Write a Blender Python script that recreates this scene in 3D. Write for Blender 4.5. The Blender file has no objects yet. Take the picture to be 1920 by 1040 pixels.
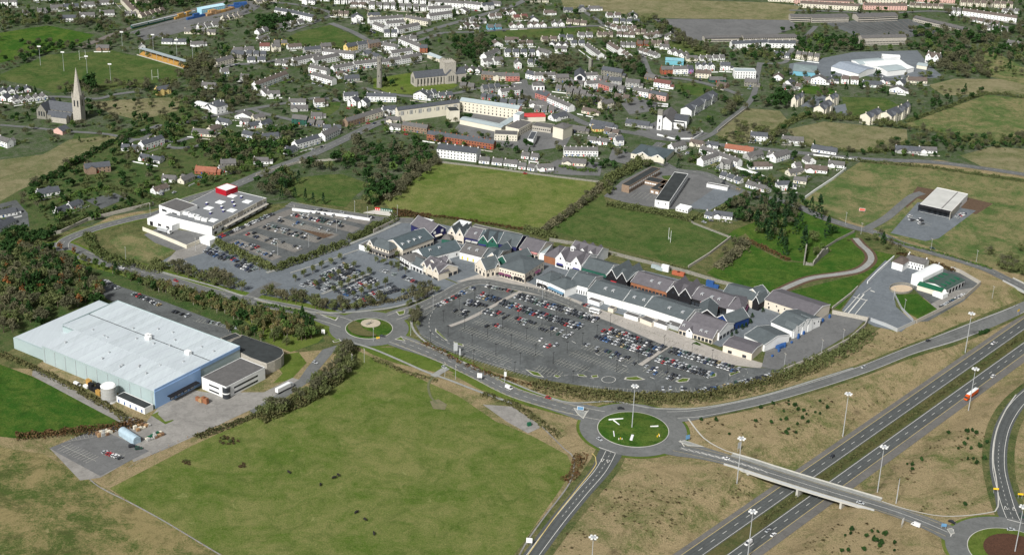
import bpy, math, random
import numpy as np
from mathutils import Vector, Matrix
from mathutils.geometry import tessellate_polygon
rnd = random.Random(7)
nrs = np.random.RandomState(11)
S = bpy.context.scene
COL = S.collection
R_ = math.radians

# ------------------------------------------------------------ camera, light, exposure
F_PX, PITCH, ROLL, CAMH = 2980.0, R_(24.0), R_(2.2), 494.0
cf = Vector((0, math.cos(PITCH), -math.sin(PITCH)))
u0 = Vector((0, math.sin(PITCH), math.cos(PITCH)))
cr = Vector((math.cos(ROLL), math.sin(ROLL)*u0.y, math.sin(ROLL)*u0.z))
cu = Vector((-math.sin(ROLL), math.cos(ROLL)*u0.y, math.cos(ROLL)*u0.z))
cam_d = bpy.data.cameras.new('camera'); cam = bpy.data.objects.new('camera', cam_d); COL.objects.link(cam)
mw = Matrix((cr, cu, -cf)).transposed().to_4x4(); mw.translation = Vector((0, 0, CAMH))
cam.matrix_world = mw
cam_d.sensor_width = 36; cam_d.lens = 36*F_PX/1920.0
cam_d.clip_start = 5; cam_d.clip_end = 30000
S.camera = cam
world = bpy.data.worlds.new('World'); S.world = world; world.use_nodes = True
wn = world.node_tree; bg = wn.nodes['Background']
sky = wn.nodes.new('ShaderNodeTexSky'); sky.sky_type = 'NISHITA'; sky.sun_disc = False
SUN_AZ, SUN_EL = R_(206), R_(41)
sky.sun_elevation = SUN_EL; sky.sun_rotation = SUN_AZ; sky.air_density = 1.0; sky.dust_density = 3.0; sky.ozone_density = 0.6
hsv = wn.nodes.new('ShaderNodeHueSaturation'); hsv.inputs['Saturation'].default_value = 0.32   # thin cloud greys the sky
wn.links.new(sky.outputs[0], hsv.inputs['Color']); wn.links.new(hsv.outputs[0], bg.inputs[0]); bg.inputs[1].default_value = 0.066
sl = bpy.data.lights.new('sun', 'SUN'); sl.energy = 3.6; sl.angle = R_(6); sl.color = (1.0, 0.98, 0.95)
so = bpy.data.objects.new('sun', sl); COL.objects.link(so)
sd = Vector((math.sin(SUN_AZ)*math.cos(SUN_EL), math.cos(SUN_AZ)*math.cos(SUN_EL), math.sin(SUN_EL)))
so.rotation_euler = sd.to_track_quat('Z', 'Y').to_euler(); so.location = (0, 900, 800)
S.view_settings.view_transform = 'Standard'; S.view_settings.look = 'None'
S.view_settings.exposure = 0.42; S.view_settings.gamma = 1.0; S.view_settings.use_curve_mapping = False
S.render.engine = 'CYCLES'

# ------------------------------------------------------------ places on the ground
def P(px, py, z=0.0):
    d = cf + cr*((px-960)/F_PX) + cu*((520-py)/F_PX)
    t = (z-CAMH)/d.z
    return (d.x*t, d.y*t)
def PX(x, y, z=0.0):
    v = Vector((x, y, z-CAMH)); w = v.dot(cf)
    return 960+v.dot(cr)/w*F_PX, 520-v.dot(cu)/w*F_PX
AX = R_(49.5); M0 = P(1260, 1040, -6.5)
ASD = (math.cos(AX), math.sin(AX)); AND = (-math.sin(AX), math.cos(AX))
def to_sd(x, y):
    dx, dy = x-M0[0], y-M0[1]
    return dx*ASD[0]+dy*ASD[1], dx*AND[0]+dy*AND[1]+18.3
def from_sd(s, d):
    d -= 18.3
    return M0[0]+s*ASD[0]+d*AND[0], M0[1]+s*ASD[1]+d*AND[1]
CUT, FLAT, RAMP = -6.5, 20.5, 21.0
def hd(d):
    t = (abs(d)-FLAT)/RAMP
    t = min(max(t, 0), 1); t = t*t*(3-2*t)
    return CUT*(1-t)
def hz(x, y): return hd(to_sd(x, y)[1])
def G(px, py):                      # pixel of the photograph -> point on the terrain
    z = 0.0
    for _ in range(12):
        x, y = P(px, py, z); z = 0.5*z+0.5*hz(x, y)
    return x, y

# ------------------------------------------------------------ objects
def tag(o, label=None, cat=None, group=None, kind=None):
    if label: o['label'] = label
    if cat: o['category'] = cat
    if group: o['group'] = group
    if kind: o['kind'] = kind
    return o
def mesh_data(name, V, Fc, mats, mi=None, smooth=False):
    me = bpy.data.meshes.new(name); me.from_pydata(V, [], Fc)
    for m in mats: me.materials.append(m)
    if mi is not None: me.polygons.foreach_set('material_index', mi)
    if smooth: me.polygons.foreach_set('use_smooth', [True]*len(Fc))
    me.update(); return me
def link(name, data, parent=None, loc=(0, 0, 0), rz=0.0, sc=None):
    o = bpy.data.objects.new(name, data); COL.objects.link(o)
    o.location = loc; o.rotation_euler = (0, 0, rz)
    if sc: o.scale = sc
    if parent: o.parent = parent
    return o
def thing(name, label, cat, loc, rz=0.0, group=None):
    return tag(link(name, None, None, loc, rz), label, cat, group)
class MB:
    def __init__(s): s.V = []; s.F = []; s.M = []; s.mats = []; s.T = None
    def mi(s, m):
        if m not in s.mats: s.mats.append(m)
        return s.mats.index(m)
    def add(s, V, Fc, m):
        n = len(s.V)
        if s.T is not None: V = [tuple(s.T @ Vector(v)) for v in V]
        s.V += list(V); s.F += [tuple(i+n for i in f) for f in Fc]; s.M += [s.mi(m)]*len(Fc)
    def box(s, x0, y0, z0, x1, y1, z1, m, bottom=False):
        V = [(x0,y0,z0),(x1,y0,z0),(x1,y1,z0),(x0,y1,z0),(x0,y0,z1),(x1,y0,z1),(x1,y1,z1),(x0,y1,z1)]
        Fc = [(0,1,5,4),(1,2,6,5),(2,3,7,6),(3,0,4,7),(4,5,6,7)]
        if bottom: Fc.append((3,2,1,0))
        s.add(V, Fc, m)
    def prism(s, pts, z0, z1, m, bottom=False):
        n = len(pts)
        a = sum(pts[i][0]*pts[(i+1) % n][1]-pts[(i+1) % n][0]*pts[i][1] for i in range(n))
        if a < 0: pts = pts[::-1]
        V = [(p[0], p[1], z0) for p in pts]+[(p[0], p[1], z1) for p in pts]
        Fc = [(i, (i+1) % n, (i+1) % n+n, i+n) for i in range(n)]
        for t in tessellate_polygon([[Vector((p[0], p[1], 0)) for p in pts]]):
            p0, p1, p2 = (pts[k] for k in t)
            c = (p1[0]-p0[0])*(p2[1]-p0[1])-(p2[0]-p0[0])*(p1[1]-p0[1])
            t = t if c > 0 else t[::-1]
            Fc.append(tuple(k+n for k in t))
            if bottom: Fc.append(tuple(t[::-1]))
        s.add(V, Fc, m)
    def cyl(s, p0, p1, r0, r1, m, n=8, cap=True):
        a, b = Vector(p0), Vector(p1); d = (b-a).normalized()
        u = d.orthogonal().normalized(); w = d.cross(u)
        V = []
        for c, r in ((a, r0), (b, r1)):
            for i in range(n):
                t = 2*math.pi*i/n; V.append(tuple(c+(u*math.cos(t)+w*math.sin(t))*r))
        Fc = [(i, (i+1) % n, (i+1) % n+n, i+n) for i in range(n)]
        if cap: Fc += [tuple(range(n))[::-1], tuple(range(n, 2*n))]
        s.add(V, Fc, m)
    def data(s, name, smooth=False): return mesh_data(name, s.V, s.F, s.mats, s.M, smooth)
    def obj(s, name, parent=None, loc=(0, 0, 0), rz=0.0, smooth=False):
        if not s.V: return None
        return link(name, s.data(name, smooth), parent, loc, rz)

# ------------------------------------------------------------ materials
MATS = {}
def nodes_of(name):
    m = bpy.data.materials.new(name); m.use_nodes = True
    nt = m.node_tree; b = nt.nodes['Principled BSDF']
    return m, nt, b
def pos_noise(nt, scale, detail=3, rough=0.6, dist=0.0, vec=None):
    n = nt.nodes.new('ShaderNodeTexNoise'); n.inputs['Scale'].default_value = scale
    n.inputs['Detail'].default_value = detail; n.inputs['Roughness'].default_value = rough
    n.inputs['Distortion'].default_value = dist
    if vec is None:
        g = nt.nodes.new('ShaderNodeNewGeometry'); vec = g.outputs['Position']
    nt.links.new(vec, n.inputs['Vector']); return n.outputs['Fac']
def ramp(nt, fac, stops):
    r = nt.nodes.new('ShaderNodeValToRGB'); nt.links.new(fac, r.inputs[0])
    e = r.color_ramp.elements
    while len(e) < len(stops): e.new(0.5)
    for k, (p, c) in enumerate(stops): e[k].position = p; e[k].color = (*c, 1)
    return r.outputs[0]
def mix(nt, a, b, fac, mode='MIX'):
    n = nt.nodes.new('ShaderNodeMix'); n.data_type = 'RGBA'; n.blend_type = mode
    for sock, v in ((n.inputs[6], a), (n.inputs[7], b)):
        if isinstance(v, tuple): sock.default_value = (*v, 1)
        else: nt.links.new(v, sock)
    if isinstance(fac, float): n.inputs[0].default_value = fac
    else: nt.links.new(fac, n.inputs[0])
    return n.outputs[2]
def g3(v): return (v, v, v)
def mat(name, c, rough=0.8, var=0.15, scale=0.4, metal=0.0, streak=False, spec=0.3, fine=0.0):
    if name in MATS: return MATS[name]
    m, nt, b = nodes_of(name)
    f = pos_noise(nt, scale, 4, 0.65)
    col = ramp(nt, f, [(0.25, tuple(x*(1-var*1.3) for x in c)), (0.75, tuple(min(1, x*(1+var)) for x in c))])
    if fine > 0:
        f2 = pos_noise(nt, 2.2, 2, 0.8)
        col = mix(nt, col, ramp(nt, f2, [(0.35, g3(1-fine)), (0.7, g3(1.0))]), 1.0, 'MULTIPLY')
    nt.links.new(col, b.inputs['Base Color']); b.inputs['Roughness'].default_value = rough
    b.inputs['Metallic'].default_value = metal; b.inputs['Specular IOR Level'].default_value = spec
    MATS[name] = m; return m
def obj_tinted(name, rough, spec, coat=0.0):
    m, nt, b = nodes_of(name)
    oi = nt.nodes.new('ShaderNodeObjectInfo'); nt.links.new(oi.outputs['Color'], b.inputs['Base Color'])
    b.inputs['Roughness'].default_value = rough; b.inputs['Specular IOR Level'].default_value = spec
    b.inputs['Coat Weight'].default_value = coat
    MATS[name] = m; return m
def grass(name, green, tan, bal=0.5, dark=None, big=0.012, mid=0.09, mow=0.0, contrast=0.3, spread=0.16):
    """field surface: growth patches at four sizes (fields, patches, tussocks, blades), dry and rushy spots, fine relief"""
    m, nt, b = nodes_of(name)
    fb = pos_noise(nt, big, 7, 0.75, 1.0); fm = pos_noise(nt, mid, 6, 0.8, 0.5); ff = pos_noise(nt, 0.55, 4, 0.9)
    def mad(x, k, y):
        a = nt.nodes.new('ShaderNodeMath'); a.operation = 'MULTIPLY_ADD'; nt.links.new(x, a.inputs[0]); a.inputs[1].default_value = k; nt.links.new(y, a.inputs[2]); return a.outputs[0]
    tot = mad(ff, 0.5, mad(fm, 0.8, fb))
    c0 = 1.15+(0.5-bal)*0.5
    mr = nt.nodes.new('ShaderNodeMapRange'); nt.links.new(tot, mr.inputs[0])
    mr.inputs[1].default_value = c0-spread; mr.inputs[2].default_value = c0+spread; mr.clamp = True
    col = mix(nt, green, tan, mr.outputs[0])
    dk = dark or tuple(x*0.6 for x in green)
    fd = pos_noise(nt, mid*0.7, 6, 0.8, 1.5)
    md = nt.nodes.new('ShaderNodeMapRange'); nt.links.new(fd, md.inputs[0]); md.inputs[1].default_value = 0.50; md.inputs[2].default_value = 0.66
    md.inputs[4].default_value = 0.7
    col = mix(nt, col, dk, md.outputs[0])
    fp = pos_noise(nt, mid*2.2, 3, 0.7, 0.8)
    mp = nt.nodes.new('ShaderNodeMapRange'); nt.links.new(fp, mp.inputs[0]); mp.inputs[1].default_value = 0.62; mp.inputs[2].default_value = 0.74; mp.inputs[4].default_value = 0.55
    col = mix(nt, col, tuple(min(1, x*1.35+0.02) for x in tan), mp.outputs[0])
    f3 = pos_noise(nt, 1.1, 4, 0.95)
    col = mix(nt, col, ramp(nt, f3, [(0.32, g3(1-contrast)), (0.5, g3(1.0)), (0.7, g3(1.0+contrast*0.7))]), 1.0, 'MULTIPLY')
    nt.links.new(col, b.inputs['Base Color']); b.inputs['Roughness'].default_value = 0.95; b.inputs['Specular IOR Level'].default_value = 0.1
    bp = nt.nodes.new('ShaderNodeBump'); bp.inputs['Strength'].default_value = 0.8; bp.inputs['Distance'].default_value = 0.8
    nt.links.new(f3, bp.inputs['Height']); nt.links.new(bp.outputs[0], b.inputs['Normal'])
    MATS[name] = m; return m
def asphalt(name, c, patch=0.12, scale=0.05, fine=0.12):
    """worn surface: large tone drift, sharper edged repair patches and stains, fine aggregate"""
    m, nt, b = nodes_of(name)
    f = pos_noise(nt, scale, 7, 0.75, 0.8); f2 = pos_noise(nt, 0.5, 4, 0.85); f3 = pos_noise(nt, scale*2.5, 2, 0.5, 2.0)
    col = ramp(nt, f, [(0.3, tuple(x*(1-patch*1.5) for x in c)), (0.7, tuple(x*(1+patch*1.3) for x in c))])
    col = mix(nt, col, ramp(nt, f3, [(0.55, g3(1.0)), (0.585, g3(0.87)), (0.66, g3(0.9)), (0.69, g3(1.05))]), 1.0, 'MULTIPLY')
    col = mix(nt, col, ramp(nt, f2, [(0.3, g3(1-fine*1.4)), (0.7, g3(1+fine))]), 1.0, 'MULTIPLY')
    nt.links.new(col, b.inputs['Base Color']); b.inputs['Roughness'].default_value = 0.85; b.inputs['Specular IOR Level'].default_value = 0.25
    MATS[name] = m; return m
def leaf(name, c, c2, amt=0.5):
    m, nt, b = nodes_of(name)
    f = pos_noise(nt, 0.35, 3, 0.7); f2 = pos_noise(nt, 3.0, 2, 0.9)
    col = mix(nt, c, c2, ramp(nt, f, [(0.35, g3(0)), (0.65, g3(1))]))
    col = mix(nt, col, ramp(nt, f2, [(0.3, g3(1-amt)), (0.75, g3(1+amt*0.5))]), 1.0, 'MULTIPLY')
    oi = nt.nodes.new('ShaderNodeObjectInfo')
    col = mix(nt, col, ramp(nt, oi.outputs['Random'], [(0.0, (0.72, 0.75, 0.7)), (1.0, (1.2, 1.15, 1.1))]), 1.0, 'MULTIPLY')
    nt.links.new(col, b.inputs['Base Color']); b.inputs['Roughness'].default_value = 0.8; b.inputs['Specular IOR Level'].default_value = 0.15
    MATS[name] = m; return m
def ribbed(name, c, period, rough=0.5, metal=0.0, dirt=0.12, ang=0.0):
    """coated sheet: rain streaks down the slope and blotchy grime; the seams themselves are geometry"""
    m, nt, b = nodes_of(name)
    f = pos_noise(nt, 0.06, 6, 0.75, 0.5)
    g = nt.nodes.new('ShaderNodeNewGeometry'); mp = nt.nodes.new('ShaderNodeMapping'); nt.links.new(g.outputs['Position'], mp.inputs['Vector'])
    mp.inputs['Rotation'].default_value = (0, 0, -ang); mp.inputs['Scale'].default_value = (0.9, 0.035, 0.035)
    f2 = pos_noise(nt, 1.0, 4, 0.7, 0.0, mp.outputs['Vector'])
    col = ramp(nt, f, [(0.3, tuple(x*(1-dirt) for x in c)), (0.7, c)])
    col = mix(nt, col, ramp(nt, f2, [(0.3, g3(1-dirt*1.3)), (0.62, g3(1.0))]), 1.0, 'MULTIPLY')
    nt.links.new(col, b.inputs['Base Color']); b.inputs['Roughness'].default_value = rough; b.inputs['Metallic'].default_value = metal
    MATS[name] = m; return m

ROUGH = grass('rough_grass', (0.115, 0.135, 0.045), (0.305, 0.242, 0.135), 0.64, dark=(0.15, 0.125, 0.06), big=0.016, mid=0.075, contrast=0.6, spread=.11)
SCRUB = grass('scrub_grass', (0.065, 0.095, 0.028), (0.17, 0.155, 0.07), 0.45, big=0.03, mid=0.15, contrast=0.5)
FIELD = grass('pasture_grass', (0.084, 0.136, 0.021), (0.188, 0.195, 0.066), 0.5, dark=(0.062, 0.105, 0.017), big=0.016, mid=0.07, contrast=0.5, spread=.16)
LUSH = grass('lush_grass', (0.032, 0.095, 0.010), (0.09, 0.135, 0.024), 0.45, big=0.03, contrast=0.42, spread=.14)
PITCHG = grass('pitch_grass', (0.050, 0.096, 0.020), (0.115, 0.133, 0.045), 0.45, big=0.025, contrast=0.38, spread=.14)
OLIVE = grass('olive_grass', (0.075, 0.125, 0.035), (0.22, 0.195, 0.095), 0.5, contrast=0.45, big=.02, mid=.07, spread=.12)
BEIGE = grass('dry_grass', (0.11, 0.13, 0.05), (0.235, 0.21, 0.12), 0.55, dark=(0.1, 0.1, 0.04), contrast=0.32, spread=.14)
TANG = grass('tan_pasture', (0.07, 0.105, 0.025), (0.26, 0.215, 0.10), 0.58, dark=(0.075, 0.08, 0.028), big=0.018, mid=.06, contrast=0.42, spread=.10)
VERGE = grass('verge_grass', (0.085, 0.14, 0.02), (0.14, 0.17, 0.04), 0.45, contrast=0.3)
GARDEN = grass('garden_ground', (0.045, 0.092, 0.022), (0.11, 0.12, 0.05), 0.45, dark=(0.03, 0.045, 0.02), big=0.04, mid=0.15, contrast=0.45)
TOWNG = grass('town_ground', (0.052, 0.088, 0.028), (0.135, 0.138, 0.105), 0.38, dark=(0.032, 0.055, 0.018), big=0.05, mid=0.12, contrast=0.45)
SOIL = mat('bare_soil', (0.10, 0.065, 0.04), 0.95, 0.3, 0.5)
ROAD = asphalt('road_asphalt', (0.14, 0.145, 0.14), 0.12)
ROADD = asphalt('motorway_asphalt', (0.085, 0.092, 0.09), 0.1)
SHOULD = asphalt('shoulder_asphalt', (0.135, 0.13, 0.12), 0.1)
LOT = asphalt('car_park_asphalt', (0.105, 0.113, 0.112), 0.26, 0.03, 0.2)
LOTB = asphalt('blue_grey_asphalt', (0.14, 0.158, 0.172), 0.1, 0.03)
LOTT = asphalt('tan_paving', (0.175, 0.165, 0.15), 0.08, 0.05)
LOTG = asphalt('grey_asphalt', (0.14, 0.142, 0.14), 0.14, 0.04)
YARD = asphalt('yard_concrete', (0.25, 0.24, 0.22), 0.18, 0.05)
PAVE = asphalt('paving_slab', (0.36, 0.335, 0.30), 0.1, 0.1)
PATH = asphalt('footpath_concrete', (0.28, 0.285, 0.265), 0.1, 0.1)
WHITE_L = mat('road_paint', (0.66, 0.65, 0.6), 0.7, 0.15)
YELLOW_L = mat('yellow_paint', (0.55, 0.43, 0.16), 0.7, 0.15)
CONC = mat('concrete', (0.44, 0.43, 0.385), 0.85, 0.12, 0.15)
GALV = mat('galvanised_steel', (0.50, 0.52, 0.53), 0.45, 0.08, 0.5, metal=0.3)
W_WHITE = mat('white_render', (0.76, 0.765, 0.745), 0.8, 0.10, 0.12)
W_CREAM = mat('cream_render', (0.65, 0.61, 0.50), 0.8, 0.07, 0.15)
W_BEIGE = mat('beige_render', (0.64, 0.58, 0.48), 0.8, 0.07, 0.15)
W_YELL = mat('yellow_render', (0.68, 0.52, 0.20), 0.8, 0.07)
W_GREY = mat('grey_render', (0.36, 0.36, 0.34), 0.85, 0.12, 0.2)
W_STONE = mat('grey_stone', (0.27, 0.26, 0.22), 0.9, 0.3, 0.8, fine=0.3)
W_LSTONE = mat('pale_limestone', (0.46, 0.43, 0.37), 0.9, 0.2, 0.8, fine=0.25)
W_BRICK = mat('red_brick', (0.33, 0.12, 0.065), 0.9, 0.15, 0.6, fine=0.2)
W_BROWN = mat('brown_brick', (0.28, 0.20, 0.14), 0.9, 0.15, 0.6, fine=0.2)
W_PINK = mat('pink_render', (0.62, 0.40, 0.34), 0.8, 0.08)
W_RED = mat('coral_render', (0.42, 0.17, 0.14), 0.8, 0.08)
W_PURP = mat('violet_render', (0.36, 0.26, 0.46), 0.8, 0.08)
W_BLUE = mat('blue_render', (0.16, 0.38, 0.48), 0.8, 0.08)
W_DGRN = mat('dark_green_render', (0.02, 0.085, 0.06), 0.8, 0.08)
R_SLATE = mat('blue_black_slate', (0.085, 0.093, 0.105), 0.65, 0.2, 0.5, fine=0.25)
R_GREY = mat('grey_tile', (0.135, 0.131, 0.127), 0.8, 0.18, 0.4, fine=0.25)
R_BROWN = mat('brown_tile', (0.13, 0.105, 0.09), 0.85, 0.2, 0.4, fine=0.25)
R_RED = mat('terracotta_tile', (0.30, 0.12, 0.075), 0.85, 0.15, 0.4, fine=0.2)
R_WINE = mat('wine_red_tile', (0.16, 0.07, 0.06), 0.85, 0.15, 0.4, fine=0.2)
R_TEAL = mat('green_grey_slate', (0.105, 0.124, 0.130), 0.6, 0.15, 0.3, fine=0.25)
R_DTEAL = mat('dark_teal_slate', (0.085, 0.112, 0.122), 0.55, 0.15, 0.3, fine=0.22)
R_MAUVE = mat('mauve_slate', (0.137, 0.129, 0.140), 0.65, 0.15, 0.3, fine=0.25)
R_FLAT = mat('black_felt', (0.035, 0.04, 0.04), 0.8, 0.3, 0.2)
R_LIGHT = mat('pale_blue_metal', (0.36, 0.42, 0.43), 0.4, 0.1, 0.1)
R_WHITE = mat('white_sheet', (0.74, 0.76, 0.75), 0.5, 0.06, 0.1)
GLASS = mat('window_glass', (0.03, 0.035, 0.042), 0.12, 0.3, 0.5, spec=0.6)
BLACK = mat('black_timber', (0.012, 0.012, 0.014), 0.7, 0.2)
NAVY = mat('navy_timber', (0.02, 0.022, 0.09), 0.6, 0.15)
NAVY2 = mat('bright_navy_timber', (0.012, 0.04, 0.16), 0.6, 0.15)
RUST = mat('rust_timber', (0.28, 0.12, 0.06), 0.8, 0.2)
GREENC = mat('dark_green_timber', (0.02, 0.10, 0.07), 0.7, 0.15)
CANG = mat('canopy_green', (0.012, 0.10, 0.05), 0.5, 0.1)
PLUM = mat('plum_canvas', (0.13, 0.04, 0.085), 0.8, 0.1)
NAVYC = mat('navy_canvas', (0.025, 0.025, 0.14), 0.8, 0.1)
BLKC = mat('black_canvas', (0.01, 0.01, 0.012), 0.8, 0.1)
BLUEC = mat('blue_canvas', (0.10, 0.19, 0.27), 0.8, 0.1)
REDC = mat('red_canvas', (0.45, 0.02, 0.03), 0.8, 0.1)
STEELB = mat('blue_cladding', (0.27, 0.42, 0.66), 0.45, 0.06, 0.1)
CLADG = mat('grey_green_cladding', (0.35, 0.43, 0.43), 0.45, 0.08, 0.06)
CLADW = ribbed('pale_roof_sheet', (0.52, 0.575, 0.60), 1.0, 0.42, 0.0, 0.08)
CLADV = [CLADW, ribbed('pale_roof_sheet_worn', (0.49, 0.545, 0.565), 1.0, 0.5, 0.0, 0.10), ribbed('pale_roof_sheet_new', (0.54, 0.60, 0.62), 1.0, 0.4, 0.0, 0.08)]
REDW = mat('red_cladding', (0.36, 0.008, 0.02), 0.5, 0.06)
ORANGE = mat('orange_paint', (0.42, 0.25, 0.07), 0.5, 0.2)
BLUEP = mat('blue_paint', (0.03, 0.09, 0.25), 0.5, 0.15)
REDP = mat('red_paint', (0.5, 0.02, 0.02), 0.5, 0.1)
YELP = mat('yellow_sign', (0.8, 0.5, 0.02), 0.5, 0.1)
WOOD = mat('pallet_wood', (0.36, 0.23, 0.12), 0.9, 0.25, 0.8)
BARK = mat('bark', (0.11, 0.085, 0.06), 0.95, 0.2, 1.0)
BIRCH = mat('pale_bark', (0.30, 0.27, 0.22), 0.95, 0.2, 1.0)
TYRE = mat('tyre_rubber', (0.015, 0.015, 0.015), 0.9, 0.1)
L_EVER = leaf('evergreen_leaf', (0.018, 0.052, 0.014), (0.036, 0.083, 0.019), 0.5)
L_CYP = leaf('cypress_leaf', (0.014, 0.042, 0.015), (0.029, 0.066, 0.022), 0.5)
L_GREEN = leaf('green_leaf', (0.055, 0.106, 0.025), (0.094, 0.150, 0.035), 0.45)
L_BARE = leaf('bare_twig', (0.105, 0.106, 0.062), (0.155, 0.148, 0.088), 0.45)
L_BAREG = leaf('olive_twig', (0.088, 0.113, 0.041), (0.137, 0.157, 0.062), 0.45)
L_BIRCH = leaf('budding_twig', (0.131, 0.124, 0.050), (0.200, 0.169, 0.072), 0.45)
L_ORNG = leaf('orange_twig', (0.270, 0.109, 0.036), (0.180, 0.090, 0.032), 0.45)
L_HEDGE = leaf('hedge_leaf', (0.056, 0.090, 0.029), (0.112, 0.132, 0.046), 0.45)
L_BROWN = leaf('brown_hedge', (0.075, 0.087, 0.034), (0.128, 0.120, 0.052), 0.45)
L_RUST = leaf('rust_shrub', (0.12, 0.06, 0.03), (0.085, 0.075, 0.03), 0.6)
L_GORSE = leaf('dark_heather', (0.085, 0.075, 0.035), (0.14, 0.10, 0.05), 0.6)

# ------------------------------------------------------------ ground sheets
def sheet(name, pix, m, z=0.04, world_pts=None, kind='structure', label=None, cat=None, flat=False):
    pts = world_pts or [P(*p) if flat else G(*p) for p in pix]
    V = [(x, y, (0 if flat else hz(x, y))+z) for x, y in pts]
    tris = tessellate_polygon([[Vector((v[0], v[1], 0)) for v in V]])
    Fc = []
    for t in tris:
        a, b, c = (V[k] for k in t)
        Fc.append(t if (b[0]-a[0])*(c[1]-a[1])-(c[0]-a[0])*(b[1]-a[1]) > 0 else t[::-1])
    o = link(name, mesh_data(name, V, Fc, [m])); tag(o, label, cat, None, kind); return o
dl = sorted(set([-9000, -3000, -900, -300, -120, -70]+[round(-44+1.5*i, 2) for i in range(60)]+[70, 120, 300, 900, 3000, 9000]))
sl_ = list(range(-3000, 200, 200))+list(range(200, 12001, 400))
gV = []; gF = []
for d in dl:
    for s_ in sl_:
        x, y = from_sd(s_, d); gV.append((x, y, hd(d)))
nn = len(sl_)
for i in range(len(dl)-1):
    for j in range(nn-1): gF.append((i*nn+j, i*nn+j+1, (i+1)*nn+j+1, (i+1)*nn+j)[::-1])
tag(link('ground', mesh_data('ground', gV, gF, [ROUGH])), kind='structure')

def spline(pts, step=4.0, closed=False):
    n = len(pts); out = []
    for i in range(n if closed else n-1):
        if closed: p0, p1, p2, p3 = (pts[(i+k-1) % n] for k in range(4))
        else: p0, p1, p2, p3 = pts[max(i-1, 0)], pts[i], pts[i+1], pts[min(i+2, n-1)]
        L = math.dist(p1, p2); k = max(2, int(L/step))
        for j in range(k):
            t = j/k
            out.append(tuple(0.5*(2*p1[c]+(p2[c]-p0[c])*t+(2*p0[c]-5*p1[c]+4*p2[c]-p3[c])*t*t+(3*p1[c]-p0[c]-3*p2[c]+p3[c])*t**3) for c in (0, 1)))
    if not closed: out.append(tuple(pts[-1][:2]))
    return out
def normals(path, closed=False):
    n = len(path); N = []
    for i in range(n):
        a = path[(i-1) % n] if closed or i > 0 else path[i]
        b = path[(i+1) % n] if closed or i < n-1 else path[i]
        dx, dy = b[0]-a[0], b[1]-a[1]; l = math.hypot(dx, dy) or 1
        N.append((-dy/l, dx/l))
    return N
def offset(path, off, closed=False):
    return [(p[0]+n[0]*off, p[1]+n[1]*off) for p, n in zip(path, normals(path, closed))]
FLATL = [False]
def strip_geo(path, w, z, closed=False, div=4, thick=0.0, widths=None, flat=False):
    N = normals(path, closed); V = []; Fc = []
    for k, (p, n) in enumerate(zip(path, N)):
        ww = widths[k] if widths else w
        for j in range(div+1):
            t = (j/div-0.5)*ww; x, y = p[0]+n[0]*t, p[1]+n[1]*t
            V.append((x, y, (0 if flat or FLATL[0] else hz(x, y))+z))
    m = div+1; L = len(path)
    for i in range(L if closed else L-1):
        for j in range(div):
            a = i*m+j; b = ((i+1) % L)*m+j
            Fc.append((a, a+1, b+1, b)[::-1])
    return V, Fc
def strip(name, path, w, m, z, closed=False, div=4, kind='structure', **k):
    V, Fc = strip_geo(path, w, z, closed, div, **k)
    return tag(link(name, mesh_data(name, V, Fc, [m])), kind=kind)
MARK = MB(); MARKY = MB()
def line(path, off, w=0.15, dash=None, z=0.42, mb=None, m=None, closed=False):
    mb = mb or MARK; m = m or WHITE_L
    q = offset(path, off, closed)
    if closed: q = q+[q[0]]
    if not dash:
        V, Fc = strip_geo(q, w, z, False, 1); mb.add(V, Fc, m); return
    acc = 0; on, offl = dash; cur = []; ph = 0
    res = []
    for a, b in zip(q[:-1], q[1:]):
        L = math.dist(a, b); t = 0
        while t < L:
            lim = (on if ph == 0 else offl)-acc
            st = min(lim, L-t)
            if ph == 0: res.append(((a[0]+(b[0]-a[0])*t/L, a[1]+(b[1]-a[1])*t/L), (a[0]+(b[0]-a[0])*(t+st)/L, a[1]+(b[1]-a[1])*(t+st)/L)))
            t += st; acc += st
            if acc >= (on if ph == 0 else offl)-1e-6: acc = 0; ph = 1-ph
    for a, b in res:
        V, Fc = strip_geo([a, b], w, z, False, 1); mb.add(V, Fc, m)
def gp(*px): return [G(*p) for p in px]
# ============================================================ GROUND: fields, yards, roads
ZL = [0.03]
def fld(name, m, *pix, z=None):
    if z is None: ZL[0] += 0.0015; z = ZL[0]
    return sheet(name, pix, m, z)
# town and gardens under everything north of the shopping village
sheet('town_ground', [(-300,470),(0,450),(110,452),(210,405),(300,390),(540,388),(720,378),(1010,440),(1130,360),(1240,385),(1380,420),(1500,376),(1610,306),(1760,300),(1920,330),(2050,330),(2250,-60),(960,-110),(-300,-60)], TOWNG, 0.02, flat=True)
fld('scrub_ground', SCRUB, (-60,455),(110,430),(540,380),(720,372),(1010,430),(1130,352),(1240,380),(1380,415),(1500,372),(1612,430),(1700,470),(1740,500),(1730,560),(1600,650),(1480,712),(1320,745),(1200,752),(1040,728),(900,690),(780,640),(660,650),(560,660),(230,580),(60,690),(-60,690))
fld('garden_ground', GARDEN, (-60,460),(0,455),(110,440),(200,405),(290,385),(440,350),(480,320),(540,300),(400,225),(330,180),(250,240),(140,250),(120,300),(0,370),(-60,380))
fld('woodland_floor', GARDEN, (-60,470),(100,458),(180,500),(230,560),(60,640),(-60,690))
fld('shelter_belt_ground', GARDEN, (120,460),(160,478),(300,525),(470,575),(590,600),(610,640),(560,655),(420,620),(250,560),(150,500))
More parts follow.
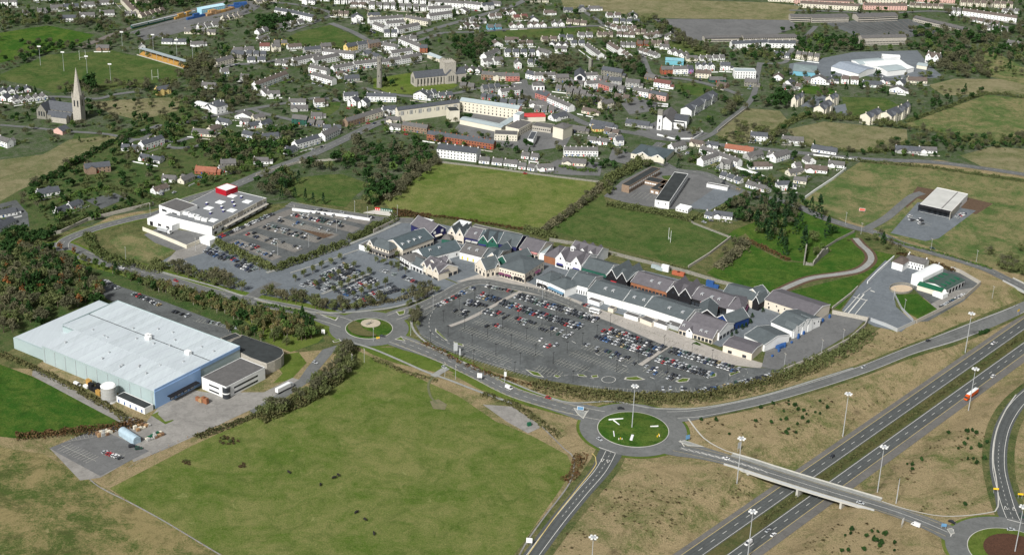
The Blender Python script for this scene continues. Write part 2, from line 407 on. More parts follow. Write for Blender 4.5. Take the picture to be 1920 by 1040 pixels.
fld('pasture', FIELD, (660,652),(640,690),(615,725),(560,765),(470,785),(360,835),(205,915),(300,975),(430,1046),(560,1130),(940,1130),(985,1010),(1020,960),(1062,900),(1072,870),(1063,852),(1000,818),(930,790),(860,742),(720,680))
fld('pasture', TANG, (-80,820),(0,838),(80,850),(200,915),(300,975),(430,1046),(560,1130),(-80,1130))
fld('pasture', LUSH, (-60,660),(0,683),(60,705),(180,765),(232,795),(40,822),(-60,812))
fld('dry_pasture', BEIGE, (-60,300),(0,300),(80,290),(130,262),(250,250),(180,285),(110,325),(40,355),(0,378),(-60,390))
fld('sports_field', PITCHG, (0,140),(28,128),(90,103),(210,95),(345,126),(340,146),(265,162),(205,168),(100,175),(55,160),(0,150))
fld('playing_pitch', PITCHG, (120,120),(210,98),(340,128),(300,152),(200,156))
fld('pasture', LUSH, (-60,70),(0,62),(90,48),(178,66),(150,82),(60,106),(0,118),(-60,125))
fld('town_green', PITCHG, (533,74),(560,60),(620,47),(692,80),(660,90),(600,92),(555,88))
fld('town_green', PITCHG, (905,62),(960,56),(1050,53),(1128,51),(1140,62),(1040,69),(940,72))
fld('pasture', FIELD, (720,378),(822,303),(960,322),(1120,342),(1130,352),(1060,405),(1012,436),(985,430),(880,414),(790,404),(735,396))
fld('playing_pitch', PITCHG, (1030,430),(1130,365),(1140,385),(1180,393),(1280,412),(1368,445),(1290,502),(1200,478),(1100,452))
fld('lawn', LUSH, (1325,512),(1400,455),(1470,490),(1530,495),(1602,452),(1628,470),(1615,497),(1560,515),(1480,528),(1440,548),(1380,538))
fld('lawn', LUSH, (1475,548),(1540,532),(1608,515),(1628,500),(1640,470),(1677,478),(1612,530),(1575,580),(1540,572))
fld('cemetery_lawn', LUSH, (1392,432),(1470,376),(1540,412),(1605,436),(1602,452),(1530,494),(1470,486),(1410,450))
fld('rough_pasture', OLIVE, (1495,380),(1612,304),(1760,315),(1920,335),(2150,360),(2150,560),(1925,528),(1870,505),(1740,462),(1640,430),(1560,405))
fld('rough_pasture', OLIVE, (1690,235),(1850,178),(1920,185),(2150,195),(2150,262),(1920,262),(1840,272),(1760,248))
fld('dry_pasture', BEIGE, (1340,252),(1398,203),(1462,208),(1482,232),(1440,262),(1380,270))
fld('dry_pasture', BEIGE, (1475,243),(1545,228),(1700,243),(1702,268),(1630,287),(1500,272))
fld('dry_pasture', BEIGE, (1740,160),(1790,148),(2150,150),(2150,185),(1850,176),(1770,180))
fld('dry_pasture', BEIGE, (1050,-5),(1440,5),(1500,12),(1480,38),(1200,34),(1150,22),(1060,22))
fld('pasture', OLIVE, (1835,95),(1870,100),(1925,130),(1925,160),(1840,140),(1820,115))
fld('dry_pasture', BEIGE, (1800,292),(1860,275),(1925,280),(1925,325),(1840,312))
fld('parade_ground', LOTG, (1225,36),(1300,36),(1480,38),(1500,50),(1440,70),(1290,78))
fld('barrack_square', LOT, (1545,43),(1610,38),(1705,36),(1765,62),(1690,72),(1620,74))
fld('town_green', PITCHG, (1243,88),(1262,76),(1310,84),(1335,104),(1290,108))
fld('lawn', PITCHG, (538,336),(595,329),(640,326),(694,345),(665,368),(648,388),(560,378),(540,360))
fld('lawn', PITCHG, (1578,182),(1660,184),(1690,200),(1620,222),(1588,224))
fld('dry_pasture', BEIGE, (165,192),(250,186),(340,182),(332,208),(262,226),(205,212))
fld('lawn', PITCHG, (1255,160),(1300,155),(1338,165),(1322,182),(1290,178))
fld('lawn', PITCHG, (590,210),(602,192),(640,192),(635,205),(610,222))
fld('cathedral_lawn', VERGE, (700,148),(780,135),(860,160),(850,166),(790,178),(730,175),(700,165))
fld('lawn', LUSH, (1480,156),(1560,166),(1570,180),(1500,175))
fld('lawn', LUSH, (1395,440),(1350,455),(1375,432),(1410,418))
fld('grass_plot', OLIVE, (205,452),(232,436),(300,456),(330,470),(285,492),(235,482))
fld('grass_verge', VERGE, (672,650),(760,652),(800,665),(838,685),(820,698),(740,680),(700,665))
fld('grass_verge', VERGE, (845,700),(870,700),(955,738),(1010,762),(960,752),(900,730))
fld('grass_verge', VERGE, (600,592),(622,616),(596,642),(545,660),(500,640),(470,610),(440,585),(520,580))
fld('lawn', VERGE, (505,668),(560,660),(575,680),(545,712),(512,718),(530,700))
fld('grass_verge', VERGE, (290,500),(380,525),(470,552),(452,556),(380,545),(290,518))
# yards
fld('factory_yard', YARD, (62,688),(215,772),(275,792),(288,786),(330,800),(300,830),(235,868),(188,895),(150,900),(95,842),(170,808),(232,795),(180,768),(60,704))
fld('factory_yard', YARD, (275,790),(300,760),(370,735),(495,735),(548,708),(578,716),(540,740),(470,768),(385,808),(310,842),(250,866),(240,840),(310,800))
fld('rear_parking', LOT, (170,527),(205,530),(300,562),(430,612),(440,640),(400,650),(250,585),(200,560))
fld('staff_car_park', LOTG, (92,840),(182,803),(242,828),(280,845),(188,892))
fld('verge_island', VERGE, (283,778),(300,770),(326,788),(310,795))
fld('concrete_hardstand', YARD, (318,722),(385,735),(395,768),(310,790),(296,776))
fld('site_road', ROAD, (468,770),(520,738),(560,712),(575,690),(605,655),(655,640),(655,646),(625,660),(600,690),(585,712),(540,742),(480,778))
fld('overflow_car_park', LOTB, (300,492),(340,468),(395,453),(412,462),(512,508),(660,458),(745,415),(790,410),(690,462),(770,498),(868,536),(840,545),(760,572),(640,586),(560,574),(470,552),(380,525))
fld('supermarket_car_park', LOT, (395,452),(540,386),(700,413),(655,455),(512,506))
fld('supermarket_yard', LOTG, (270,440),(300,425),(330,430),(400,440),(395,452),(350,468),(330,470),(290,455))
fld('access_apron', YARD, (330,470),(395,452),(380,475),(330,490),(310,492))
fld('village_street', LOTB, (690,462),(760,420),(800,415),(1040,465),(1340,540),(1440,560),(1470,600),(1440,640),(1350,650),(1275,620),(1000,545),(870,535))
fld('village_forecourt', PAVE, (855,528),(905,512),(985,528),(1075,560),(1140,585),(1260,620),(1345,655),(1435,682),(1425,690),(1370,684),(1240,645),(1130,600),(1060,568),(980,548),(900,528))
fld('outlet_car_park', LOT, (898,534),(960,545),(1020,556),(1075,580),(1140,602),(1240,645),(1350,688),(1452,690),(1470,700),(1440,712),(1320,736),(1200,737),(1110,726),(1020,712),(960,696),(880,672),(820,650),(790,630),(779,608),(785,588),(815,566),(850,548))
fld('service_yard', LOTG, (1428,688),(1436,655),(1490,630),(1528,600),(1555,588),(1622,600),(1600,622),(1530,664),(1468,694))
fld('waste_yard', LOTB, (1660,488),(1700,500),(1735,505),(1712,540),(1676,552),(1680,575),(1712,603),(1690,622),(1640,612),(1578,582),(1612,535))
fld('garage_yard', LOT, (1712,540),(1740,510),(1790,500),(1838,535),(1806,565),(1740,602),(1715,604),(1758,580),(1722,550))
fld('hardstand', YARD, (1745,570),(1790,545),(1830,538),(1800,556),(1760,582))
fld('lawn', LUSH, (1680,553),(1720,551),(1758,580),(1722,598),(1690,580))
fld('store_soil', SOIL, (1697,382),(1720,350),(1765,358),(1862,382),(1830,402),(1800,395),(1720,372),(1700,390))
fld('store_car_park', LOTB, (1670,437),(1720,380),(1735,378),(1830,395),(1760,447),(1735,452))
fld('school_yard', LOTG, (1132,368),(1165,340),(1220,312),(1330,325),(1368,350),(1310,392),(1240,392),(1165,378))
fld('school_yard', LOTB, (1290,388),(1345,350),(1400,357),(1330,395))
fld('lawn', PITCHG, (1240,330),(1285,328),(1290,340),(1250,342))
fld('railway_yard', LOTG, (245,60),(330,35),(400,15),(470,0),(500,5),(470,25),(400,45),(320,66),(270,76))
fld('commercial_yard', LOTB, (1480,120),(1550,108),(1600,98),(1720,95),(1745,125),(1770,145),(1700,150),(1610,142),(1530,145),(1478,140))
fld('apartment_yard', LOTB, (1500,200),(1530,178),(1565,180),(1560,200),(1585,195),(1590,215),(1575,225),(1565,205))
fld('church_forecourt', LOTG, (1185,250),(1235,225),(1300,245),(1330,250),(1290,268),(1225,262))
fld('car_park', LOTG, (1165,195),(1190,180),(1240,192),(1228,208),(1180,215))
fld('market_square', LOTG, (955,158),(1000,160),(1030,172),(1060,205),(1020,205),(970,185))
fld('convent_yard', LOTG, (885,205),(960,225),(1080,240),(1060,275),(990,285),(920,270),(850,245))
fld('town_car_park', LOTG, (1000,322),(1045,300),(1130,305),(1125,330),(1060,328))
fld('yard', LOTG, (1150,276),(1185,288),(1180,310),(1140,300))
fld('yard', LOTG, (1390,325),(1440,335),(1450,352),(1400,348))
fld('house_drive', LOT, (160,375),(215,362),(238,372),(190,392))
fld('house_drive', LOT, (-10,385),(30,375),(52,400),(55,425),(20,420))
# quarry dust track, sand, worn grass, slab by the hedge
fld('gravel_pad', YARD, (905,758),(960,762),(1010,795),(1012,802),(990,812),(950,790))
fld('worn_earth', asphalt('bare_earth', (0.17, 0.16, 0.09)), (806,752),(822,748),(838,758),(834,768),(812,766))
fld('sand_arena', mat('pale_sand', (0.50, 0.40, 0.28), 0.95, 0.1), *[(1690+21*math.cos(a/16*2*math.pi), 541.5+7.5*math.sin(a/16*2*math.pi)) for a in range(16)])

# ---- pavement patches inside the supermarket car park (pale bays between dark aisles)
def band(p0, p1, w, m, name='parking_bay_paving', z=None):
    a, b = G(*p0), G(*p1); ZL[0] += 0.0015
    strip(name, [a, b], w, m, z or ZL[0], div=1)
for p0, p1, w in (((425,440),(560,392),10),((440,452),(520,485),10),((462,437),(560,470),10),((490,424),(600,452),10),((520,412),(628,444),11),((550,402),(668,432),12),((575,394),(692,418),10)):
    band(p0, p1, w, LOTT)
fld('planting_bed', SOIL, (560,429),(600,436),(627,440),(607,447),(590,441))

# ============================================================ ROADS
ZR = [0.25]; WEAR = MB()
TRACK = asphalt('wheel_track', (0.118, 0.122, 0.118), 0.12); TRACKD = asphalt('dark_wheel_track', (0.072, 0.078, 0.076), 0.12)
ROADS = {}
def road(key, pts, w, m=ROAD, name='road', verge=0, vm=VERGE, closed=False, flat=False, widths=None, step=4.0, flare=(0, 0)):
    pth = spline([P(*p, 0.2) if flat else G(*p) for p in pts], step, closed)
    if verge:
        ZL[0] += 0.0015; strip('grass_verge', pth, w+verge, vm, ZL[0], closed, div=6)
    if any(flare):
        ds = [0.0]
        for a_, b_ in zip(pth[:-1], pth[1:]): ds.append(ds[-1]+math.dist(a_, b_))
        widths = [w+flare[0]*math.exp(-max(d-14, 0)/16)+flare[1]*math.exp(-max(ds[-1]-d-14, 0)/16) for d in ds]
    ZR[0] += 0.004; ROADS[key] = (pth, w, ZR[0])
    strip(name, pth, w, m, ZR[0], closed, div=4, flat=flat, widths=widths)
    if w > 8.9 and name == 'road':     # polished wheel tracks, two to a lane
        FLATL[0] = flat
        for o_ in (-.31, -.14, .14, .31): line(pth, o_*w, 0.75, None, ZR[0]+0.002, WEAR, TRACKD if m is ROADD else TRACK)
        FLATL[0] = False
    return pth
# motorway, straight and parallel in its cutting
def mline(d, s0=-250, s1=2600, n=2): return [from_sd(s0+(s1-s0)*i/n, d) for i in range(n+1)]
def mstrip(name, d0, d1, m, z):
    V = [(*from_sd(s, d), hd(d)+z) for s in (-250, 2600) for d in (d0, (d0+d1)/2, d1)]
    tag(link(name, mesh_data(name, V, [(0,1,4,3),(1,2,5,4)], [m])), kind='structure')
mstrip('motorway', 18.2, 5.2, ROADD, 0.12); mstrip('motorway', -3.4, -18.3, ROADD, 0.12)
mstrip('hard_shoulder', 18.2, 14.6, SHOULD, 0.15); mstrip('hard_shoulder', -12.6, -18.3, SHOULD, 0.15)
mstrip('motorway_verge', 30, 18.2, grass('cutting_grass', (0.10, 0.12, 0.04), (0.22, 0.17, 0.08), 0.45), 0.03) if False else None
for d, w, mm in ((14.45, 0.28, YELLOW_L), (6.0, 0.22, WHITE_L), (-4.2, 0.28, WHITE_L), (-12.5, 0.25, YELLOW_L)):
    MARK.add([(*from_sd(s, d+e), CUT+0.18) for s in (-250, 2600) for e in (-w/2, w/2)], [(0, 1, 3, 2)], mm)
for d in (10.2, -8.35):
    s = -250
    while s < 1300:
        MARK.add([(*from_sd(s+t, d+e), CUT+0.18) for t in (0, 4) for e in (-0.12, 0.12)], [(0, 1, 3, 2)], WHITE_L); s += 12
# median ground
ZL[0] += 0.0015
V = [(*from_sd(s, d), CUT+0.03) for s in (-250, 2600) for d in (5.2, -3.4)]
tag(link('median_grass', mesh_data('median_grass', V, [(0,1,3,2)], [grass('median_grass', (0.07, 0.09, 0.03), (0.13, 0.11, 0.05), 0.45)])), kind='structure')

west = road('west', [(150,478),(180,487),(230,500),(300,520),(380,545),(470,565),(560,582),(620,598),(650,608)], 12.5, verge=14, flare=(0,8))
road('junction', [(60,470),(112,458),(150,470),(180,487)], 9, verge=6)
road('northwest', [(118,470),(122,452),(175,430),(250,410),(297,400),(350,375),(430,352)], 9, verge=4)
road('outlet_road', [(735,596),(790,575),(835,553),(868,535),(905,528),(955,537),(1010,548),(1070,570),(1110,590)], 9.5, flare=(8,0))
road('lot_link', [(462,572),(468,560),(490,545),(520,530)], 10)
road('southeast', [(740,636),(790,655),(840,676),(900,705),(960,735),(1030,757),(1090,772),(1130,780)], 11.5, verge=8, flare=(7,10))
road('slip_east', [(1240,778),(1300,776),(1370,764),(1440,748),(1530,722),(1620,692),(1700,660),(1780,632),(1860,602),(1925,574),(2050,510)], 9.5, ROAD, verge=5, vm=SCRUB, flare=(9,0))
road('slip_south', [(1150,838),(1128,880),(1090,925),(1045,980),(1000,1040),(950,1110)], 10.5, ROADD, verge=9, vm=SCRUB, flare=(4,0))
road('overbridge', [(1238,832),(1290,843),(1340,855),(1400,872),(1440,885),(1520,910),(1600,934),(1660,952),(1720,973),(1790,1003),(1840,1030)], 11, flat=True, flare=(10,9))
road('slip_north', [(1905,985),(1892,955),(1880,915),(1872,875),(1874,830),(1886,790),(1912,752),(1955,715)], 10.5, ROADD, verge=9, vm=SCRUB, flare=(5,0))
road('south_leg', [(1930,1045),(2000,1080)], 10)
road('main_street', [(430,352),(500,322),(560,300),(600,283),(640,264),(700,235),(740,222),(800,205)], 11)
road('supermarket_road', [(540,383),(600,394),(660,403),(720,412),(775,414)], 10)
road('town_street', [(980,150),(985,165),(1000,180),(1030,198),(1060,213),(1100,233),(1150,244),(1200,252),(1260,262),(1310,264)], 9)
road('east_road', [(1300,266),(1350,272),(1430,280),(1530,290),(1640,300),(1765,306),(1950,332)], 9.5)
road('church_lane', [(1310,264),(1338,250),(1360,230),(1400,198),(1415,172),(1420,140),(1425,118)], 6)
road('south_road', [(1240,268),(1225,290),(1265,318),(1320,326),(1370,350),(1410,365),(1482,382),(1540,407),(1602,427),(1640,436),(1690,457),(1740,472),(1815,493)], 9.5)
road('overpass', [(1812,492),(1850,505),(1877,518),(1930,545),(2010,590)], 9.5, flat=True)
road('garden_path', [(1604,447),(1615,460),(1630,474),(1632,490),(1610,507),(1575,514),(1520,522),(1480,537),(1455,550)], 5.0, PATH, 'footpath', verge=5, vm=SOIL)
road('store_lane', [(1620,432),(1660,410),(1690,385),(1712,368),(1730,362)], 8)
road('convent_lane', [(240,268),(262,262),(330,278),(390,270)], 6)
road('church_drive', [(0,235),(60,240),(130,247),(200,252),(262,262),(300,235),(285,240),(262,246)], 5)
road('estate_road', [(540,60),(600,38),(620,25),(560,10),(500,4)], 7)
road('green_road', [(620,44),(660,60),(705,80),(760,70),(830,50),(900,30),(960,12),(985,0),(1000,-10)], 8)
road('green_south_road', [(830,62),(900,60),(960,55),(1050,52),(1135,50),(1180,66)], 6)
road('estate_road', [(1135,50),(1120,38),(1100,25),(1090,10)], 6)
road('lane', [(1200,92),(1210,120),(1225,142),(1290,150),(1350,165),(1390,180)], 7)
road('hill_street', [(330,235),(400,218),(470,205),(560,190),(600,184),(640,190)], 6.5)
road('hill_street', [(475,205),(490,212),(540,224),(590,236),(640,250)], 6)
road('rail_lane', [(400,122),(470,120),(560,108),(640,100),(720,90),(790,75),(830,62)], 7)
road('cathedral_lane', [(680,165),(720,175),(780,182),(850,176),(900,166),(960,160)], 6)
road('pitch_lane', [(50,185),(110,182),(180,186),(215,178),(260,172)], 6)
road('cul_de_sac', [(262,260),(330,266),(345,262),(380,250)], 6)
road('barracks_lane', [(1420,120),(1470,118),(1480,100),(1500,80),(1530,50)], 6)
road('estate_road', [(1480,20),(1560,22),(1650,26),(1760,22),(1850,36),(1925,50)], 6)
road('rail_line', [(150,90),(240,55),(330,28),(400,10),(470,-8)], 8, mat('rail_ballast', (0.15, 0.135, 0.12), 0.95, 0.2), 'railway_track')
strip('access_path', [G(838,690), G(812,706)], 5, PATH, 0.38); strip('field_path', spline([G(812,706), G(803,722), G(808,745), G(820,757)]), 1.6, asphalt('trodden_path', (0.13, 0.14, 0.07)), 0.38)
# roundabouts
def roundabout(cx, cy, r_in, r_out, name, bed=None):
    c = P(cx, cy)
    circ = lambda r: [(c[0]+r*math.cos(t/72*2*math.pi), c[1]+r*math.sin(t/72*2*math.pi)) for t in range(72)]
    ZL[0] += .0015; sheet('roundabout_verge', None, VERGE, ZL[0], circ(r_out+2))
    ZR[0] += .004; sheet('roundabout_carriageway', None, ROAD, ZR[0], circ(r_out))
    mb = MB(); n = 72
    rings = [(r_in+0.45, ZR[0]), (r_in+0.45, ZR[0]+0.14), (r_in, ZR[0]+0.14)]
    V = [(c[0]+r*math.cos(t/n*2*math.pi), c[1]+r*math.sin(t/n*2*math.pi), z) for r, z in rings for t in range(n)]
    mb.add(V, [(k*n+i, k*n+(i+1) % n, (k+1)*n+(i+1) % n, (k+1)*n+i) for k in range(2) for i in range(n)], CONC)
    tag(mb.obj('roundabout_kerb'), kind='structure')
    mb = MB(); rings = [(r_in*(1-k/6), ZR[0]+0.13+1.3*math.sin(k/6*math.pi/2)) for k in range(6)]
    V = [(c[0]+r*math.cos(t/n*2*math.pi), c[1]+r*math.sin(t/n*2*math.pi), z) for r, z in rings for t in range(n)]+[(c[0], c[1], ZR[0]+1.43)]
    mb.add(V, [(k*n+i, k*n+(i+1) % n, (k+1)*n+(i+1) % n, (k+1)*n+i) for k in range(5) for i in range(n)]+[(5*n+i, 5*n+(i+1) % n, 6*n) for i in range(n)], VERGE if bed is None else bed)
    tag(mb.obj(name, smooth=True), kind='structure')
    return c
RA1 = roundabout(692, 616.3, 16.4, 28.0, 'roundabout_island', LUSH)
RA2 = roundabout(1187, 805, 22.3, 34.0, 'roundabout_island', LUSH)
RA3 = roundabout(1895, 1034, 23.5, 36.0, 'roundabout_island')
def islbed(c, pts, m, name, z):
    sheet(name, None, m, z, [(c[0]+x, c[1]+y) for x, y in pts])
islbed(RA1, [(-15*math.cos(t), -15*math.sin(t)) for t in [i/14*2.6-0.55 for i in range(15)]]+[(4,-9),(-4,-3),(-6,5),(-12,9)], L_BROWN, 'shrub_bed', 1.75)
c1 = P(695, 610); islbed(c1, [(7*math.cos(t/24*2*math.pi), 7*math.sin(t/24*2*math.pi)) for t in range(24)], mat('pale_gravel', (0.42, 0.37, 0.28), 0.95, 0.12), 'gravel_disc', 1.9)
islbed(RA3, [(17*math.cos(t/30*2*math.pi)+1.5, 17*math.sin(t/30*2*math.pi)-1) for t in range(30)], mat('brown_bedding', (0.075, 0.035, 0.02), 0.95, 0.4, 1.2), 'planting_bed', 1.95)

# ---- kerbs, edge lines, centre lines
KERB = MB()
def kerb(path, off, w=0.5, h=0.14, m=CONC, z=0.0):
    q = offset(path, off); V, Fc = strip_geo(q, w, z+h+0.3, False, 1); KERB.add(V, Fc, m)
for k, (pth, w, z) in ROADS.items():
    if k in ('west', 'outlet_road', 'southeast', 'northwest', 'supermarket_road'):
        kerb(pth, w/2+0.2, 0.4); kerb(pth, -w/2-0.2, 0.4)
def edge(key, offs, w=0.2, m=WHITE_L, dash=None, z=0.02, a=0, b=None):
    pth, ww, zz = ROADS[key]; 
    FLATL[0] = key in ('overbridge', 'overpass')
    for o in offs: line(pth[a:b], o, w, dash, zz+z, m=m)
    FLATL[0] = False
edge('west', (0,), 0.18, dash=(4, 6)); edge('west', (2.2,), 0.25, YELLOW_L, a=40)
edge('southeast', (0,), 0.2, dash=(3, 4)); edge('southeast', (4.9, -4.9), 0.16, YELLOW_L, dash=(3, 2))
edge('slip_east', (4.2, -4.2), 0.22); edge('slip_south', (3.0, -3.3), 0.28); edge('slip_south', (-0.1,), 0.2, dash=(2, 3), a=2, b=22)
edge('slip_north', (3.6, -3.6), 0.28); edge('slip_north', (0,), 0.2, dash=(2, 3), a=2, b=24)
edge('overbridge', (0,), 0.22, a=6); edge('overbridge', (1.0,), 0.18, a=60); edge('overbridge', (4.6, -4.6), 0.14, YELLOW_L)
edge('main_street', (0,), 0.15, dash=(3, 5)); edge('east_road', (0,), 0.15, dash=(3, 5)); edge('south_road', (0,), 0.15, dash=(3, 5)); edge('overpass', (0,), 0.15, dash=(3, 5))
edge('outlet_road', (0,), 0.15, dash=(3, 4)); edge('northwest', (0,), 0.15, dash=(3, 5)); edge('supermarket_road', (0,), .15, dash=(3, 5))
# footpath beside the access roads (pale ribbon on the north side)
def ribbon(name, pts, w, m=PATH, z=0.41):
    strip(name, spline([G(*p) for p in pts], 5), w, m, z, div=1)
ribbon('footpath', [(200,482),(260,498),(330,518),(400,537),(455,556)], 2.2)
ribbon('footpath', [(476,560),(520,572),(570,584),(630,587),(690,583),(745,575),(790,560),(816,543)], 2.4)
ribbon('footpath', [(651,640),(700,655),(750,676),(800,698),(840,712),(900,735),(960,756)], 2.0)
ribbon('footpath', [(775,580),(772,610),(790,635),(830,660),(900,694),(960,718),(1010,738),(1070,755),(1150,753),(1230,766),(1320,764),(1430,742),(1530,712),(1600,690)], 1.6, PATH)
ribbon('footpath', [(500,512),(560,492),(640,464),(700,440),(750,418)], 3.2)
ribbon('car_park_walkway', [(977,547),(950,560),(905,585),(870,602),(843,612)], 3.4, PAVE)
ribbon('car_park_walkway', [(1268,640),(1240,658),(1200,685)], 3.4, PAVE)
ribbon('car_park_walkway', [(603,552),(650,532),(692,514)], 2.6)
ribbon('kerb_line', [(1290,785),(1320,822),(1360,845),(1402,858)], 1.0, CONC)
ribbon('kerb_line', [(1653,940),(1700,955),(1770,968),(1850,962),(1871,950),(1868,900),(1862,860),(1868,810),(1885,770),(1905,740)], 0.8, CONC)
ribbon('kerb_line', [(1110,850),(1118,870),(1080,920),(1040,970),(990,1040)], 0.5, YELLOW_L)
ribbon('ditch_path', [(1016,800),(1058,842),(1076,860),(1068,905),(1020,970),(985,1020),(965,1060)], 0.9, YARD)
ribbon('field_boundary', [(95,842),(140,872),(185,912),(250,945),(310,978),(380,1020),(440,1056)], 0.8, YARD, 0.3)
tag(KERB.obj('kerb'), kind='structure')
# splitter islands at the roundabouts
def splitter(pts, m=VERGE):
    mb = MB(); w = [G(*p) for p in pts]; z = ZR[0]+0.02
    mb.prism(w, z-0.05, z+0.13, CONC)
    cx, cy = sum(p[0] for p in w)/len(w), sum(p[1] for p in w)/len(w)
    mb.prism([(cx+(p[0]-cx)*0.8, cy+(p[1]-cy)*0.8) for p in w], z+0.1, z+0.15, m)
    tag(mb.obj('traffic_island'), kind='structure')
splitter([(600,590),(635,596),(630,602)]); splitter([(742,585),(760,582),(758,590),(748,592)])
splitter([(623,640),(636,636),(640,640),(626,643)]); splitter([(740,637),(752,632),(760,640)])
splitter([(1075,765),(1102,772),(1094,786),(1082,776)], PATH); splitter([(1272,828),(1284,826),(1320,838),(1290,836)], PATH)
splitter([(1775,992),(1785,990),(1790,1000),(1782,1003)], PATH)
# hatched road centre
for k, a, b in (('overbridge', 3, 16), ('overbridge', 62, 82)):
    pth, w, z = ROADS[k]; FLATL[0] = True
    for off in (0.9, -0.9): line(pth[a:b], off, 0.16, None, z+0.025)
    for i in range(a, min(b, len(pth)-1)):
        n = normals(pth)[i]; p = pth[i]; q = pth[i+1]
        V, Fc = strip_geo([(p[0]+n[0]*0.9, p[1]+n[1]*0.9), (q[0]-n[0]*0.9, q[1]-n[1]*0.9)], 0.3, z+0.03, False, 1); MARK.add(V, Fc, WHITE_L)
FLATL[0] = False
# give-way triangles and stop lines
def giveway(c, d, s=1.0):
    x, y = G(*c); tx, ty = G(*d); L = math.hypot(tx-x, ty-y); ux, uy = (tx-x)/L, (ty-y)/L; nx, ny = -uy, ux
    z = hz(x, y)+0.5
    A = (x+nx*s, y+ny*s); B = (x-nx*s, y-ny*s); C_ = (x-ux*3.6*s, y-uy*3.6*s)
    for p, q in ((A, B), (B, C_), (C_, A)):
        V, Fc = strip_geo([p, q], 0.28, z-hz(x, y), False, 1); MARK.add(V, Fc, WHITE_L)
giveway((1130,861), (1133,850)); giveway((1141,863), (1145,852)); giveway((1886,955), (1890,970)); giveway((1902,957), (1908,972))
for p in (((1123,839),(1154,850)), ((1888,974),(1920,982)), ((1095,782),(1103,770)), ((1283,838),(1275,826)), ((1782,1006),(1788,993))):
    V, Fc = strip_geo([G(*p[0]), G(*p[1])], 0.45, 0.48, False, 1); MARK.add(V, Fc, WHITE_L)
# waste-yard weighbridge lanes
for a, b, w in (((1580,588),(1612,552),.5),((1590,588),(1620,552),.9),((1603,590),(1626,562),.5),((1616,552),(1633,540),.3),((1600,557),(1626,564),1.0),((1632,545),(1640,548),1.2)):
    V, Fc = strip_geo([G(*a), G(*b)], w, 0.42, False, 1); MARK.add(V, Fc, WHITE_L)
# helicopter-style circle and lane edges painted in the outlet car park
q = [G(1141+13*math.cos(t/24*2*math.pi), 712+6*math.sin(t/24*2*math.pi)) for t in range(25)]
V, Fc = strip_geo(q, 0.3, 0.42, False, 1); MARK.add(V, Fc, WHITE_L)
def pline(pts, w=0.15, dash=None, m=WHITE_L, z=0.42): line(spline([G(*p) for p in pts], 4), 0, w, dash, z, m=m)
pline([(815,578),(805,600),(810,625),(850,648),(900,668),(960,690),(1020,706),(1075,703),(1120,712)], 0.22, (3, 3))
pline([(1090,578),(1150,605),(1240,640),(1340,684),(1395,690),(1400,702),(1360,718),(1300,723)], 0.15, (2, 4))
pline([(1072,640),(1120,665),(1180,690),(1230,712)], 0.4, (4, 20)); pline([(395,545),(460,562),(520,575)], .2, (4, 6))

# ============================================================ BRIDGES
def bridge(key, dmax0, dmax1, near_w, far_w, label, pier_d, sgn=1):
    pth, w, z = ROADS[key]
    seg = [p for p in pth if dmax0 <= to_sd(*p)[1] <= dmax1]
    root = thing('road_bridge', label, 'bridge', (seg[0][0], seg[0][1], 0))
    def rel(p, zz): return (p[0]-seg[0][0], p[1]-seg[0][1], zz)
    def sweep(o0, o1, z0, z1, m, name):
        mb = MB(); a, b = offset(seg, o0), offset(seg, o1); n = len(seg); V = []
        for p, q_ in zip(a, b): V += [rel(p, z0), rel(q_, z0), rel(q_, z1), rel(p, z1)]
        Fc = [(i*4+j, i*4+(j+1) % 4, (i+1)*4+(j+1) % 4, (i+1)*4+j) for i in range(n-1) for j in range(4)]
        Fc += [(0,1,2,3), ((n-1)*4+3, (n-1)*4+2, (n-1)*4+1, (n-1)*4)]
        mb.add(V, Fc, m); mb.obj(name, root)
    sweep(-near_w, far_w, -1.15, z-0.02, CONC, 'deck')
    sweep(w/2+.02, far_w-0.35, z-0.03, z+0.12, PATH, 'footway')
    sweep(-near_w, -near_w+0.35, z-0.02, 1.15, W_LSTONE if False else CONC, 'parapet'); sweep(far_w-0.35, far_w, z-0.02, 1.15, CONC, 'parapet')
    sweep(-near_w-0.06, -near_w-0.01, -0.2, 1.3, GALV, 'rail')
    for d in pier_d:
        best = min(pth, key=lambda p: abs(to_sd(*p)[1]-d)); s0, d0 = to_sd(*best)
        L = (near_w+far_w)*0.42
        t = ASD; mb = MB()
        zb = hd(d)-0.3
        n = (AND[0]*0.7, AND[1]*0.7)
        k = 1.0
        pts = [(best[0]+t[0]*L*a*1.0+n[0]*b, best[1]+t[1]*L*a+n[1]*b) for a, b in ((-k,-k),(k,-k),(k,k),(-k,k))]
        mb.prism([(p[0]-seg[0][0], p[1]-seg[0][1]) for p in pts], zb, -1.15, CONC); mb.obj('pier' if abs(d) < 15 else 'abutment', root)
bridge('overbridge', -46, 50, 6.6, 9.0, 'concrete road bridge carrying the two lane road over the motorway', (0.9, 34, -27))
bridge('overpass', -60, 52, 5.5, 6.0, 'grey parapet bridge at the right edge beyond the waste yard', (0.9, 42, -40))

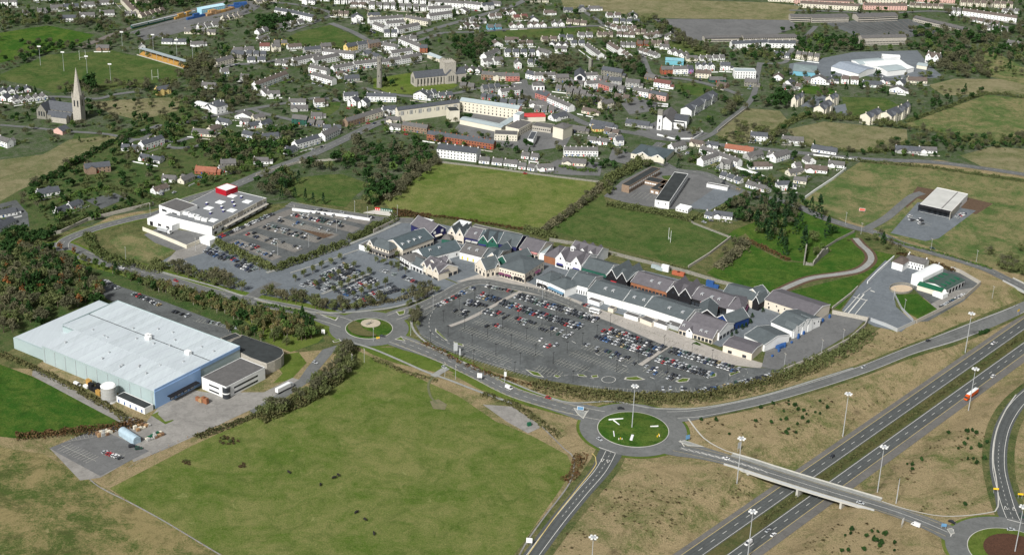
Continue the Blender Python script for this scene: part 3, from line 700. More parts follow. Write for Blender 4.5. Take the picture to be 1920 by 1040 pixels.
# ============================================================ CAR PARK ROWS
BAYS = []   # (x, y, heading, row index)
def bay_rows(p0, p1, sides, occ, desc, lines=True, pitch=2.5, depth=5.0, slant=0.0, spine=True, lane_w=0.16):
    a, b = G(*p0), G(*p1); L = math.dist(a, b); ux, uy = (b[0]-a[0])/L, (b[1]-a[1])/L; nx, ny = -uy, ux
    n = int(L/pitch)
    for sd_ in sides:
        row = []
        for i in range(n):
            t = (i+0.5)*pitch; c = (a[0]+ux*t+nx*sd_*depth*0.52, a[1]+uy*t+ny*sd_*depth*0.52)
            row.append((c[0], c[1], math.atan2(ny*sd_, nx*sd_)))
            if lines and i:
                t = i*pitch; s = (a[0]+ux*t, a[1]+uy*t); e = (s[0]+nx*sd_*depth, s[1]+ny*sd_*depth)
                V, Fc = strip_geo([s, e], lane_w, 0.42, False, 1); MARK.add(V, Fc, LINEP)
        BAYS.append((row, occ, desc+(' upper side' if sd_ > 0 else ' lower side') if len(sides) > 1 else desc))
    if spine and lines:
        V, Fc = strip_geo([a, b], 0.16, 0.42, False, 1); MARK.add(V, Fc, LINEP)
LINEP = mat('worn_bay_paint', (0.48, 0.475, 0.41), 0.8, 0.2)
B2 = (1, -1)
for a, b, o, d in (
    ((968,555),(1124,603),.94,'first row from the shops'),((1133,618),(1250,657),.93,'first row from the shops'),((1257,657),(1386,696),.95,'first row from the shops'),
    ((938,568),(1096,617),.95,'second row from the shops'),((1118,630),(1228,667),.85,'second row from the shops'),((1232,673),(1336,706),.85,'second row from the shops'),
    ((908,583),(1074,632),.55,'third row from the shops'),((1090,648),(1200,683),.4,'third row from the shops'),((1206,690),(1278,714),.45,'third row from the shops'),
    ((888,601),(1042,652),.12,'fourth row from the shops'),((1068,660),(1182,700),.04,'fourth row from the shops'),
    ((863,614),(1020,668),.0,'fifth row from the shops'),((1040,675),(1110,698),.03,'fifth row from the shops'),
    ((868,645),(960,681),.0,'sixth row from the shops'),((1000,690),(1060,706),.0,'sixth row from the shops'),
    ((893,553),(938,566),.9,'row left of the paved walkway'),((872,567),(912,578),.8,'second row left of the paved walkway'),((850,580),(880,592),.5,'third row left of the paved walkway')):
    bay_rows(a, b, B2, o, d)
bay_rows((822,578),(897,541),(1,),.72,'row along the curved upper left edge')
bay_rows((902,538),(962,551),(1,),.85,'row nearest the outlet road')
bay_rows((783,604),(822,573),(1,),.0,'left edge')
bay_rows((786,625),(860,663),(-1,),.0,'lower edge'); bay_rows((862,664),(1000,705),(-1,),.0,'lower edge')
bay_rows((1085,722),(1240,735),(-1,),.0,'lower edge'); bay_rows((1240,733),(1315,735),(1,),.3,'lower right edge', lines=True)
bay_rows((1310,731),(1372,719),(-1,),.8,'lower right edge'); bay_rows((1374,718),(1446,700),(-1,),.85,'lower right edge')
bay_rows((1180,608),(1262,637),(-1,),.0,'beside the cafe'); bay_rows((1088,573),(1106,580),(1,),.8,'short row beside the cafe')
# paved overflow car park
bay_rows((388,470),(478,510),B2,.72,'left part of the tree lined car park'); bay_rows((425,462),(500,497),(1,-1),.35,'left part beside the long hedge')
bay_rows((570,540),(655,497),B2,.78,'first pair of rows in the tree lined car park'); bay_rows((600,545),(672,508),B2,.8,'second pair of rows in the tree lined car park')
bay_rows((637,556),(705,522),B2,.85,'third pair of rows in the tree lined car park'); bay_rows((665,566),(750,540),B2,.8,'fourth pair of rows in the tree lined car park')
bay_rows((540,500),(640,466),(1,),.35,'strip beside the long footpath'); bay_rows((705,507),(742,520),(1,),.85,'short row under the corner shop'); bay_rows((750,522),(788,538),(1,),.8,'short row near the gabled shops')
# supermarket
bay_rows((405,452),(520,402),(1,),.75,'row against the supermarket wall', lines=False)
for a, b, o, d in (((435,450),(520,483),.35,'first bays from the supermarket'),((462,437),(560,469),.3,'second bays from the supermarket'),((492,424),(600,452),.4,'third bays from the supermarket'),
                   ((520,412),(628,440),.3,'fourth bays from the supermarket'),((550,402),(650,425),.62,'fifth bays from the supermarket'),((580,395),(660,411),.4,'sixth bays from the supermarket')):
    bay_rows(a, b, B2, o, d)
bay_rows((1745,392),(1768,398),B2,.8,'row at the flat roofed store'); bay_rows((1700,407),(1745,425),B2,.35,'middle rows at the flat roofed store'); bay_rows((1795,412),(1815,402),(1,),.8,'right row at the flat roofed store')
# staff parking
bay_rows((115,835),(180,865),B2,.0,'staff'); bay_rows((192,852),(232,862),(1,),.0,'staff', lines=True); bay_rows((128,828),(200,815),(1,),.0,'staff')
bay_rows((190,545),(300,582),(1,),.0,'rear parking', lines=False)
bay_rows((185,526),(218,545),(1,),.75,'upper row behind the factory', lines=False); bay_rows((240,552),(298,577),(1,),.85,'middle row behind the factory', lines=False); bay_rows((315,585),(352,598),(1,),.55,'middle row behind the factory', lines=False); bay_rows((362,602),(460,622),(1,),.55,'lower row behind the factory', lines=True)
bay_rows((1770,580),(1815,555),(1,),.8,'row inside the garage yard wall', lines=False)
# school ground courts
for k in range(9):
    a = G(1180+8*k, 372+0.9*k); b = G(1195+8*k, 360+0.9*k); V, Fc = strip_geo([a, b], 0.12, 0.42, False, 1); MARK.add(V, Fc, LINEP)
for k in range(14):
    a = G(1560+12*k, 42-0.2*k); b = G(1640+8*k, 70-0.3*k); V, Fc = strip_geo([a, b], 0.9, 0.42, False, 1); MARK.add(V, Fc, LOTT)

for d in (12.2, 8.4, -6.5, -10.3):
    for e in (-.85, .85): WEAR.add([(*from_sd(s_, d+e+t), CUT+.135) for s_ in (-250, 2600) for t in (-.3, .3)], [(0, 1, 3, 2)], TRACKD)
tag(WEAR.obj('road_wear'), kind='structure')
# ============================================================ BUILDINGS
def gable_geo(w, r, x0, y0, x1, y1, z0, z1, rise, wall, roof, ax='x', oh=0.35, hip=0.0, th=0.22):
    """walls with gable ends into w, two roof slabs (or a hipped roof) into r"""
    if rise <= 0:
        w.box(x0, y0, z0, x1, y1, z1, wall)
        r.box(x0+0.25, y0+0.25, z1-0.02, x1-0.25, y1-0.25, z1+0.05, roof)
        w.box(x0-0.02, y0-0.02, z1-0.6, x1+0.02, y0+0.25, z1+0.3, wall); w.box(x0-0.02, y1-0.25, z1-0.6, x1+0.02, y1+0.02, z1+0.3, wall)
        w.box(x0-0.02, y0+0.25, z1-0.6, x0+0.25, y1-0.25, z1+0.3, wall); w.box(x1-0.25, y0+0.25, z1-0.6, x1+0.02, y1-0.25, z1+0.3, wall)
        return
    if hip > 0:
        w.box(x0, y0, z0, x1, y1, z1, wall)
        a, b, c, d = x0-oh, y0-oh, x1+oh, y1+oh; zt = z1+rise
        if ax == 'x':
            h = min(hip*(y1-y0)/2, (x1-x0)*0.48); rA, rB = (a+h+oh, (b+d)/2), (c-h-oh, (b+d)/2)
            V = [(a,b,z1),(c,b,z1),(c,d,z1),(a,d,z1),(rA[0],rA[1],zt),(rB[0],rB[1],zt)]
            r.add(V, [(0,1,5,4),(1,2,5),(2,3,4,5),(3,0,4),(3,2,1,0)], roof)
        else:
            h = min(hip*(x1-x0)/2, (y1-y0)*0.48); m = (a+c)/2
            V = [(a,b,z1),(c,b,z1),(c,d,z1),(a,d,z1),(m,b+h+oh,zt),(m,d-h-oh,zt)]
            r.add(V, [(0,1,4),(1,2,5,4),(2,3,5),(3,0,4,5),(3,2,1,0)], roof)
        return
    if ax == 'x':
        m = (y0+y1)/2
        w.add([(x0,y0,z0),(x1,y0,z0),(x1,y1,z0),(x0,y1,z0),(x0,y0,z1),(x1,y0,z1),(x1,y1,z1),(x0,y1,z1),(x0,m,z1+rise),(x1,m,z1+rise)],
              [(0,1,5,4),(2,3,7,6),(1,2,6,9,5),(3,0,4,8,7)], wall)
        k = rise/(m-y0)
        for ya, s in ((y0, -1), (y1, 1)):
            e = ya+s*oh; ze = z1-oh*k
            V = [(x0-oh*.6,e,ze),(x1+oh*.6,e,ze),(x1+oh*.6,m,z1+rise),(x0-oh*.6,m,z1+rise)]
            V += [(a, b, c+th) for a, b, c in V]
            r.add(V, [(0,1,2,3),(4,5,6,7),(0,1,5,4),(1,2,6,5),(2,3,7,6),(3,0,4,7)], roof)
    else:
        m = (x0+x1)/2
        w.add([(x0,y0,z0),(x1,y0,z0),(x1,y1,z0),(x0,y1,z0),(x0,y0,z1),(x1,y0,z1),(x1,y1,z1),(x0,y1,z1),(m,y0,z1+rise),(m,y1,z1+rise)],
              [(1,2,6,5),(3,0,4,7),(0,1,5,8,4),(2,3,7,9,6)], wall)
        k = rise/(m-x0)
        for xa, s in ((x0, -1), (x1, 1)):
            e = xa+s*oh; ze = z1-oh*k
            V = [(e,y0-oh*.6,ze),(e,y1+oh*.6,ze),(m,y1+oh*.6,z1+rise),(m,y0-oh*.6,z1+rise)]
            V += [(a, b, c+th) for a, b, c in V]
            r.add(V, [(0,1,2,3),(4,5,6,7),(0,1,5,4),(1,2,6,5),(2,3,7,6),(3,0,4,7)], roof)
def wins(mb, side, L, D, zb, n, w=1.1, h=1.3, m=None, x0=0.0, x1=None, off=0.05, y0=0.0):
    m = m or GLASS; span = (x1 if x1 is not None else (L if side in 'fb' else D))-x0
    for i in range(n):
        c = x0+span*(i+0.5)/n
        if side == 'f': mb.box(c-w/2, y0-off, zb, c+w/2, y0+0.02, zb+h, m, True)
        elif side == 'b': mb.box(c-w/2, D-0.02, zb, c+w/2, D+off, zb+h, m, True)
        elif side == 'l': mb.box(-off, c-w/2, zb, 0.02, c+w/2, zb+h, m, True)
        else: mb.box(L-0.02, c-w/2, zb, L+off, c+w/2, zb+h, m, True)
def barge(root, x0, y0, x1, y1, z1, rise, ax, ends=(0, 1), oh=.35, m=None):
    m = m or W_WHITE; mb = MB()
    for e in ends:
        if ax == 'x':
            xx = (x0-oh*.6-.1, x0-oh*.6+.06) if e == 0 else (x1+oh*.6-.06, x1+oh*.6+.1); c = (y0+y1)/2; k = rise/(c-y0)
            for s in (-1, 1):
                ye = c+s*(c-y0+oh); V = [(xx[0],ye,z1-oh*k-.25),(xx[1],ye,z1-oh*k-.25),(xx[1],c,z1+rise-.25),(xx[0],c,z1+rise-.25)]; V += [(a,b,h+.62) for a,b,h in V]
                mb.add(V, [(0,1,2,3),(4,5,6,7),(0,1,5,4),(1,2,6,5),(2,3,7,6),(3,0,4,7)], m)
        else:
            yy = (y0-oh*.6-.1, y0-oh*.6+.06) if e == 0 else (y1+oh*.6-.06, y1+oh*.6+.1); c = (x0+x1)/2; k = rise/(c-x0)
            for s in (-1, 1):
                xe = c+s*(c-x0+oh); V = [(xe,yy[0],z1-oh*k-.25),(xe,yy[1],z1-oh*k-.25),(c,yy[1],z1+rise-.25),(c,yy[0],z1+rise-.25)]; V += [(a,b,h+.62) for a,b,h in V]
                mb.add(V, [(0,1,2,3),(4,5,6,7),(0,1,5,4),(1,2,6,5),(2,3,7,6),(3,0,4,7)], m)
    o = mb.obj('bargeboard', root); o['kind'] = 'stuff'
def frame3(A, B, D, z, gz=0.0):
    a, b, d = P(*A, z), P(*B, z), P(*D, z)
    L = math.hypot(b[0]-a[0], b[1]-a[1]); rz = math.atan2(b[1]-a[1], b[0]-a[0])
    dp = -(d[0]-a[0])*math.sin(rz)+(d[1]-a[1])*math.cos(rz)
    return a, rz, L, dp
ALLB = []
def big(name, label, cat, A, B, D, z, rise=0, wall=None, roof=None, ax='x', hip=0.0, w=(), group=None, chim=0, extra=None, oh=0.4, chm=None):
    """a building from three eave corners: near left, near right, far left. w: (side, storeys/z, n, width, height, part?)"""
    a, rz, L, dp = frame3(A, B, D, z); dp = max(dp, 3)
    root = thing(name, label, cat, (a[0], a[1], 0), rz, group)
    wm, rm = MB(), MB(); gable_geo(wm, rm, 0, 0, L, dp, -0.3, z, rise, wall, roof, ax, oh, hip)
    wm.obj('wall', root); rf = rm.obj('roof', root)
    wb = MB()
    for q in w:
        side, zb, n, ww, hh = q[:5]; mm = q[5] if len(q) > 5 else None
        if ww >= 3.2:
            for i in range(n):
                one = MB(); span = (L if side in 'fb' else dp)
                wins(one, side, L, dp, zb, 1, ww, hh, mm, x0=span*i/n, x1=span*(i+1)/n); one.obj('window', root)
        else: wins(wb, side, L, dp, zb, n, ww, hh, mm)
    o = wb.obj('window', root)
    if o: o['kind'] = 'stuff'
    for i in range(chim):
        c = MB(); t = (i+0.5)/chim if chim > 1 else 0.06
        if ax == 'x': cx, cy = 0.5+(L-1)*(i/(chim-1) if chim > 1 else 0.5), dp/2
        else: cx, cy = L/2, 0.5+(dp-1)*(i/(chim-1) if chim > 1 else 0.5)
        c.box(cx-0.45, cy-0.35, z+rise-0.6, cx+0.45, cy+0.35, z+rise+1.2, chm or wall); c.box(cx-0.2, cy-0.15, z+rise+1.2, cx+0.2, cy+0.15, z+rise+1.6, R_RED)
        c.obj('chimney', rf)
    if extra: extra(root, L, dp, z, rise, rf)
    if name == 'shop_building' and rise > 0 and hip == 0: barge(root, 0, 0, L, dp, z, rise, ax)
    c = (L/2, dp/2); ca, sa = math.cos(rz), math.sin(rz)
    ALLB.append((a[0]+c[0]*ca-c[1]*sa, a[1]+c[0]*sa+c[1]*ca, math.hypot(L, dp)/2))
    return root, L, dp
def dormer(root, rf, x, y, z, m=None, w=1.7):
    mb = MB(); m = m or W_WHITE; mb.box(x-w/2, y, z-1.2, x+w/2, y+2.6, z+1.2, m); mb.box(x-w/2-.15, y-.2, z+1.2, x+w/2+.15, y+2.7, z+1.4, GALV)
    o = mb.obj('dormer', root)
    g = MB(); g.box(x-w*.3, y-0.06, z-0.1, x+w*.3, y+0.02, z+0.9, GLASS, True); g.obj('window', o)
def dorm_f(xs, k=0.35):
    def f(root, L, dp, z, rise, rf):
        for x in xs: dormer(root, rf, L*x, dp*k*0.5, z+rise*k, None)
    return f
def gables_f(xs, gw, gh, wall, roof, depth=None, base=None):
    """cross gables on the near side, standing slightly proud"""
    def f(root, L, dp, z, rise, rf):
        for x in xs:
            a, b = MB(), MB(); gable_geo(a, b, L*x-gw/2, -0.5, L*x+gw/2, (depth or dp*0.5), 0, z, gh, wall, roof, 'y', 0.3)
            o = a.obj('gable', root); b.obj('gable_roof', o); barge(root, L*x-gw/2, -0.5, L*x+gw/2, 5, z, gh, 'y', (0,), .3)
            g = MB(); g.box(L*x-0.7, -0.57, z+0.3, L*x+0.7, -0.48, z+1.8, GLASS, True); g.box(L*x-gw*.36, -1.6, z-4.6, L*x+gw*.36, -0.52, z-4.3, GLASS, True); g.box(L*x-gw*.36, -0.57, z-6, L*x+gw*.36, -0.5, z-4.4, GLASS, True)
            g.obj('window', o)['kind'] = 'stuff'
    return f
def awn(m, spans, zt=3.6, dp_=1.4, side='f'):
    def f(root, L, dp, z, rise, rf):
        for s0, s1 in spans:
            mb = MB()
            if side == 'f': V = [(L*s0,-0.06,zt),(L*s1,-0.06,zt),(L*s1,-dp_,zt-0.9),(L*s0,-dp_,zt-0.9)]
            else: V = [(L+0.06,dp*s0,zt),(L+0.06,dp*s1,zt),(L+dp_,dp*s1,zt-0.9),(L+dp_,dp*s0,zt-0.9)]
            V += [(a, b, c-0.25) for a, b, c in V]
            mb.add(V, [(0,1,2,3),(4,5,6,7),(0,1,5,4),(1,2,6,5),(2,3,7,6),(3,0,4,7)], m); mb.obj('awning', root)
    return f
def both(*fs):
    def f(*a):
        for g in fs: g(*a)
    return f
def shopfront(side='f', n=6, z0=0.3):
    def f(root, L, dp, z, rise, rf):
        for i in range(n):
            mb = MB(); span = L if side == 'f' else dp; a, b = span*(i+0.12)/n, span*(i+0.88)/n
            if side == 'f': mb.box(a, -0.07, z0, b, 0.02, 2.9, GLASS, True)
            else: mb.box(L-0.02, a, z0, L+0.07, b, 2.9, GLASS, True)
            mb.obj('shop_window', root)
    return f
def canopy_skirt(m, h=3.6, out=2.2):
    def f(root, L, dp, z, rise, rf):
        mb = MB()
        V = [(-0.1,-0.05,h+.9),(L+.05,-0.05,h+.9),(L+out,-out,h),(-0.1,-out,h),(L+.05,dp,h+.9),(L+out,dp,h)]
        V += [(a,b,c-.2) for a,b,c in V]
        mb.add(V, [(0,1,2,3),(1,4,5,2),(6,7,8,9),(7,10,11,8),(2,3,9,8),(5,2,8,11)], m); mb.obj('canopy', root)
        p = MB()
        for i in range(9): p.cyl((L*i/8, -out+.2, 0), (L*i/8, -out+.2, h), .12, .12, BLACK, 5)
        for i in range(1, 6): p.cyl((L+out-.2, dp*i/5, 0), (L+out-.2, dp*i/5, h), .12, .12, BLACK, 5)
        o = p.obj('post', root); o['kind'] = 'stuff'
    return f
VG = 'outlet village shops'
def shop(label, A, B, D, z, rise, wall, roof, **k): return big('shop_building', label, 'shop', A, B, D, z, rise, wall, roof, group=VG, **k)
shop('beige corner shop with hipped slate roof and dark canopy skirt, at the left end', (690,457),(729,470),(714,447),7,4,W_BEIGE,R_TEAL,hip=.8,
     w=(('f',5,7,1.3,1.5),('r',5,6,1.3,1.5)), extra=both(canopy_skirt(R_GREY), shopfront('f',6), shopfront('r',5), gables_f((.12,),6,4,W_BEIGE,R_TEAL)))
shop('low white flat annexe at the left tip of the village', (673,459),(692,465),(690,451),4,0,W_WHITE,R_GREY)
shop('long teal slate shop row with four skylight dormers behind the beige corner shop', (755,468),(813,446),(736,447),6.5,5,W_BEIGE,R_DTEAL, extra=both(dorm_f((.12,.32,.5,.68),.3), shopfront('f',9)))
shop('tall navy timber gabled shop with a flat white roof light, highest at the back left', (808,437),(836,428),(781,417),8,5.5,NAVY,R_MAUVE,ax='y', extra=both(shopfront('f',3), awn(W_BEIGE,((.25,.7),),5)), w=(('f',6.2,2,2.4,2.2,W_WHITE),))
shop('flat white plant roof block behind the navy gabled shop', (780,416),(800,421),(795,408),9.5,0,W_GREY,R_WHITE)
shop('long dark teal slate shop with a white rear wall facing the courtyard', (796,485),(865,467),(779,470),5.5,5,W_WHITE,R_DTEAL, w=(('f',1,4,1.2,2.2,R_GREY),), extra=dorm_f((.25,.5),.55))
shop('small white two storey shop with hipped slate roof beside the alley', (750,480),(768,491),(771,466),6.5,3,W_WHITE,R_GREY,hip=.9, w=(('f',4,4,1,1.5),('f',.6,4,1.6,2.2)), extra=awn(BLKC,((.05,.45),(.55,.95)),3.4))
shop('low grey roofed shop between the small white shop and the cream gables', (768,492),(792,503),(785,480),5,3,W_WHITE,R_TEAL, extra=shopfront('f',4))
shop('cream shop with mauve roof and three front gables facing the tree lined car park', (789,496),(822,512),(812,478),6,4.5,W_BEIGE,R_MAUVE, extra=both(gables_f((.2,.55,.88),6.5,4.2,W_BEIGE,R_MAUVE), shopfront('r',4)))
shop('low cream shop wing with grey lean-to roof at the front corner', (824,512),(857,501),(806,497),4.6,0,W_BEIGE,R_TEAL, w=(('f',1,6,1.1,2.4),('l',1,3,1.4,2.2)))
shop('cream upper wing with two mauve gables above the grey lean-to', (820,500),(846,491),(803,490),7,3.5,W_BEIGE,R_MAUVE, extra=gables_f((.25,.75),6,4,W_GREY,R_MAUVE))
shop('small dark green kiosk with pyramid roof between the two alleys', (828,448),(845,450),(838,440),5,3,GREENC,R_GREY,hip=1, w=())
shop('grey roofed shop with white wall and three yellow doors on the courtyard', (862,472),(903,482),(870,453),6,4,W_WHITE,R_GREY, w=(('f',.3,4,1.2,2.6,YELP),), extra=dorm_f((.3,.65),.4))
shop('beige shop with two steep gables between the navy gable and the mauve row', (839,437),(869,443),(851,423),6.5,3,W_BEIGE,R_TEAL, extra=both(gables_f((.28,.78),7,6,W_BEIGE,R_TEAL,14), shopfront('f',4)))
shop('pale flat roofed plant block at the back of the mauve row', (849,421),(872,426),(858,411),8,0,W_GREY,R_WHITE)
shop('long narrow grey lean-to store along the back of the left shops', (886,424),(975,443),(890,420),4.5,0,W_GREY,R_GREY)
shop('white monopitch link block beside the coral fascia shop', (1009,474),(1022,476),(1030,458),5.5,0,W_WHITE,R_LIGHT)
shop('grey slate back range behind the yellow door shop', (905,481),(931,487),(922,462),5.5,3.5,W_BEIGE,R_TEAL)
shop('flat roofed plant well with white units behind the plum awning shop', (955,487),(990,492),(968,477),6,0,GREENC,R_GREY)
shop('grey slate infill range behind the blue awning shop', (1060,520),(1092,527),(1078,505),6,3.5,W_WHITE,R_TEAL)
shop('mauve roofed navy shop with one dormer below the green back lane', (871,444),(899,450),(883,425),6,4.5,NAVY,R_MAUVE, extra=both(dorm_f((.55,),.4), awn(W_GREY,((.1,.45),(.5,.9)),4), shopfront('f',5)))
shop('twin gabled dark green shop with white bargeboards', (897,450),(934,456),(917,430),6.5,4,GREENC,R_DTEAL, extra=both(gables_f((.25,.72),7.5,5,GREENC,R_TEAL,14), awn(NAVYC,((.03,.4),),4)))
shop('grey slate shop with a small white gable beside the twin green gables', (933,456),(968,463),(950,434),6,5,NAVY,R_TEAL, extra=both(gables_f((.55,),4.5,3,W_WHITE,R_TEAL), shopfront('f',5)))
shop('mauve roofed shop with a coral fascia under its eave', (974,465),(1010,474),(992,444),6,5,W_BEIGE,R_MAUVE, extra=both(awn(mat('coral_fascia',(.45,.2,.19)),((.05,.95),),5.8,1.6), shopfront('f',5)))
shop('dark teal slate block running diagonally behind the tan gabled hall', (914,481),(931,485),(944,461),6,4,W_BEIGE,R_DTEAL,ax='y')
shop('green slate block running diagonally beside the central green kiosk', (934,484),(950,492),(966,463),6,4,GREENC,R_TEAL,ax='y')
shop('tan gabled hall with steep slate roof at the centre entrance', (911,506),(938,499),(890,494),6.5,6.5,W_BEIGE,R_TEAL, w=(('l',.5,3,2.2,2.8),('l',4.3,4,.9,1.1),('f',.5,3,2,2.6),('f',4.2,6,.8,1)), extra=gables_f((.8,),5,3.2,W_BEIGE,R_TEAL))
shop('cream corner shop with hipped green grey roof and plum awnings', (936,500),(984,513),(975,477),8,4,W_BEIGE,R_TEAL,hip=.9, w=(('f',4.8,10,.9,1.2),('r',4.8,6,.9,1.2),('f',.5,9,2,2.4),('r',.5,5,2,2.4)),
     extra=both(awn(PLUM,((.02,.22),(.25,.48)),3.9,1.7), awn(BLKC,((.6,.92),),3.9,1.8), awn(BLKC,((.05,.3),),3.9,1.7,'r'), awn(PLUM,((.5,.75),),3.9,1.7,'r')))
shop('white shop with mauve roof, white gables and a little clock cupola', (1043,484),(1090,498),(1064,461),7,5,W_WHITE,R_MAUVE, w=(('f',.4,7,1.6,2.3),('f',4.6,8,1,1.2)),
     extra=both(gables_f((.18,.8),9,6,W_WHITE,R_MAUVE), awn(NAVYC,((.05,.3),(.7,.95)),4.2,1.6)))
shop('mauve hipped shop left of the white clock shop', (1020,478),(1045,485),(1040,457),6,4.5,RUST,R_MAUVE,hip=.6)
shop('mauve three ridged shop behind the white clock shop', (1067,468),(1118,482),(1087,453),7,4.5,W_WHITE,R_MAUVE, extra=gables_f((.2,.5,.8),8,4,W_WHITE,R_MAUVE,16))
shop('green grey slate shop with white rail right of the white clock shop', (1091,501),(1138,514),(1106,481),6,4,GREENC,R_TEAL, extra=shopfront('f',7))
shop('black barn fronted shop with twin white topped gables and a red awning', (1137,515),(1176,527),(1173,497),6.5,3,BLACK,R_TEAL, extra=both(gables_f((.26,.76),8.5,6,BLACK,R_TEAL,24), awn(REDC,((.25,.5),),3.6,1.6), awn(W_WHITE,((.6,1),),3.0,1.6)))
shop('grey hipped front shop with a white wall and blue awning', (1029,529),(1059,543),(1053,513),6.5,3.5,W_WHITE,R_TEAL,hip=.8, extra=both(awn(BLUEC,((.03,.97),),3.7,1.8), shopfront('f',6)))
shop('white front shop with black awnings beside the central lane', (1006,522),(1030,530),(1034,507),6.5,3.5,W_WHITE,R_TEAL,hip=.8, w=(('f',4.4,3,.8,1),), extra=both(awn(BLKC,((.1,.8),),3.7,1.6), shopfront('f',3)))
shop('broad grey slate shop with rust brown timber end wall', (1068,530),(1102,539),(1094,508),7,4,W_WHITE,R_TEAL, w=(('f',.5,8,.8,2.8),))
shop('long white walled shop, first section right of the rust end wall', (1102,545),(1168,564),(1129,523),6.5,4,W_WHITE,R_TEAL, extra=dorm_f((.38,.6),.45))
shop('long white walled shop, middle section with two swept vents', (1168.5,564),(1208,575),(1195,542),6.5,4.2,W_WHITE,R_TEAL, extra=dorm_f((.35,.8),.4))
shop('long white walled shop, right section ending in a blank white gable', (1208.5,575),(1286,600),(1235,553),6.5,4,W_WHITE,R_TEAL, extra=dorm_f((.5,.82),.4))
shop('mauve roofed timber shop facing the lane behind the long white shops', (1183,528),(1250,547),(1204,508),5.5,4.5,RUST,R_MAUVE, extra=both(dorm_f((.48,.7),.4), shopfront('f',10)))
shop('black barn fronted shop with two identical gables and arched windows', (1250,547),(1295,558),(1279,524),6,3,BLACK,R_MAUVE, extra=both(gables_f((.27,.77),10,6.5,BLACK,R_MAUVE,22), shopfront('f',6)))
shop('mauve roofed shop with three dormers and a red fascia', (1295.5,558),(1362,578),(1321,536),5.5,4.5,BLACK,R_MAUVE, extra=both(dorm_f((.2,.48,.68),.4), awn(REDC,((.28,.8),),4.9,1.2), shopfront('f',8)))
shop('mauve hipped shop at the corner of the right square', (1362.5,578),(1392,583),(1388,553),6,4.5,W_WHITE,R_MAUVE,hip=.8, extra=both(awn(PLUM,((.2,.7),),3.6,1.5,'r'), shopfront('r',5)))
shop('teal roofed shop with a black back gable', (1308,590),(1342,594),(1338,570),6,5,BLACK,R_TEAL,ax='y')
shop('teal roofed shop with a navy blue gable end facing the square', (1342,596),(1367,608),(1370,578),6.5,5,NAVY2,R_TEAL,ax='y', w=(('r',.5,5,1.6,2.4),))
shop('mauve roofed shop between the navy gable and the cream gabled front', (1291,603),(1349,623),(1314,585),6.5,4,W_WHITE,R_MAUVE, extra=shopfront('r',4))
shop('cream front shop with mauve roof, small white gables and a veranda', (1273,616),(1336,635),(1288,603),4.2,4.2,W_BEIGE,R_MAUVE, extra=both(gables_f((.32,),5,3,W_WHITE,R_MAUVE), dorm_f((.08,.6,.75),.35), shopfront('f',9)))
shop('teal roofed shop at the far right back with a flat plant well', (1355,549),(1412,563),(1372,530),6.5,3,W_BEIGE,R_TEAL)
shop('small black and white gabled shop beside the right square', (1411,564),(1423,568),(1428,552),6.5,4.5,BLACK,R_TEAL,ax='y')
shop('teal roofed shop with a clock dormer at the far right back', (1425,558),(1443,550),(1408,541),6.5,4.5,W_BEIGE,R_TEAL)
shop('cream and white shop with a broad mauve roof at the right end', (1434,561),(1526,591),(1463,541),7,3,W_BEIGE,R_MAUVE, w=(('f',4,6,1,1.2),('f',.6,5,1.2,2)))
shop('teal roofed shop with three white gables facing the service yard', (1446,603),(1486,620),(1488,575),6.5,4,W_WHITE,R_TEAL, w=(('r',3.8,7,1,1.5),), extra=lambda root, L, dp, z, rise, rf: [ (lambda a, b: (a.obj('gable', root), b.obj('gable_roof', root)))(*(lambda a, b: (gable_geo(a, b, L*0.55, dp*y-2.5, L+0.4, dp*y+2.5, 0, z, 4, W_WHITE, R_TEAL, 'x', .2), (a, b))[1])(MB(), MB())) for y in (.12,.42,.62)])
shop('low teal roofed shop with white ridge pipes between the cream corner and the yard', (1396,628),(1434,646),(1430,604),5.5,3,W_WHITE,R_TEAL)
shop('yellow cream corner shop with mauve roof at the lower right of the village', (1356,646),(1410,662),(1376,629),5.5,1.2,W_BEIGE,R_MAUVE, w=(('f',.4,2,3,2.2),))
for lb, A, B, D, m in (('low white flat cafe block behind the front forecourt wall',(1102,561),(1124,568),(1107,556),W_WHITE),('low cream kiosk left of the cycle racks',(1200,597),(1222,606),(1208,590),W_BEIGE),
        ('low white flat unit between the cream kiosks',(1170,588),(1196,596),(1176,583),W_WHITE),('low white flat unit right of the cream kiosk',(1224,603),(1250,612),(1230,596),W_WHITE),('grey metal roofed delivery bay beside the cream gabled front',(1248,606),(1272,614),(1254,599),GALV),
        ('small cream gate lodge in front of the long white wall',(1140,577),(1150,580),(1145,572),W_BEIGE)):
    big('service_unit', lb, 'shop unit', A, B, D, 3.0, 0, m, R_GREY, group='low service units in front of the long white wall')
# cupola on the white clock shop
def cupola():
    p = P(1074, 467, 12.5); r = thing('clock_cupola', 'little white clock cupola on the mauve roof of the white gabled shop', 'cupola', (p[0], p[1], 11.2), AX*0-0.5)
    a = MB(); a.box(-1.3,-1.3,0,1.3,1.3,2.6,W_WHITE); a.obj('body', r); b = MB(); b.add([(-1.6,-1.6,2.6),(1.6,-1.6,2.6),(1.6,1.6,2.6),(-1.6,1.6,2.6),(0,0,4.2)],[(0,1,4),(1,2,4),(2,3,4),(3,0,4),(3,2,1,0)],W_WHITE); b.obj('roof', r)
    c = MB(); c.cyl((0,-1.36,1.4),(0,-1.3,1.4),.8,.8,GLASS,12); c.obj('clock_face', r)
cupola()

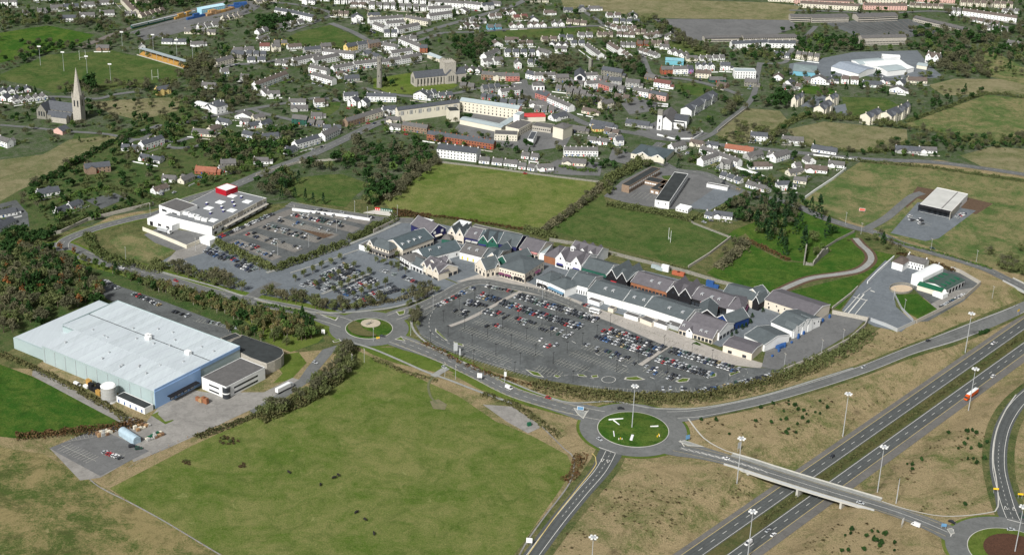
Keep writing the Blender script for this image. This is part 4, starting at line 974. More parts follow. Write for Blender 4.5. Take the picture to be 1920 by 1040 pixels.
# ---------------- factory with the pale blue-grey roof
a, rz, L, dp = frame3((56,639),(289,734),(222,567),12)
fac = thing('factory', 'huge warehouse with pale blue grey metal roof and bright blue loading end', 'factory', (a[0], a[1], 0), rz)
def slab(x0, y0, x1, y1, za, zb, m, th=0.3):   # mono slope along y
    mb = MB(); V = [(x0,y0,za),(x1,y0,za),(x1,y1,zb),(x0,y1,zb)]; V += [(a_,b_,c_-th) for a_,b_,c_ in V]
    mb.add(V, [(0,1,2,3),(4,5,6,7),(0,1,5,4),(1,2,6,5),(2,3,7,6),(3,0,4,7)], m); return mb
w1 = MB(); w1.box(12,0,-0.3,L,dp*.36,11.7,CLADG); w1.box(0,dp*.36,-.3,L,dp,11.7,CLADG); w1.obj('wall', fac)
w2 = MB(); w2.box(-19,dp*.02,-.3,11.9,dp*.999,8.2,CLADG); w2.obj('annexe', fac)
slab(-18.6,dp*.04,11.8,dp*.98,8.3,8.4,CLADW,.2).obj('annexe_roof', fac)
nb = 3
for mm_ in CLADV: mm_.node_tree.nodes['Mapping'].inputs['Rotation'].default_value = (0, 0, -rz)
for i, (ya, yb, za, zb) in enumerate(((0.15,dp*.355,12.0,13.4),(dp*.36,dp*.66,13.3,12.6),(dp*.668,dp-.15,12.6,13.2))):
    x0 = 12 if i == 0 else 0
    ns = 26
    for k in range(ns):     # roof sheets laid side by side, every other one a touch proud
        xa, xb = x0+(L-x0)*k/ns, x0+(L-x0)*(k+1)/ns-0.05
        slab(xa, ya, xb, yb, za+0.03*(k % 2), zb+0.03*(k % 2), CLADV[rnd.choice((0,0,0,1,2))]).obj('roof_sheet', fac)
g = MB(); g.box(0,dp*.658,12.2,L,dp*.666,12.65,BLACK); g.obj('roof_gutter', fac)
pr = MB()
for (x0,y0,x1,y1) in ((12,-.25,L+.2,.1),(L-.05,.1,L+.25,dp),(0,dp-.1,L,dp+.2),(-.2,dp*.36,.1,dp)): pr.box(x0,y0,11.2,x1,y1,12.1 if y1 < 1 else 13.6,CLADG if x0 < L-1 else STEELB)
pr.obj('parapet', fac)
bl = MB(); bl.box(L+.26,-.2,-.3,L+.6,dp*.52,11.9,STEELB); bl.obj('blue_end_wall', fac)
cp = MB(); cp.box(L+.6,dp*.13,4.6,L+4.2,dp*.46,5.0,BLACK,True); cp.obj('loading_canopy', fac)
for i in range(4):
    d_ = MB(); y = dp*(.16+.075*i); d_.box(L+.62,y,1.0,L+.9,y+3.6,4.4,BLACK); dr = d_.obj('dock_door', fac)
    e_ = MB(); e_.box(L+.91,y+.5,1.3,L+.95,y+3.1,3.9,GALV); e_.obj('door_leaf', dr)
for i in range(11):
    p_ = MB(); x = 14+(L-16)*i/10; p_.box(x-.12,-.32,-.2,x+.12,-.02,11.1,GALV); p_.obj('downpipe', fac)
vt = MB()
for _ in range(22):
    x, y = rnd.uniform(10, L-8), rnd.uniform(dp*.1, dp*.95); vt.box(x-.5, y-.5, 12.8, x+.5, y+.5, 13.9, GALV)
for x, y in ((L*.5,dp*.66),(L*.52,dp*.63),(L*.83,dp*.64)): vt.box(x-2,y-1.4,12.5,x+2,y+1.4,15,W_WHITE)
o = vt.obj('roof_vent', fac); o['kind'] = 'stuff'
ALLB.append((a[0], a[1], 5))
big('office_block','white two storey office with grey roof and curved dark glass corner','office',(378,707),(424,726),(462,675),8.5,0,W_WHITE,R_GREY,
    w=(('f',1.2,1,9,1.2),('f',4.8,1,9,1.2),('r',1.2,1,22,1.3),('r',4.8,1,22,1.3)),
    extra=lambda root,L,dp,z,rise,rf: [mb.obj('corner_window', root) for mb in [MB()] if not mb.cyl((L-1.3,1.3,0.4),(L-1.3,1.3,z-.6),2.6,2.6,GLASS,14)]+[mb.obj('corner_band', root) for mb in [MB()] if not mb.cyl((L-1.3,1.3,3.6),(L-1.3,1.3,4.4),2.68,2.68,W_WHITE,14)])
rt = MB(); pts = [P(x,y,8) for x, y in ((424,646),(455,628),(490,640),(520,650),(529,655),(531,662),(526,669),(515,675),(500,681),(470,670))]
o0 = pts[0]; rd = thing('canteen_block', 'tan rounded block with black felt roof behind the white office', 'building', (o0[0], o0[1], 0))
rt.prism([(p[0]-o0[0],p[1]-o0[1]) for p in pts], 8.0, 8.15, R_FLAT); rt.obj('roof', rd)
ww = MB(); cxy = (sum(p[0] for p in pts)/len(pts), sum(p[1] for p in pts)/len(pts))
outp = [(cxy[0]+(p[0]-cxy[0])*1.03-o0[0], cxy[1]+(p[1]-cxy[1])*1.03-o0[1]) for p in pts]; ww.prism(outp, -.3, 8.08, W_LSTONE); ww.obj('wall', rd)
big('plant_block','tan tower block with flat black roof at the top corner of the canteen','building',(413,634),(424,640),(438,622),9,0,W_LSTONE,R_FLAT)
big('pump_house','low white outbuilding with flat black roof against the grey factory wall','outbuilding',(217,742),(271,766),(232,734),4,0,W_WHITE,R_FLAT,w=(('f',.3,5,1.2,2.2,BLUEP),))
c = G(205,751); tk = thing('storage_tank','white cylindrical water tank standing beside the grey factory wall','tank',(c[0],c[1],0))
m_ = MB(); m_.cyl((0,0,0),(0,0,11),4.9,4.9,W_GREY,28); m_.obj('shell', tk, smooth=False)
m_ = MB(); m_.cyl((0,0,11),(0,0,11.7),5.0,4.2,W_WHITE,28); m_.obj('lid', tk)
m_ = MB(); m_.cyl((0,0,0),(0,0,1.2),5.0,5.0,W_WHITE,28); m_.obj('base_ring', tk)
for z in (3.6,6,8.4):
    m_ = MB(); m_.cyl((0,0,z),(0,0,z+.2),4.97,4.97,GALV,28); m_.obj('hoop', tk)
def arched(name, label, cat, A, B, D, z, rise, wall, roof, n=8):
    a, rz, L, dp = frame3(A, B, D, z); r = thing(name, label, cat, (a[0], a[1], 0), rz)
    mb = MB(); mb.box(0,0,-.2,L,dp,z,wall); V = []; 
    for i in range(n+1):
        t = math.pi*i/n; V += [(-.1, dp/2-math.cos(t)*dp/2*1.02, z+math.sin(t)*rise), (L+.1, dp/2-math.cos(t)*dp/2*1.02, z+math.sin(t)*rise)]
    rb = MB(); rb.add(V, [(2*i,2*i+1,2*i+3,2*i+2) for i in range(n)]+[tuple(range(0,2*n+2,2)), tuple(range(1,2*n+3,2))], roof)
    mb.obj('wall', r); rb.obj('roof', r); return r
arched('storage_shed','pale blue round roofed store shed among the pallets','shed',(222,808),(250,826),(233,801),3,2,mat('pale_blue_sheet',(.34,.44,.5)),mat('pale_blue_sheet',(.34,.44,.5)))
# supermarket
big('supermarket','supermarket with wide grey roof, cream parapet wall and a strip of upper windows','supermarket',(308,404),(397,426),(449,360),8,0,W_WHITE,mat('grey_roof_membrane',(.17,.178,.185),.6,.1,.05),
    w=(('r',4.9,16,2.6,1.0),('r',.4,8,3.4,2.4)),
    extra=lambda root,L,dp,z,rise,rf: [ (lambda mb: (mb.box(L*x-3.4,dp*y-3,z+.05,L*x+3.4,dp*y+3,z+.55,R_WHITE), mb.obj('skylight', root)))(MB()) for x,y in ((.44,.63),(.44,.16),(.84,.16),(.44,.85),(.82,.80),(.84,.5),(.44,.42))]
      +[ (lambda mb: (mb.box(L*x-.8,dp*y-.8,z,L*x+.8,dp*y+.8,z+1.6,NAVYC), mb.box(L*x-.95,dp*y-.95,z+1.6,L*x+.95,dp*y+.95,z+1.9,R_WHITE), mb.obj('roof_vent', root)))(MB()) for x,y in ((.62,.3),(.62,.5),(.62,.7),(.3,.5),(.75,.62),(.75,.42),(.62,.86))]
      +[ (lambda mb: (mb.box(L,dp*.2,3.8,L+3.5,dp*.98,4.4,W_LSTONE,True), mb.obj('canopy', root)))(MB()) ]
      +[ (lambda mb: (mb.box(L+.03,2,z-1.8,L+.35,dp-2,z+.7,W_CREAM), mb.obj('parapet', root)))(MB()) ]
      +[ (lambda mb: (mb.box(L+.35,dp*k-4,z-2.4,L+.6,dp*k+4,z+1.0,W_LSTONE), mb.obj('stone_panel', root)))(MB()) for k in (.22,.5,.85) ])
big('rooftop_plant_room','bright red clad box with white roof on the supermarket roof','plant room',(404,352),(424,358.5),(429,345),12.5,0,REDW,R_WHITE)
big('office_wing','white office wing with grey flat roof at the left end of the supermarket','office',(298,385),(337,398),(327,371),11,0,W_WHITE,R_GREY,w=(('f',7,2,5.5,2),('f',3,2,4,1.4)),oh=1)
big('delivery_hall','low white delivery hall in front of the supermarket office wing','building',(276,410),(322,424),(300,398),5,0,W_WHITE,R_WHITE,w=(('f',0.2,3,3.4,3.6,BLACK),))
for i, (x, y) in enumerate(((349,402),(360,406),(372,411),(384,414),(340,395))):
    p = P(x, y, 8); q = thing('cooling_unit', 'white cooling unit on the supermarket roof edge, number %s counted from the left' % ('one two three four five'.split()[(1,2,3,4,0)[i]]), 'cooling unit', (p[0], p[1], 8.05), -.35, 'cooling units on the supermarket roof')
    m_ = MB(); m_.box(-2.6,-1.5,0,2.6,1.5,2.2,W_WHITE); m_.obj('casing', q); m_ = MB(); m_.cyl((0,0,2.2),(0,0,2.5),1.1,1.1,GALV,12); m_.obj('fan', q)
big('round_white_kiosk','white stepped water tank house at the corner of the delivery yard wall','outbuilding',(374,445),(393,452),(384,437),4.5,0,W_WHITE,R_WHITE)
# flat roofed store right
big('discount_store','flat roofed store with pale grey sloping roof and dark glass front','store',(1725,383),(1784,396),(1768,354),6.5,.01 and 0,W_WHITE,mat('pale_roof',(.5,.5,.47),.6,.12,.08),w=(('f',.3,6,7,4.2),('r',3.5,1,14,1)),
    extra=lambda root,L,dp,z,rise,rf:[(lambda mb:(mb.box(L+.03,-4,-.3,L+.5,dp*.5,z+.25,W_LSTONE),mb.obj('end_wall',root)))(MB()),(lambda mb:(mb.box(-.3,-4.5,z-.7,L+.02,.0,z+.1,BLACK,True),mb.obj('canopy',root)))(MB()),(lambda mb:(mb.box(L*.66,0.3,z+.06,L*.66+.8,dp,z+.12,R_GREY),mb.obj('roof_gutter',root)))(MB())])
# school
SG = 'flat roofed school wings'
big('school_block','long white school wing with black flat roof and ribbon windows, the right hand wing','school',(1228,375),(1255,379),(1288,326),6.5,0,W_WHITE,R_FLAT,w=(('r',3.9,26,1.9,1.3),('r',.8,26,1.9,1.3),('f',3.5,2,1,1.2)),group=SG)
big('school_block','narrow white school wing with black flat roof beside the bushy hedge','school',(1166,346),(1180,349.5),(1213,310),6.5,0,W_BROWN,R_FLAT,w=(('r',3.7,16,2.1,1.8,W_WHITE),('r',1,16,2.1,1.4)),group=SG)
big('school_block','low brown brick school hall with white windows in the middle of the wings','school',(1219,354),(1236,358),(1249,338),4,0,W_BROWN,R_FLAT,w=(('f',.8,2,2.4,1.8,W_WHITE),('r',.8,5,1.6,1.6,W_WHITE)),group=SG)
big('school_block','low linking school wing with black flat roof between the two long wings','school',(1209,338),(1262,349),(1218,331),4,0,W_BROWN,R_FLAT,w=(('f',1.5,12,1.8,1.2,W_WHITE),),group=SG)
big('school_block','black roofed school cross wing with a roof well beside the long right wing','school',(1234,352),(1256,357),(1262,337),4,0,W_BROWN,R_FLAT,w=(('f',1.2,4,1.6,1.2,W_WHITE),),group=SG)
big('prefab_classroom','white prefabricated classroom near the school corner','classroom',(1267,389),(1290,394),(1273,382),3,0,W_WHITE,R_WHITE,w=(('f',1,4,1.2,1),)); big('prefab_classroom','white boundary hut at the far end of the school court','classroom',(1325,345),(1364,352),(1327,342),3,0,W_WHITE,R_GREY)
# waste yard and garage group
big('farmhouse','white two storey house with grey hipped roof beside the blue grey yard','house',(1673,490),(1693,496),(1682,477),6,2.5,W_WHITE,R_BROWN,hip=.8,w=(('r',3.6,2,.9,1.2),))
big('farmhouse_wing','long white rendered wing with seven windows right of the hipped farmhouse','house',(1697,487),(1733,496),(1703,477),6,2.5,W_WHITE,R_GREY,w=(('f',3.6,7,.9,1.2),('f',.6,6,1,1.9)),chim=2)
arched('industrial_shed','tall white shed with shallow curved roof in the garage yard','shed',(1731,522),(1769,503),(1711,514),8,1.6,W_WHITE,R_WHITE)
big('workshop','green roofed workshop with white end walls and open bays','workshop',(1774,543),(1809,525),(1740,524),5,1.6,W_WHITE,mat('dark_green_sheet',(.05,.085,.07),.6,.15),w=(('f',.3,6,3.4,3.2,BLACK),),extra=lambda root,L,dp,z,rise,rf:[(lambda mb:(mb.box(L*x-.9,dp*y-2.2,z+rise*(1-abs(y-.5)*2)-.2,L*x+.9,dp*y+2.2,z+rise*(1-abs(y-.5)*2)+.75,CANG),mb.obj('skylight',root)))(MB()) for x in (.15,.38,.62,.85) for y in (.25,.75)])
big('filling_canopy','bright green canopy over the white forecourt building','canopy',(1720,534),(1765,547),(1725,526),4.2,1.2,W_CREAM,CANG)
big('site_office','white flat roofed cabins beside the green canopy','cabin',(1749,547),(1768,554),(1756,541),3.2,0,W_WHITE,R_WHITE)
# convent hotel, cinema hall, blocks
big('assembly_hall','long cream hall with tall recessed windows and slate blue roof on the main street','hall',(746,207),(862,192),(746,203),12,2.2,W_CREAM,R_SLATE,w=(('f',6.2,7,3.6,4.2,W_GREY),('f',7,16,.5,2.6)))
big('stage_tower','square cream block with black flat roof at the right end of the long cream hall','building',(843,209),(862,208),(857,200),11,0,W_CREAM,R_FLAT,w=(('r',5,2,2,4),))
HG='cream convent wings round the courtyard'
big('convent_wing','three storey cream wing with pale green metal roof behind the courtyard','convent',(862,189),(972,205),(868,183),11,1.8,W_CREAM,R_LIGHT,w=(('f',8,15,.9,1.3),('f',4.8,15,.9,1.3),('f',1.4,15,1.2,1.8)),group=HG)
big('convent_wing','low cream wing with pale blue flat roof along the front of the courtyard','convent',(862,224),(940,240),(868,218),5,.8,W_CREAM,R_LIGHT,group=HG)
big('convent_wing','low cream wing with pale blue roof closing the right side of the courtyard','convent',(941,239),(967,223),(930,236),5,.8,W_CREAM,R_LIGHT,group=HG)
big('convent_wing','white stair block at the right corner of the courtyard','convent',(963,215),(974,217),(965,208),12,0,W_WHITE,R_LIGHT,group=HG)
big('flat_block','cream two storey block with grey roof below the courtyard wing','building',(927,252),(970,254),(933,244),6,0,W_CREAM,R_GREY,w=(('f',3.6,8,.9,1.1),('f',.8,8,.9,1.1)))
big('flat_block','beige flat roofed block with tall window strips right of the courtyard','building',(973,243),(999,229),(955,234),7,0,W_CREAM,R_GREY,w=(('f',3.6,8,1,1.4),('f',.8,8,1,1.4)))
big('flat_block','beige one storey range with a row of square windows','building',(998,236),(1033,241),(1000,228),5,0,W_LSTONE,R_GREY,w=(('f',2,9,1.2,1.2),))
big('flat_block','white cream box with hipped grey roof and blank walls by the crossroads','building',(1037,237),(1056,242),(1049,228),11,2.5,W_CREAM,R_GREY,hip=.8,w=())
big('flat_block','white flat roofed block standing beside the green triangle','building',(989,261),(1000,262),(1013,248),7,0,W_WHITE,R_SLATE,w=(('f',3.6,2,1,1),))
big('market_shop','long shop with bright red flat roof beside the convent','shop',(975,220),(1023,219),(976,213),5,.6,W_CREAM,mat('red_roof',(.55,.06,.06)))
big('apartment_block','three storey white apartments with balconies above the big green field','apartments',(819,279),(893,288),(828,269),8.5,2.5,W_WHITE,R_SLATE,w=(('f',6.6,12,1,1.2),('f',3.8,12,1,1.4),('f',1,12,1,1.4)),chim=6)
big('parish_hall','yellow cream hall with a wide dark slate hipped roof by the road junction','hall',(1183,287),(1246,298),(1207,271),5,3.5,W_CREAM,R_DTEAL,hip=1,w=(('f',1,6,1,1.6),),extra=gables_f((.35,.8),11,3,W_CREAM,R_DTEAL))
big('long_terrace','long white church house with grey slate roof and gabled bays behind the white church','house',(1297,208),(1346,177),(1283,200),7,3,W_WHITE,R_SLATE,w=(('f',4,9,1,1.5),('f',.8,9,1,1.6)),extra=gables_f((.15,.5,.8),5,3,W_WHITE,R_SLATE))
big('garda_station','square white house with hipped slate roof in a walled garden','house',(394,193),(407,196),(404,186),7.5,2,W_WHITE,R_SLATE,hip=.9,w=(('r',4.5,2,1,1.4),),chim=2)
big('white_hall','low white hall beside the square white house','house',(365,193),(384,198),(372,189),3.5,.8,W_WHITE,R_WHITE,w=(('f',1.2,5,.9,1.4),))
big('white_house','white gabled wing joining the square house and the low hall','house',(384,201),(394,205),(392,193),4,3,W_WHITE,R_SLATE,ax='y',w=(('f',1.2,3,.9,1.4),))
big('white_house','tall white house part with two windows facing the road','house',(406,201),(427,196),(396,194),8,2,W_WHITE,R_SLATE,hip=.7,w=(('f',4.8,3,1,1.5),('f',1,3,1,1.5)),chim=2)
# commercial complex
CG='pale roofed commercial sheds'
big('commercial_shed','blue clad hip roofed showroom among the dealer yards','shed',(1487,133),(1530,137),(1503,121),5,2,W_BLUE,mat('grey_green_sheet',(.2,.25,.25)),hip=.8,group=CG)
big('commercial_shed','white shed with a wide grey blue roof and pointed gable front','shed',(1559,125),(1610,139),(1592,116),5,2.4,W_WHITE,mat('lilac_grey_sheet',(.27,.31,.36)),group=CG)
big('commercial_shed','pale curved roof shed furthest left of the white sheds','shed',(1612,121),(1662,117),(1610,112),6,1.4,W_WHITE,R_LIGHT,group=CG)
big('commercial_shed','white sawtooth roofed shed in the middle of the complex','shed',(1634,126),(1700,121),(1660,110),6,1.5,W_WHITE,R_WHITE,group=CG)
big('commercial_shed','pale blue grey shed facing the customer car park','shed',(1664,134),(1700,130),(1668,122),6,1,W_WHITE,R_LIGHT,group=CG)
big('commercial_shed','white roofed shed at the back of the complex','shed',(1655,106),(1688,108),(1662,102),6,1,W_WHITE,R_WHITE,group=CG)
big('commercial_shed','white lean-to shed at the right end of the complex','shed',(1698,131),(1714,127),(1690,118),5,1,W_WHITE,R_WHITE,group=CG)
big('open_barn','cream open sided barn beside the villa','barn',(1719,122),(1738,125),(1722,117),4,1,W_CREAM,R_LIGHT)
big('villa','white turreted villa with steep brown gables among the trees','villa',(1736,106),(1760,110),(1741,100),7,4,W_WHITE,R_BROWN,w=(('f',4,6,.9,1.3),('f',.8,6,.9,1.4)),chim=3,chm=W_WHITE,extra=gables_f((.2,.8),6,4,W_WHITE,R_BROWN))
# cream apartments
AG='cream gabled apartment blocks'
def apt(label,A,B,D): big('apartment_block',label,'apartments',A,B,D,8,3.5,W_CREAM,R_SLATE,ax='y',group=AG,w=(('r',5.6,8,1,1.3),('r',2.8,8,1,1.3),('r',.4,8,1,1.6)),chim=2,
    extra=lambda root,L,dp,z,rise,rf:[(lambda a,b:(gable_geo(a,b,L*.5,dp*y-2.4,L+1,dp*y+2.4,0,z+.4,2.6,W_CREAM,R_SLATE,'x',.2),a.obj('gable',root),b.obj('gable_roof',root)))(MB(),MB()) for y in (.25,.75)])
apt('cream gabled apartments left of the small green, nearer block',(1526,202),(1545,206),(1541,190)); apt('cream gabled apartments left of the small green, farther block',(1548,184),(1561,187),(1556,177))
apt('cream gabled apartments below the small green, left block',(1613,216),(1632,221),(1630,204)); apt('cream gabled apartments below the small green, middle block',(1649,213),(1672,219),(1672,199)); apt('cream gabled apartments below the small green, right block',(1676,206),(1690,209),(1692,194)); apt('small cream gabled apartments half hidden by evergreens',(1484,186),(1493,188),(1492,176))
# barracks
KG='long pale barrack blocks round the dark square'
def brk(label,A,B,D,z=6): big('barrack_block',label,'barracks',A,B,D,z,2,W_LSTONE,R_GREY,group=KG,w=(('f',3.6,30,1.2,1.2),('f',.8,30,1.2,1.2)))
brk('pale barrack block at the top left of the dark square',(1483,32),(1520,33),(1484,27)); brk('pale barrack block second from the left above the dark square',(1523,34),(1592,33),(1524,27)); brk('pale barrack block third from the left above the dark square',(1610,33),(1640,32),(1611,26)); brk('pale barrack block at the top right of the dark square',(1641,32),(1684,30),(1642,25))
brk('ruined pale stone barrack block below the dark square',(1617,72),(1700,70),(1618,67),9); brk('low barrack range slanting at the right of the dark square',(1712,34),(1808,57),(1722,31),4)
brk('long low barrack range above the white housing, left part',(1322,73),(1392,72),(1323,68),4); brk('long low barrack range above the white housing, right part',(1395,72),(1500,70),(1396,66),5)
big('train_shed','pale blue clad railway shed in the freight yard','shed',(378,18),(422,10),(374,14),7,1.2,mat('light_blue_sheet',(.32,.55,.66)),mat('light_blue_roof',(.42,.62,.7)),w=(('f',.3,12,1.8,5,W_BLUE),))
# ============================================================ LANDMARKS
def wallmb(fn, name, parent, **k):
    mb = MB(); fn(mb); return mb.obj(name, parent, **k)
# round tower
c = G(711.5, 164); t = thing('round_tower', 'tall slender grey stone round tower standing on the cathedral lawn', 'tower', (c[0], c[1], 0))
wallmb(lambda m: m.cyl((0,0,0),(0,0,31),2.9,2.45,W_STONE,20,False), 'shaft', t); wallmb(lambda m: (m.cyl((0,0,31),(0,0,31.3),2.7,2.7,W_STONE,20), [m.box(2.2*math.cos(a)-.45,2.2*math.sin(a)-.45,31.3,2.2*math.cos(a)+.45,2.2*math.sin(a)+.45,32.6,W_STONE) for a in [i*math.pi/4 for i in range(8)]]), 'battlement', t)
for z, a in ((5,-1.4),(12,-1.9),(19,-1.2),(26,-1.6),(28,-.6)): wallmb(lambda m: m.box(2.75*math.cos(a)-.3,2.75*math.sin(a)-.3,z,2.75*math.cos(a)+.3,2.75*math.sin(a)+.3,z+1.5,GLASS,True), 'window', t)
# cathedral: nave, transept, crossing tower
a, rz, L, dp = frame3((778,163),(827,158),(771,150),0)
ct = thing('cathedral', 'grey stone cathedral with square battlemented tower and slate roofs on the round tower lawn', 'cathedral', (a[0], a[1], 0), rz)
dp = 14
def vol(root, x0, y0, x1, y1, z, rise, ax, wall=W_LSTONE, roof=R_SLATE, z0=-.3):
    a_, b_ = MB(), MB(); gable_geo(a_, b_, x0, y0, x1, y1, z0, z, rise, wall, roof, ax, .2); a_.obj('wall', root); b_.obj('roof', root)
vol(ct, 0, 0, 34, 12, 9, 5.5, 'x'); vol(ct, 34, -2, 46, 17, 9.02, 5.6, 'y'); vol(ct, 46, 0.5, 58, 11.5, 9, 5.5, 'x')
wallmb(lambda m: (m.box(33.5,1.5,8,46.5,14.5,21,W_LSTONE), [m.box(33.5+i*2.6,1.4,21,33.5+i*2.6+1.4,2.2,22.4,W_LSTONE) for i in range(5)], [m.box(33.5+i*2.6,13.8,21,33.5+i*2.6+1.4,14.6,22.4,W_LSTONE) for i in range(5)], [m.box(33.4,1.6+i*2.6,21,34.2,3+i*2.6,22.4,W_LSTONE) for i in range(5)], [m.box(45.8,1.6+i*2.6,21,46.6,3+i*2.6,22.4,W_LSTONE) for i in range(5)]), 'tower', ct)
for i in range(9): wallmb(lambda m: m.box(1.2+i*3.7,-1.1,-.3,2.3+i*3.7,0,8.6,W_LSTONE), 'buttress', ct)
for i in range(8): wallmb(lambda m: m.box(3.2+i*3.7,-.06,2.2,4.2+i*3.7,.02,7.6,GLASS,True), 'window', ct)
for i in range(3): wallmb(lambda m: m.box(37+i*2.4,-2.06,2.5,38+i*2.4,-1.98,8.6,GLASS,True), 'window', ct)
for i in range(3): wallmb(lambda m: m.box(-.06,3.5+i*2,2.5,.02,4.4+i*2,8.6,GLASS,True), 'window', ct)
ALLB.append((a[0]+20, a[1]+5, 26))
# gothic church with spire
c = G(149.5, 226); sp = thing('parish_church', 'grey gothic church with a tall pale stone spire at the left', 'church', (c[0], c[1], 0), -0.25)
wallmb(lambda m: m.box(-4.2,-4.2,-.3,4.2,4.2,24,W_LSTONE), 'tower', sp)
wallmb(lambda m: m.cyl((0,0,24),(0,0,52),4.6,.12,W_LSTONE,8), 'spire', sp)
wallmb(lambda m: [m.cyl((x,y,23.5),(x,y,30),.9,.05,W_LSTONE,6) for x in (-3.7,3.7) for y in (-3.7,3.7)], 'pinnacle', sp)
for s in (-1, 1): wallmb(lambda m: m.box(s*1.7-.7,-4.28,15,s*1.7+.7,-4.18,21,GLASS,True), 'louvre', sp)
wallmb(lambda m: m.box(4.18,-.9,15,4.28,.9,21,GLASS,True), 'louvre', sp)
vol(sp, -34, -1, -4.25, 11, 8, 6.5, 'x', W_STONE); vol(sp, -40, -9, -30, 15, 8.02, 6.6, 'y', W_STONE); vol(sp, -30, -8, -5, -1.02, 5, 3, 'x', W_STONE); vol(sp, -22,-14,-6,-8.02,5.5,2.6,'x',W_LSTONE)
for i in range(3): wallmb(lambda m: m.box(-38+i*2.6,-9.08,3,-36.6+i*2.6,-8.98,7.5,GLASS,True), 'window', sp)
for i in range(5): wallmb(lambda m: m.box(-27+i*4.6,-1.08,5.4,-25.6+i*4.6,-.95,7.4,GLASS,True), 'window', sp)
for i in range(4): wallmb(lambda m: m.box(-40.08,-6+i*4.4,3,-39.98,-4.4+i*4.4,7,GLASS,True), 'window', sp)
ALLB.append((c[0]-18, c[1]-2, 24)); ALLB.append((c[0], c[1], 8))
big('presbytery','low cream sacristy with an orange gable in front of the gothic church','house',(100,243),(117,247),(107,236),3.5,3,W_PINK,R_SLATE,ax='y')
# white church
a, rz, L, dp = frame3((1234,242),(1252,244),(1262,222),0); wc = thing('white_church', 'white church with a square grey topped belfry beside the crossroads', 'church', (a[0], a[1], 0), rz)
vol(wc, 0, 0, 13, 34, 8, 5, 'y', W_WHITE, R_GREY); vol(wc, 13.02, 12, 26, 32, 7, 3, 'x', W_WHITE, R_SLATE); vol(wc, 13.02, 6, 24, 11.98, 6, 0, 'x', W_WHITE, R_FLAT)
wallmb(lambda m: (m.box(-1,-3.2,-.3,3.6,1.4,15,W_WHITE), m.box(-1.1,-3.3,15,3.7,1.5,20,W_STONE)), 'belfry', wc)
wallmb(lambda m: m.box(.7,-3.28,1,2,-3.18,4.5,GLASS,True), 'door', wc); wallmb(lambda m: m.box(.7,-3.28,8,2,-3.18,11,GLASS,True), 'window', wc)
for i in range(4): wallmb(lambda m: m.box(12.98,1.5+i*2.4,3,13.06,2.6+i*2.4,6,GLASS,True), 'window', wc)
ALLB.append((a[0]+10, a[1]+15, 22))
# stadium stand with orange seats
a, rz, L, dp = frame3((352,127),(262,98),(340,140),0)
a = G(262, 103); b = G(347, 128); L = math.dist(a, b); rz = math.atan2(b[1]-a[1], b[0]-a[0])
st = thing('grandstand', 'long low grandstand with orange seating and pale blue roof edge by the pitch', 'grandstand', (a[0], a[1], 0), rz)
for k in range(6): wallmb(lambda m: m.box(0,-1.5+k*1.3,0,L,-.2+k*1.3-.02,.6+k*.5,ORANGE), 'seating_row', st)
wallmb(lambda m: m.box(-1,6.4,0,L+1,7.2,6,W_GREY), 'wall', st)
wallmb(lambda m: m.add([(-1,.2,6.6),(L+1,.2,6.6),(L+1,7.4,6.0),(-1,7.4,6.0),(-1,.2,6.9),(L+1,.2,6.9),(L+1,7.4,6.3),(-1,7.4,6.3)],[(0,1,2,3),(4,5,6,7),(0,1,5,4),(1,2,6,5),(2,3,7,6),(3,0,4,7)],R_LIGHT), 'roof', st)
wallmb(lambda m: [m.box(i*L/8-.15,.4,0,i*L/8+.15,.7,6.5,GALV) for i in range(9)], 'post', st); wallmb(lambda m: m.box(-1,-3.2,0,L+1,-3,1.2,W_LSTONE), 'front_wall', st)
ALLB.append(((a[0]+b[0])/2, (a[1]+b[1])/2, 20))
def goal(px, py, dx, dy, lbl):
    x, y = G(px, py); x2, y2 = G(px+dx, py+dy); ang = math.atan2(y2-y, x2-x); g = thing('goal_posts', lbl, 'goal', (x, y, 0), ang)
    for s in (-3.2, 3.2): wallmb(lambda m: m.cyl((s,0,0),(s,0,10.5),.14,.12,W_WHITE,5), 'post', g)
    wallmb(lambda m: m.box(-3.2,-.08,2.5,3.2,.08,2.65,W_WHITE,True), 'crossbar', g)
goal(155,112,10,-1,'white gaelic goal posts at the far left end of the main pitch'); goal(291,149,10,-1,'white gaelic goal posts at the right end of the main pitch'); goal(1255,452,2,3,'small white goal posts on the green pitch behind the shops')
def lamp_mast(px, py, h, lbl, name='floodlight', cat='floodlight', group=None, heads=1):
    x, y = G(px, py); g = thing(name, lbl, cat, (x, y, hz(x, y)), 0, group)
    wallmb(lambda m: m.cyl((0,0,-.3),(0,0,h),.22,.12,GALV,6), 'pole', g); wallmb(lambda m: m.box(-1.8,-.2,h,1.8,.2,h+1.2,W_WHITE,True), 'lamp_head', g)
for i, (x, y) in enumerate(((76,123),(120,134),(208,157),(230,95),(288,100),(332,110),(362,121),(164,142),(318,95))):
    lamp_mast(x, y, 21, 'tall white floodlight column by the sports pitch, %s counted from the left' % 'first second fourth fifth seventh ninth,_rightmost eighth third sixth'.replace('_',' ').split(' ')[i].replace(',',''), group='floodlights round the sports pitch') if False else None
fl = sorted(((76,123),(120,134),(208,157),(230,95),(288,100),(332,110),(362,121),(164,142)))
ORD = ['first','second','third','fourth','fifth','sixth','seventh','eighth','ninth','tenth','eleventh','twelfth','thirteenth','fourteenth','fifteenth','sixteenth','seventeenth','eighteenth','nineteenth','twentieth']
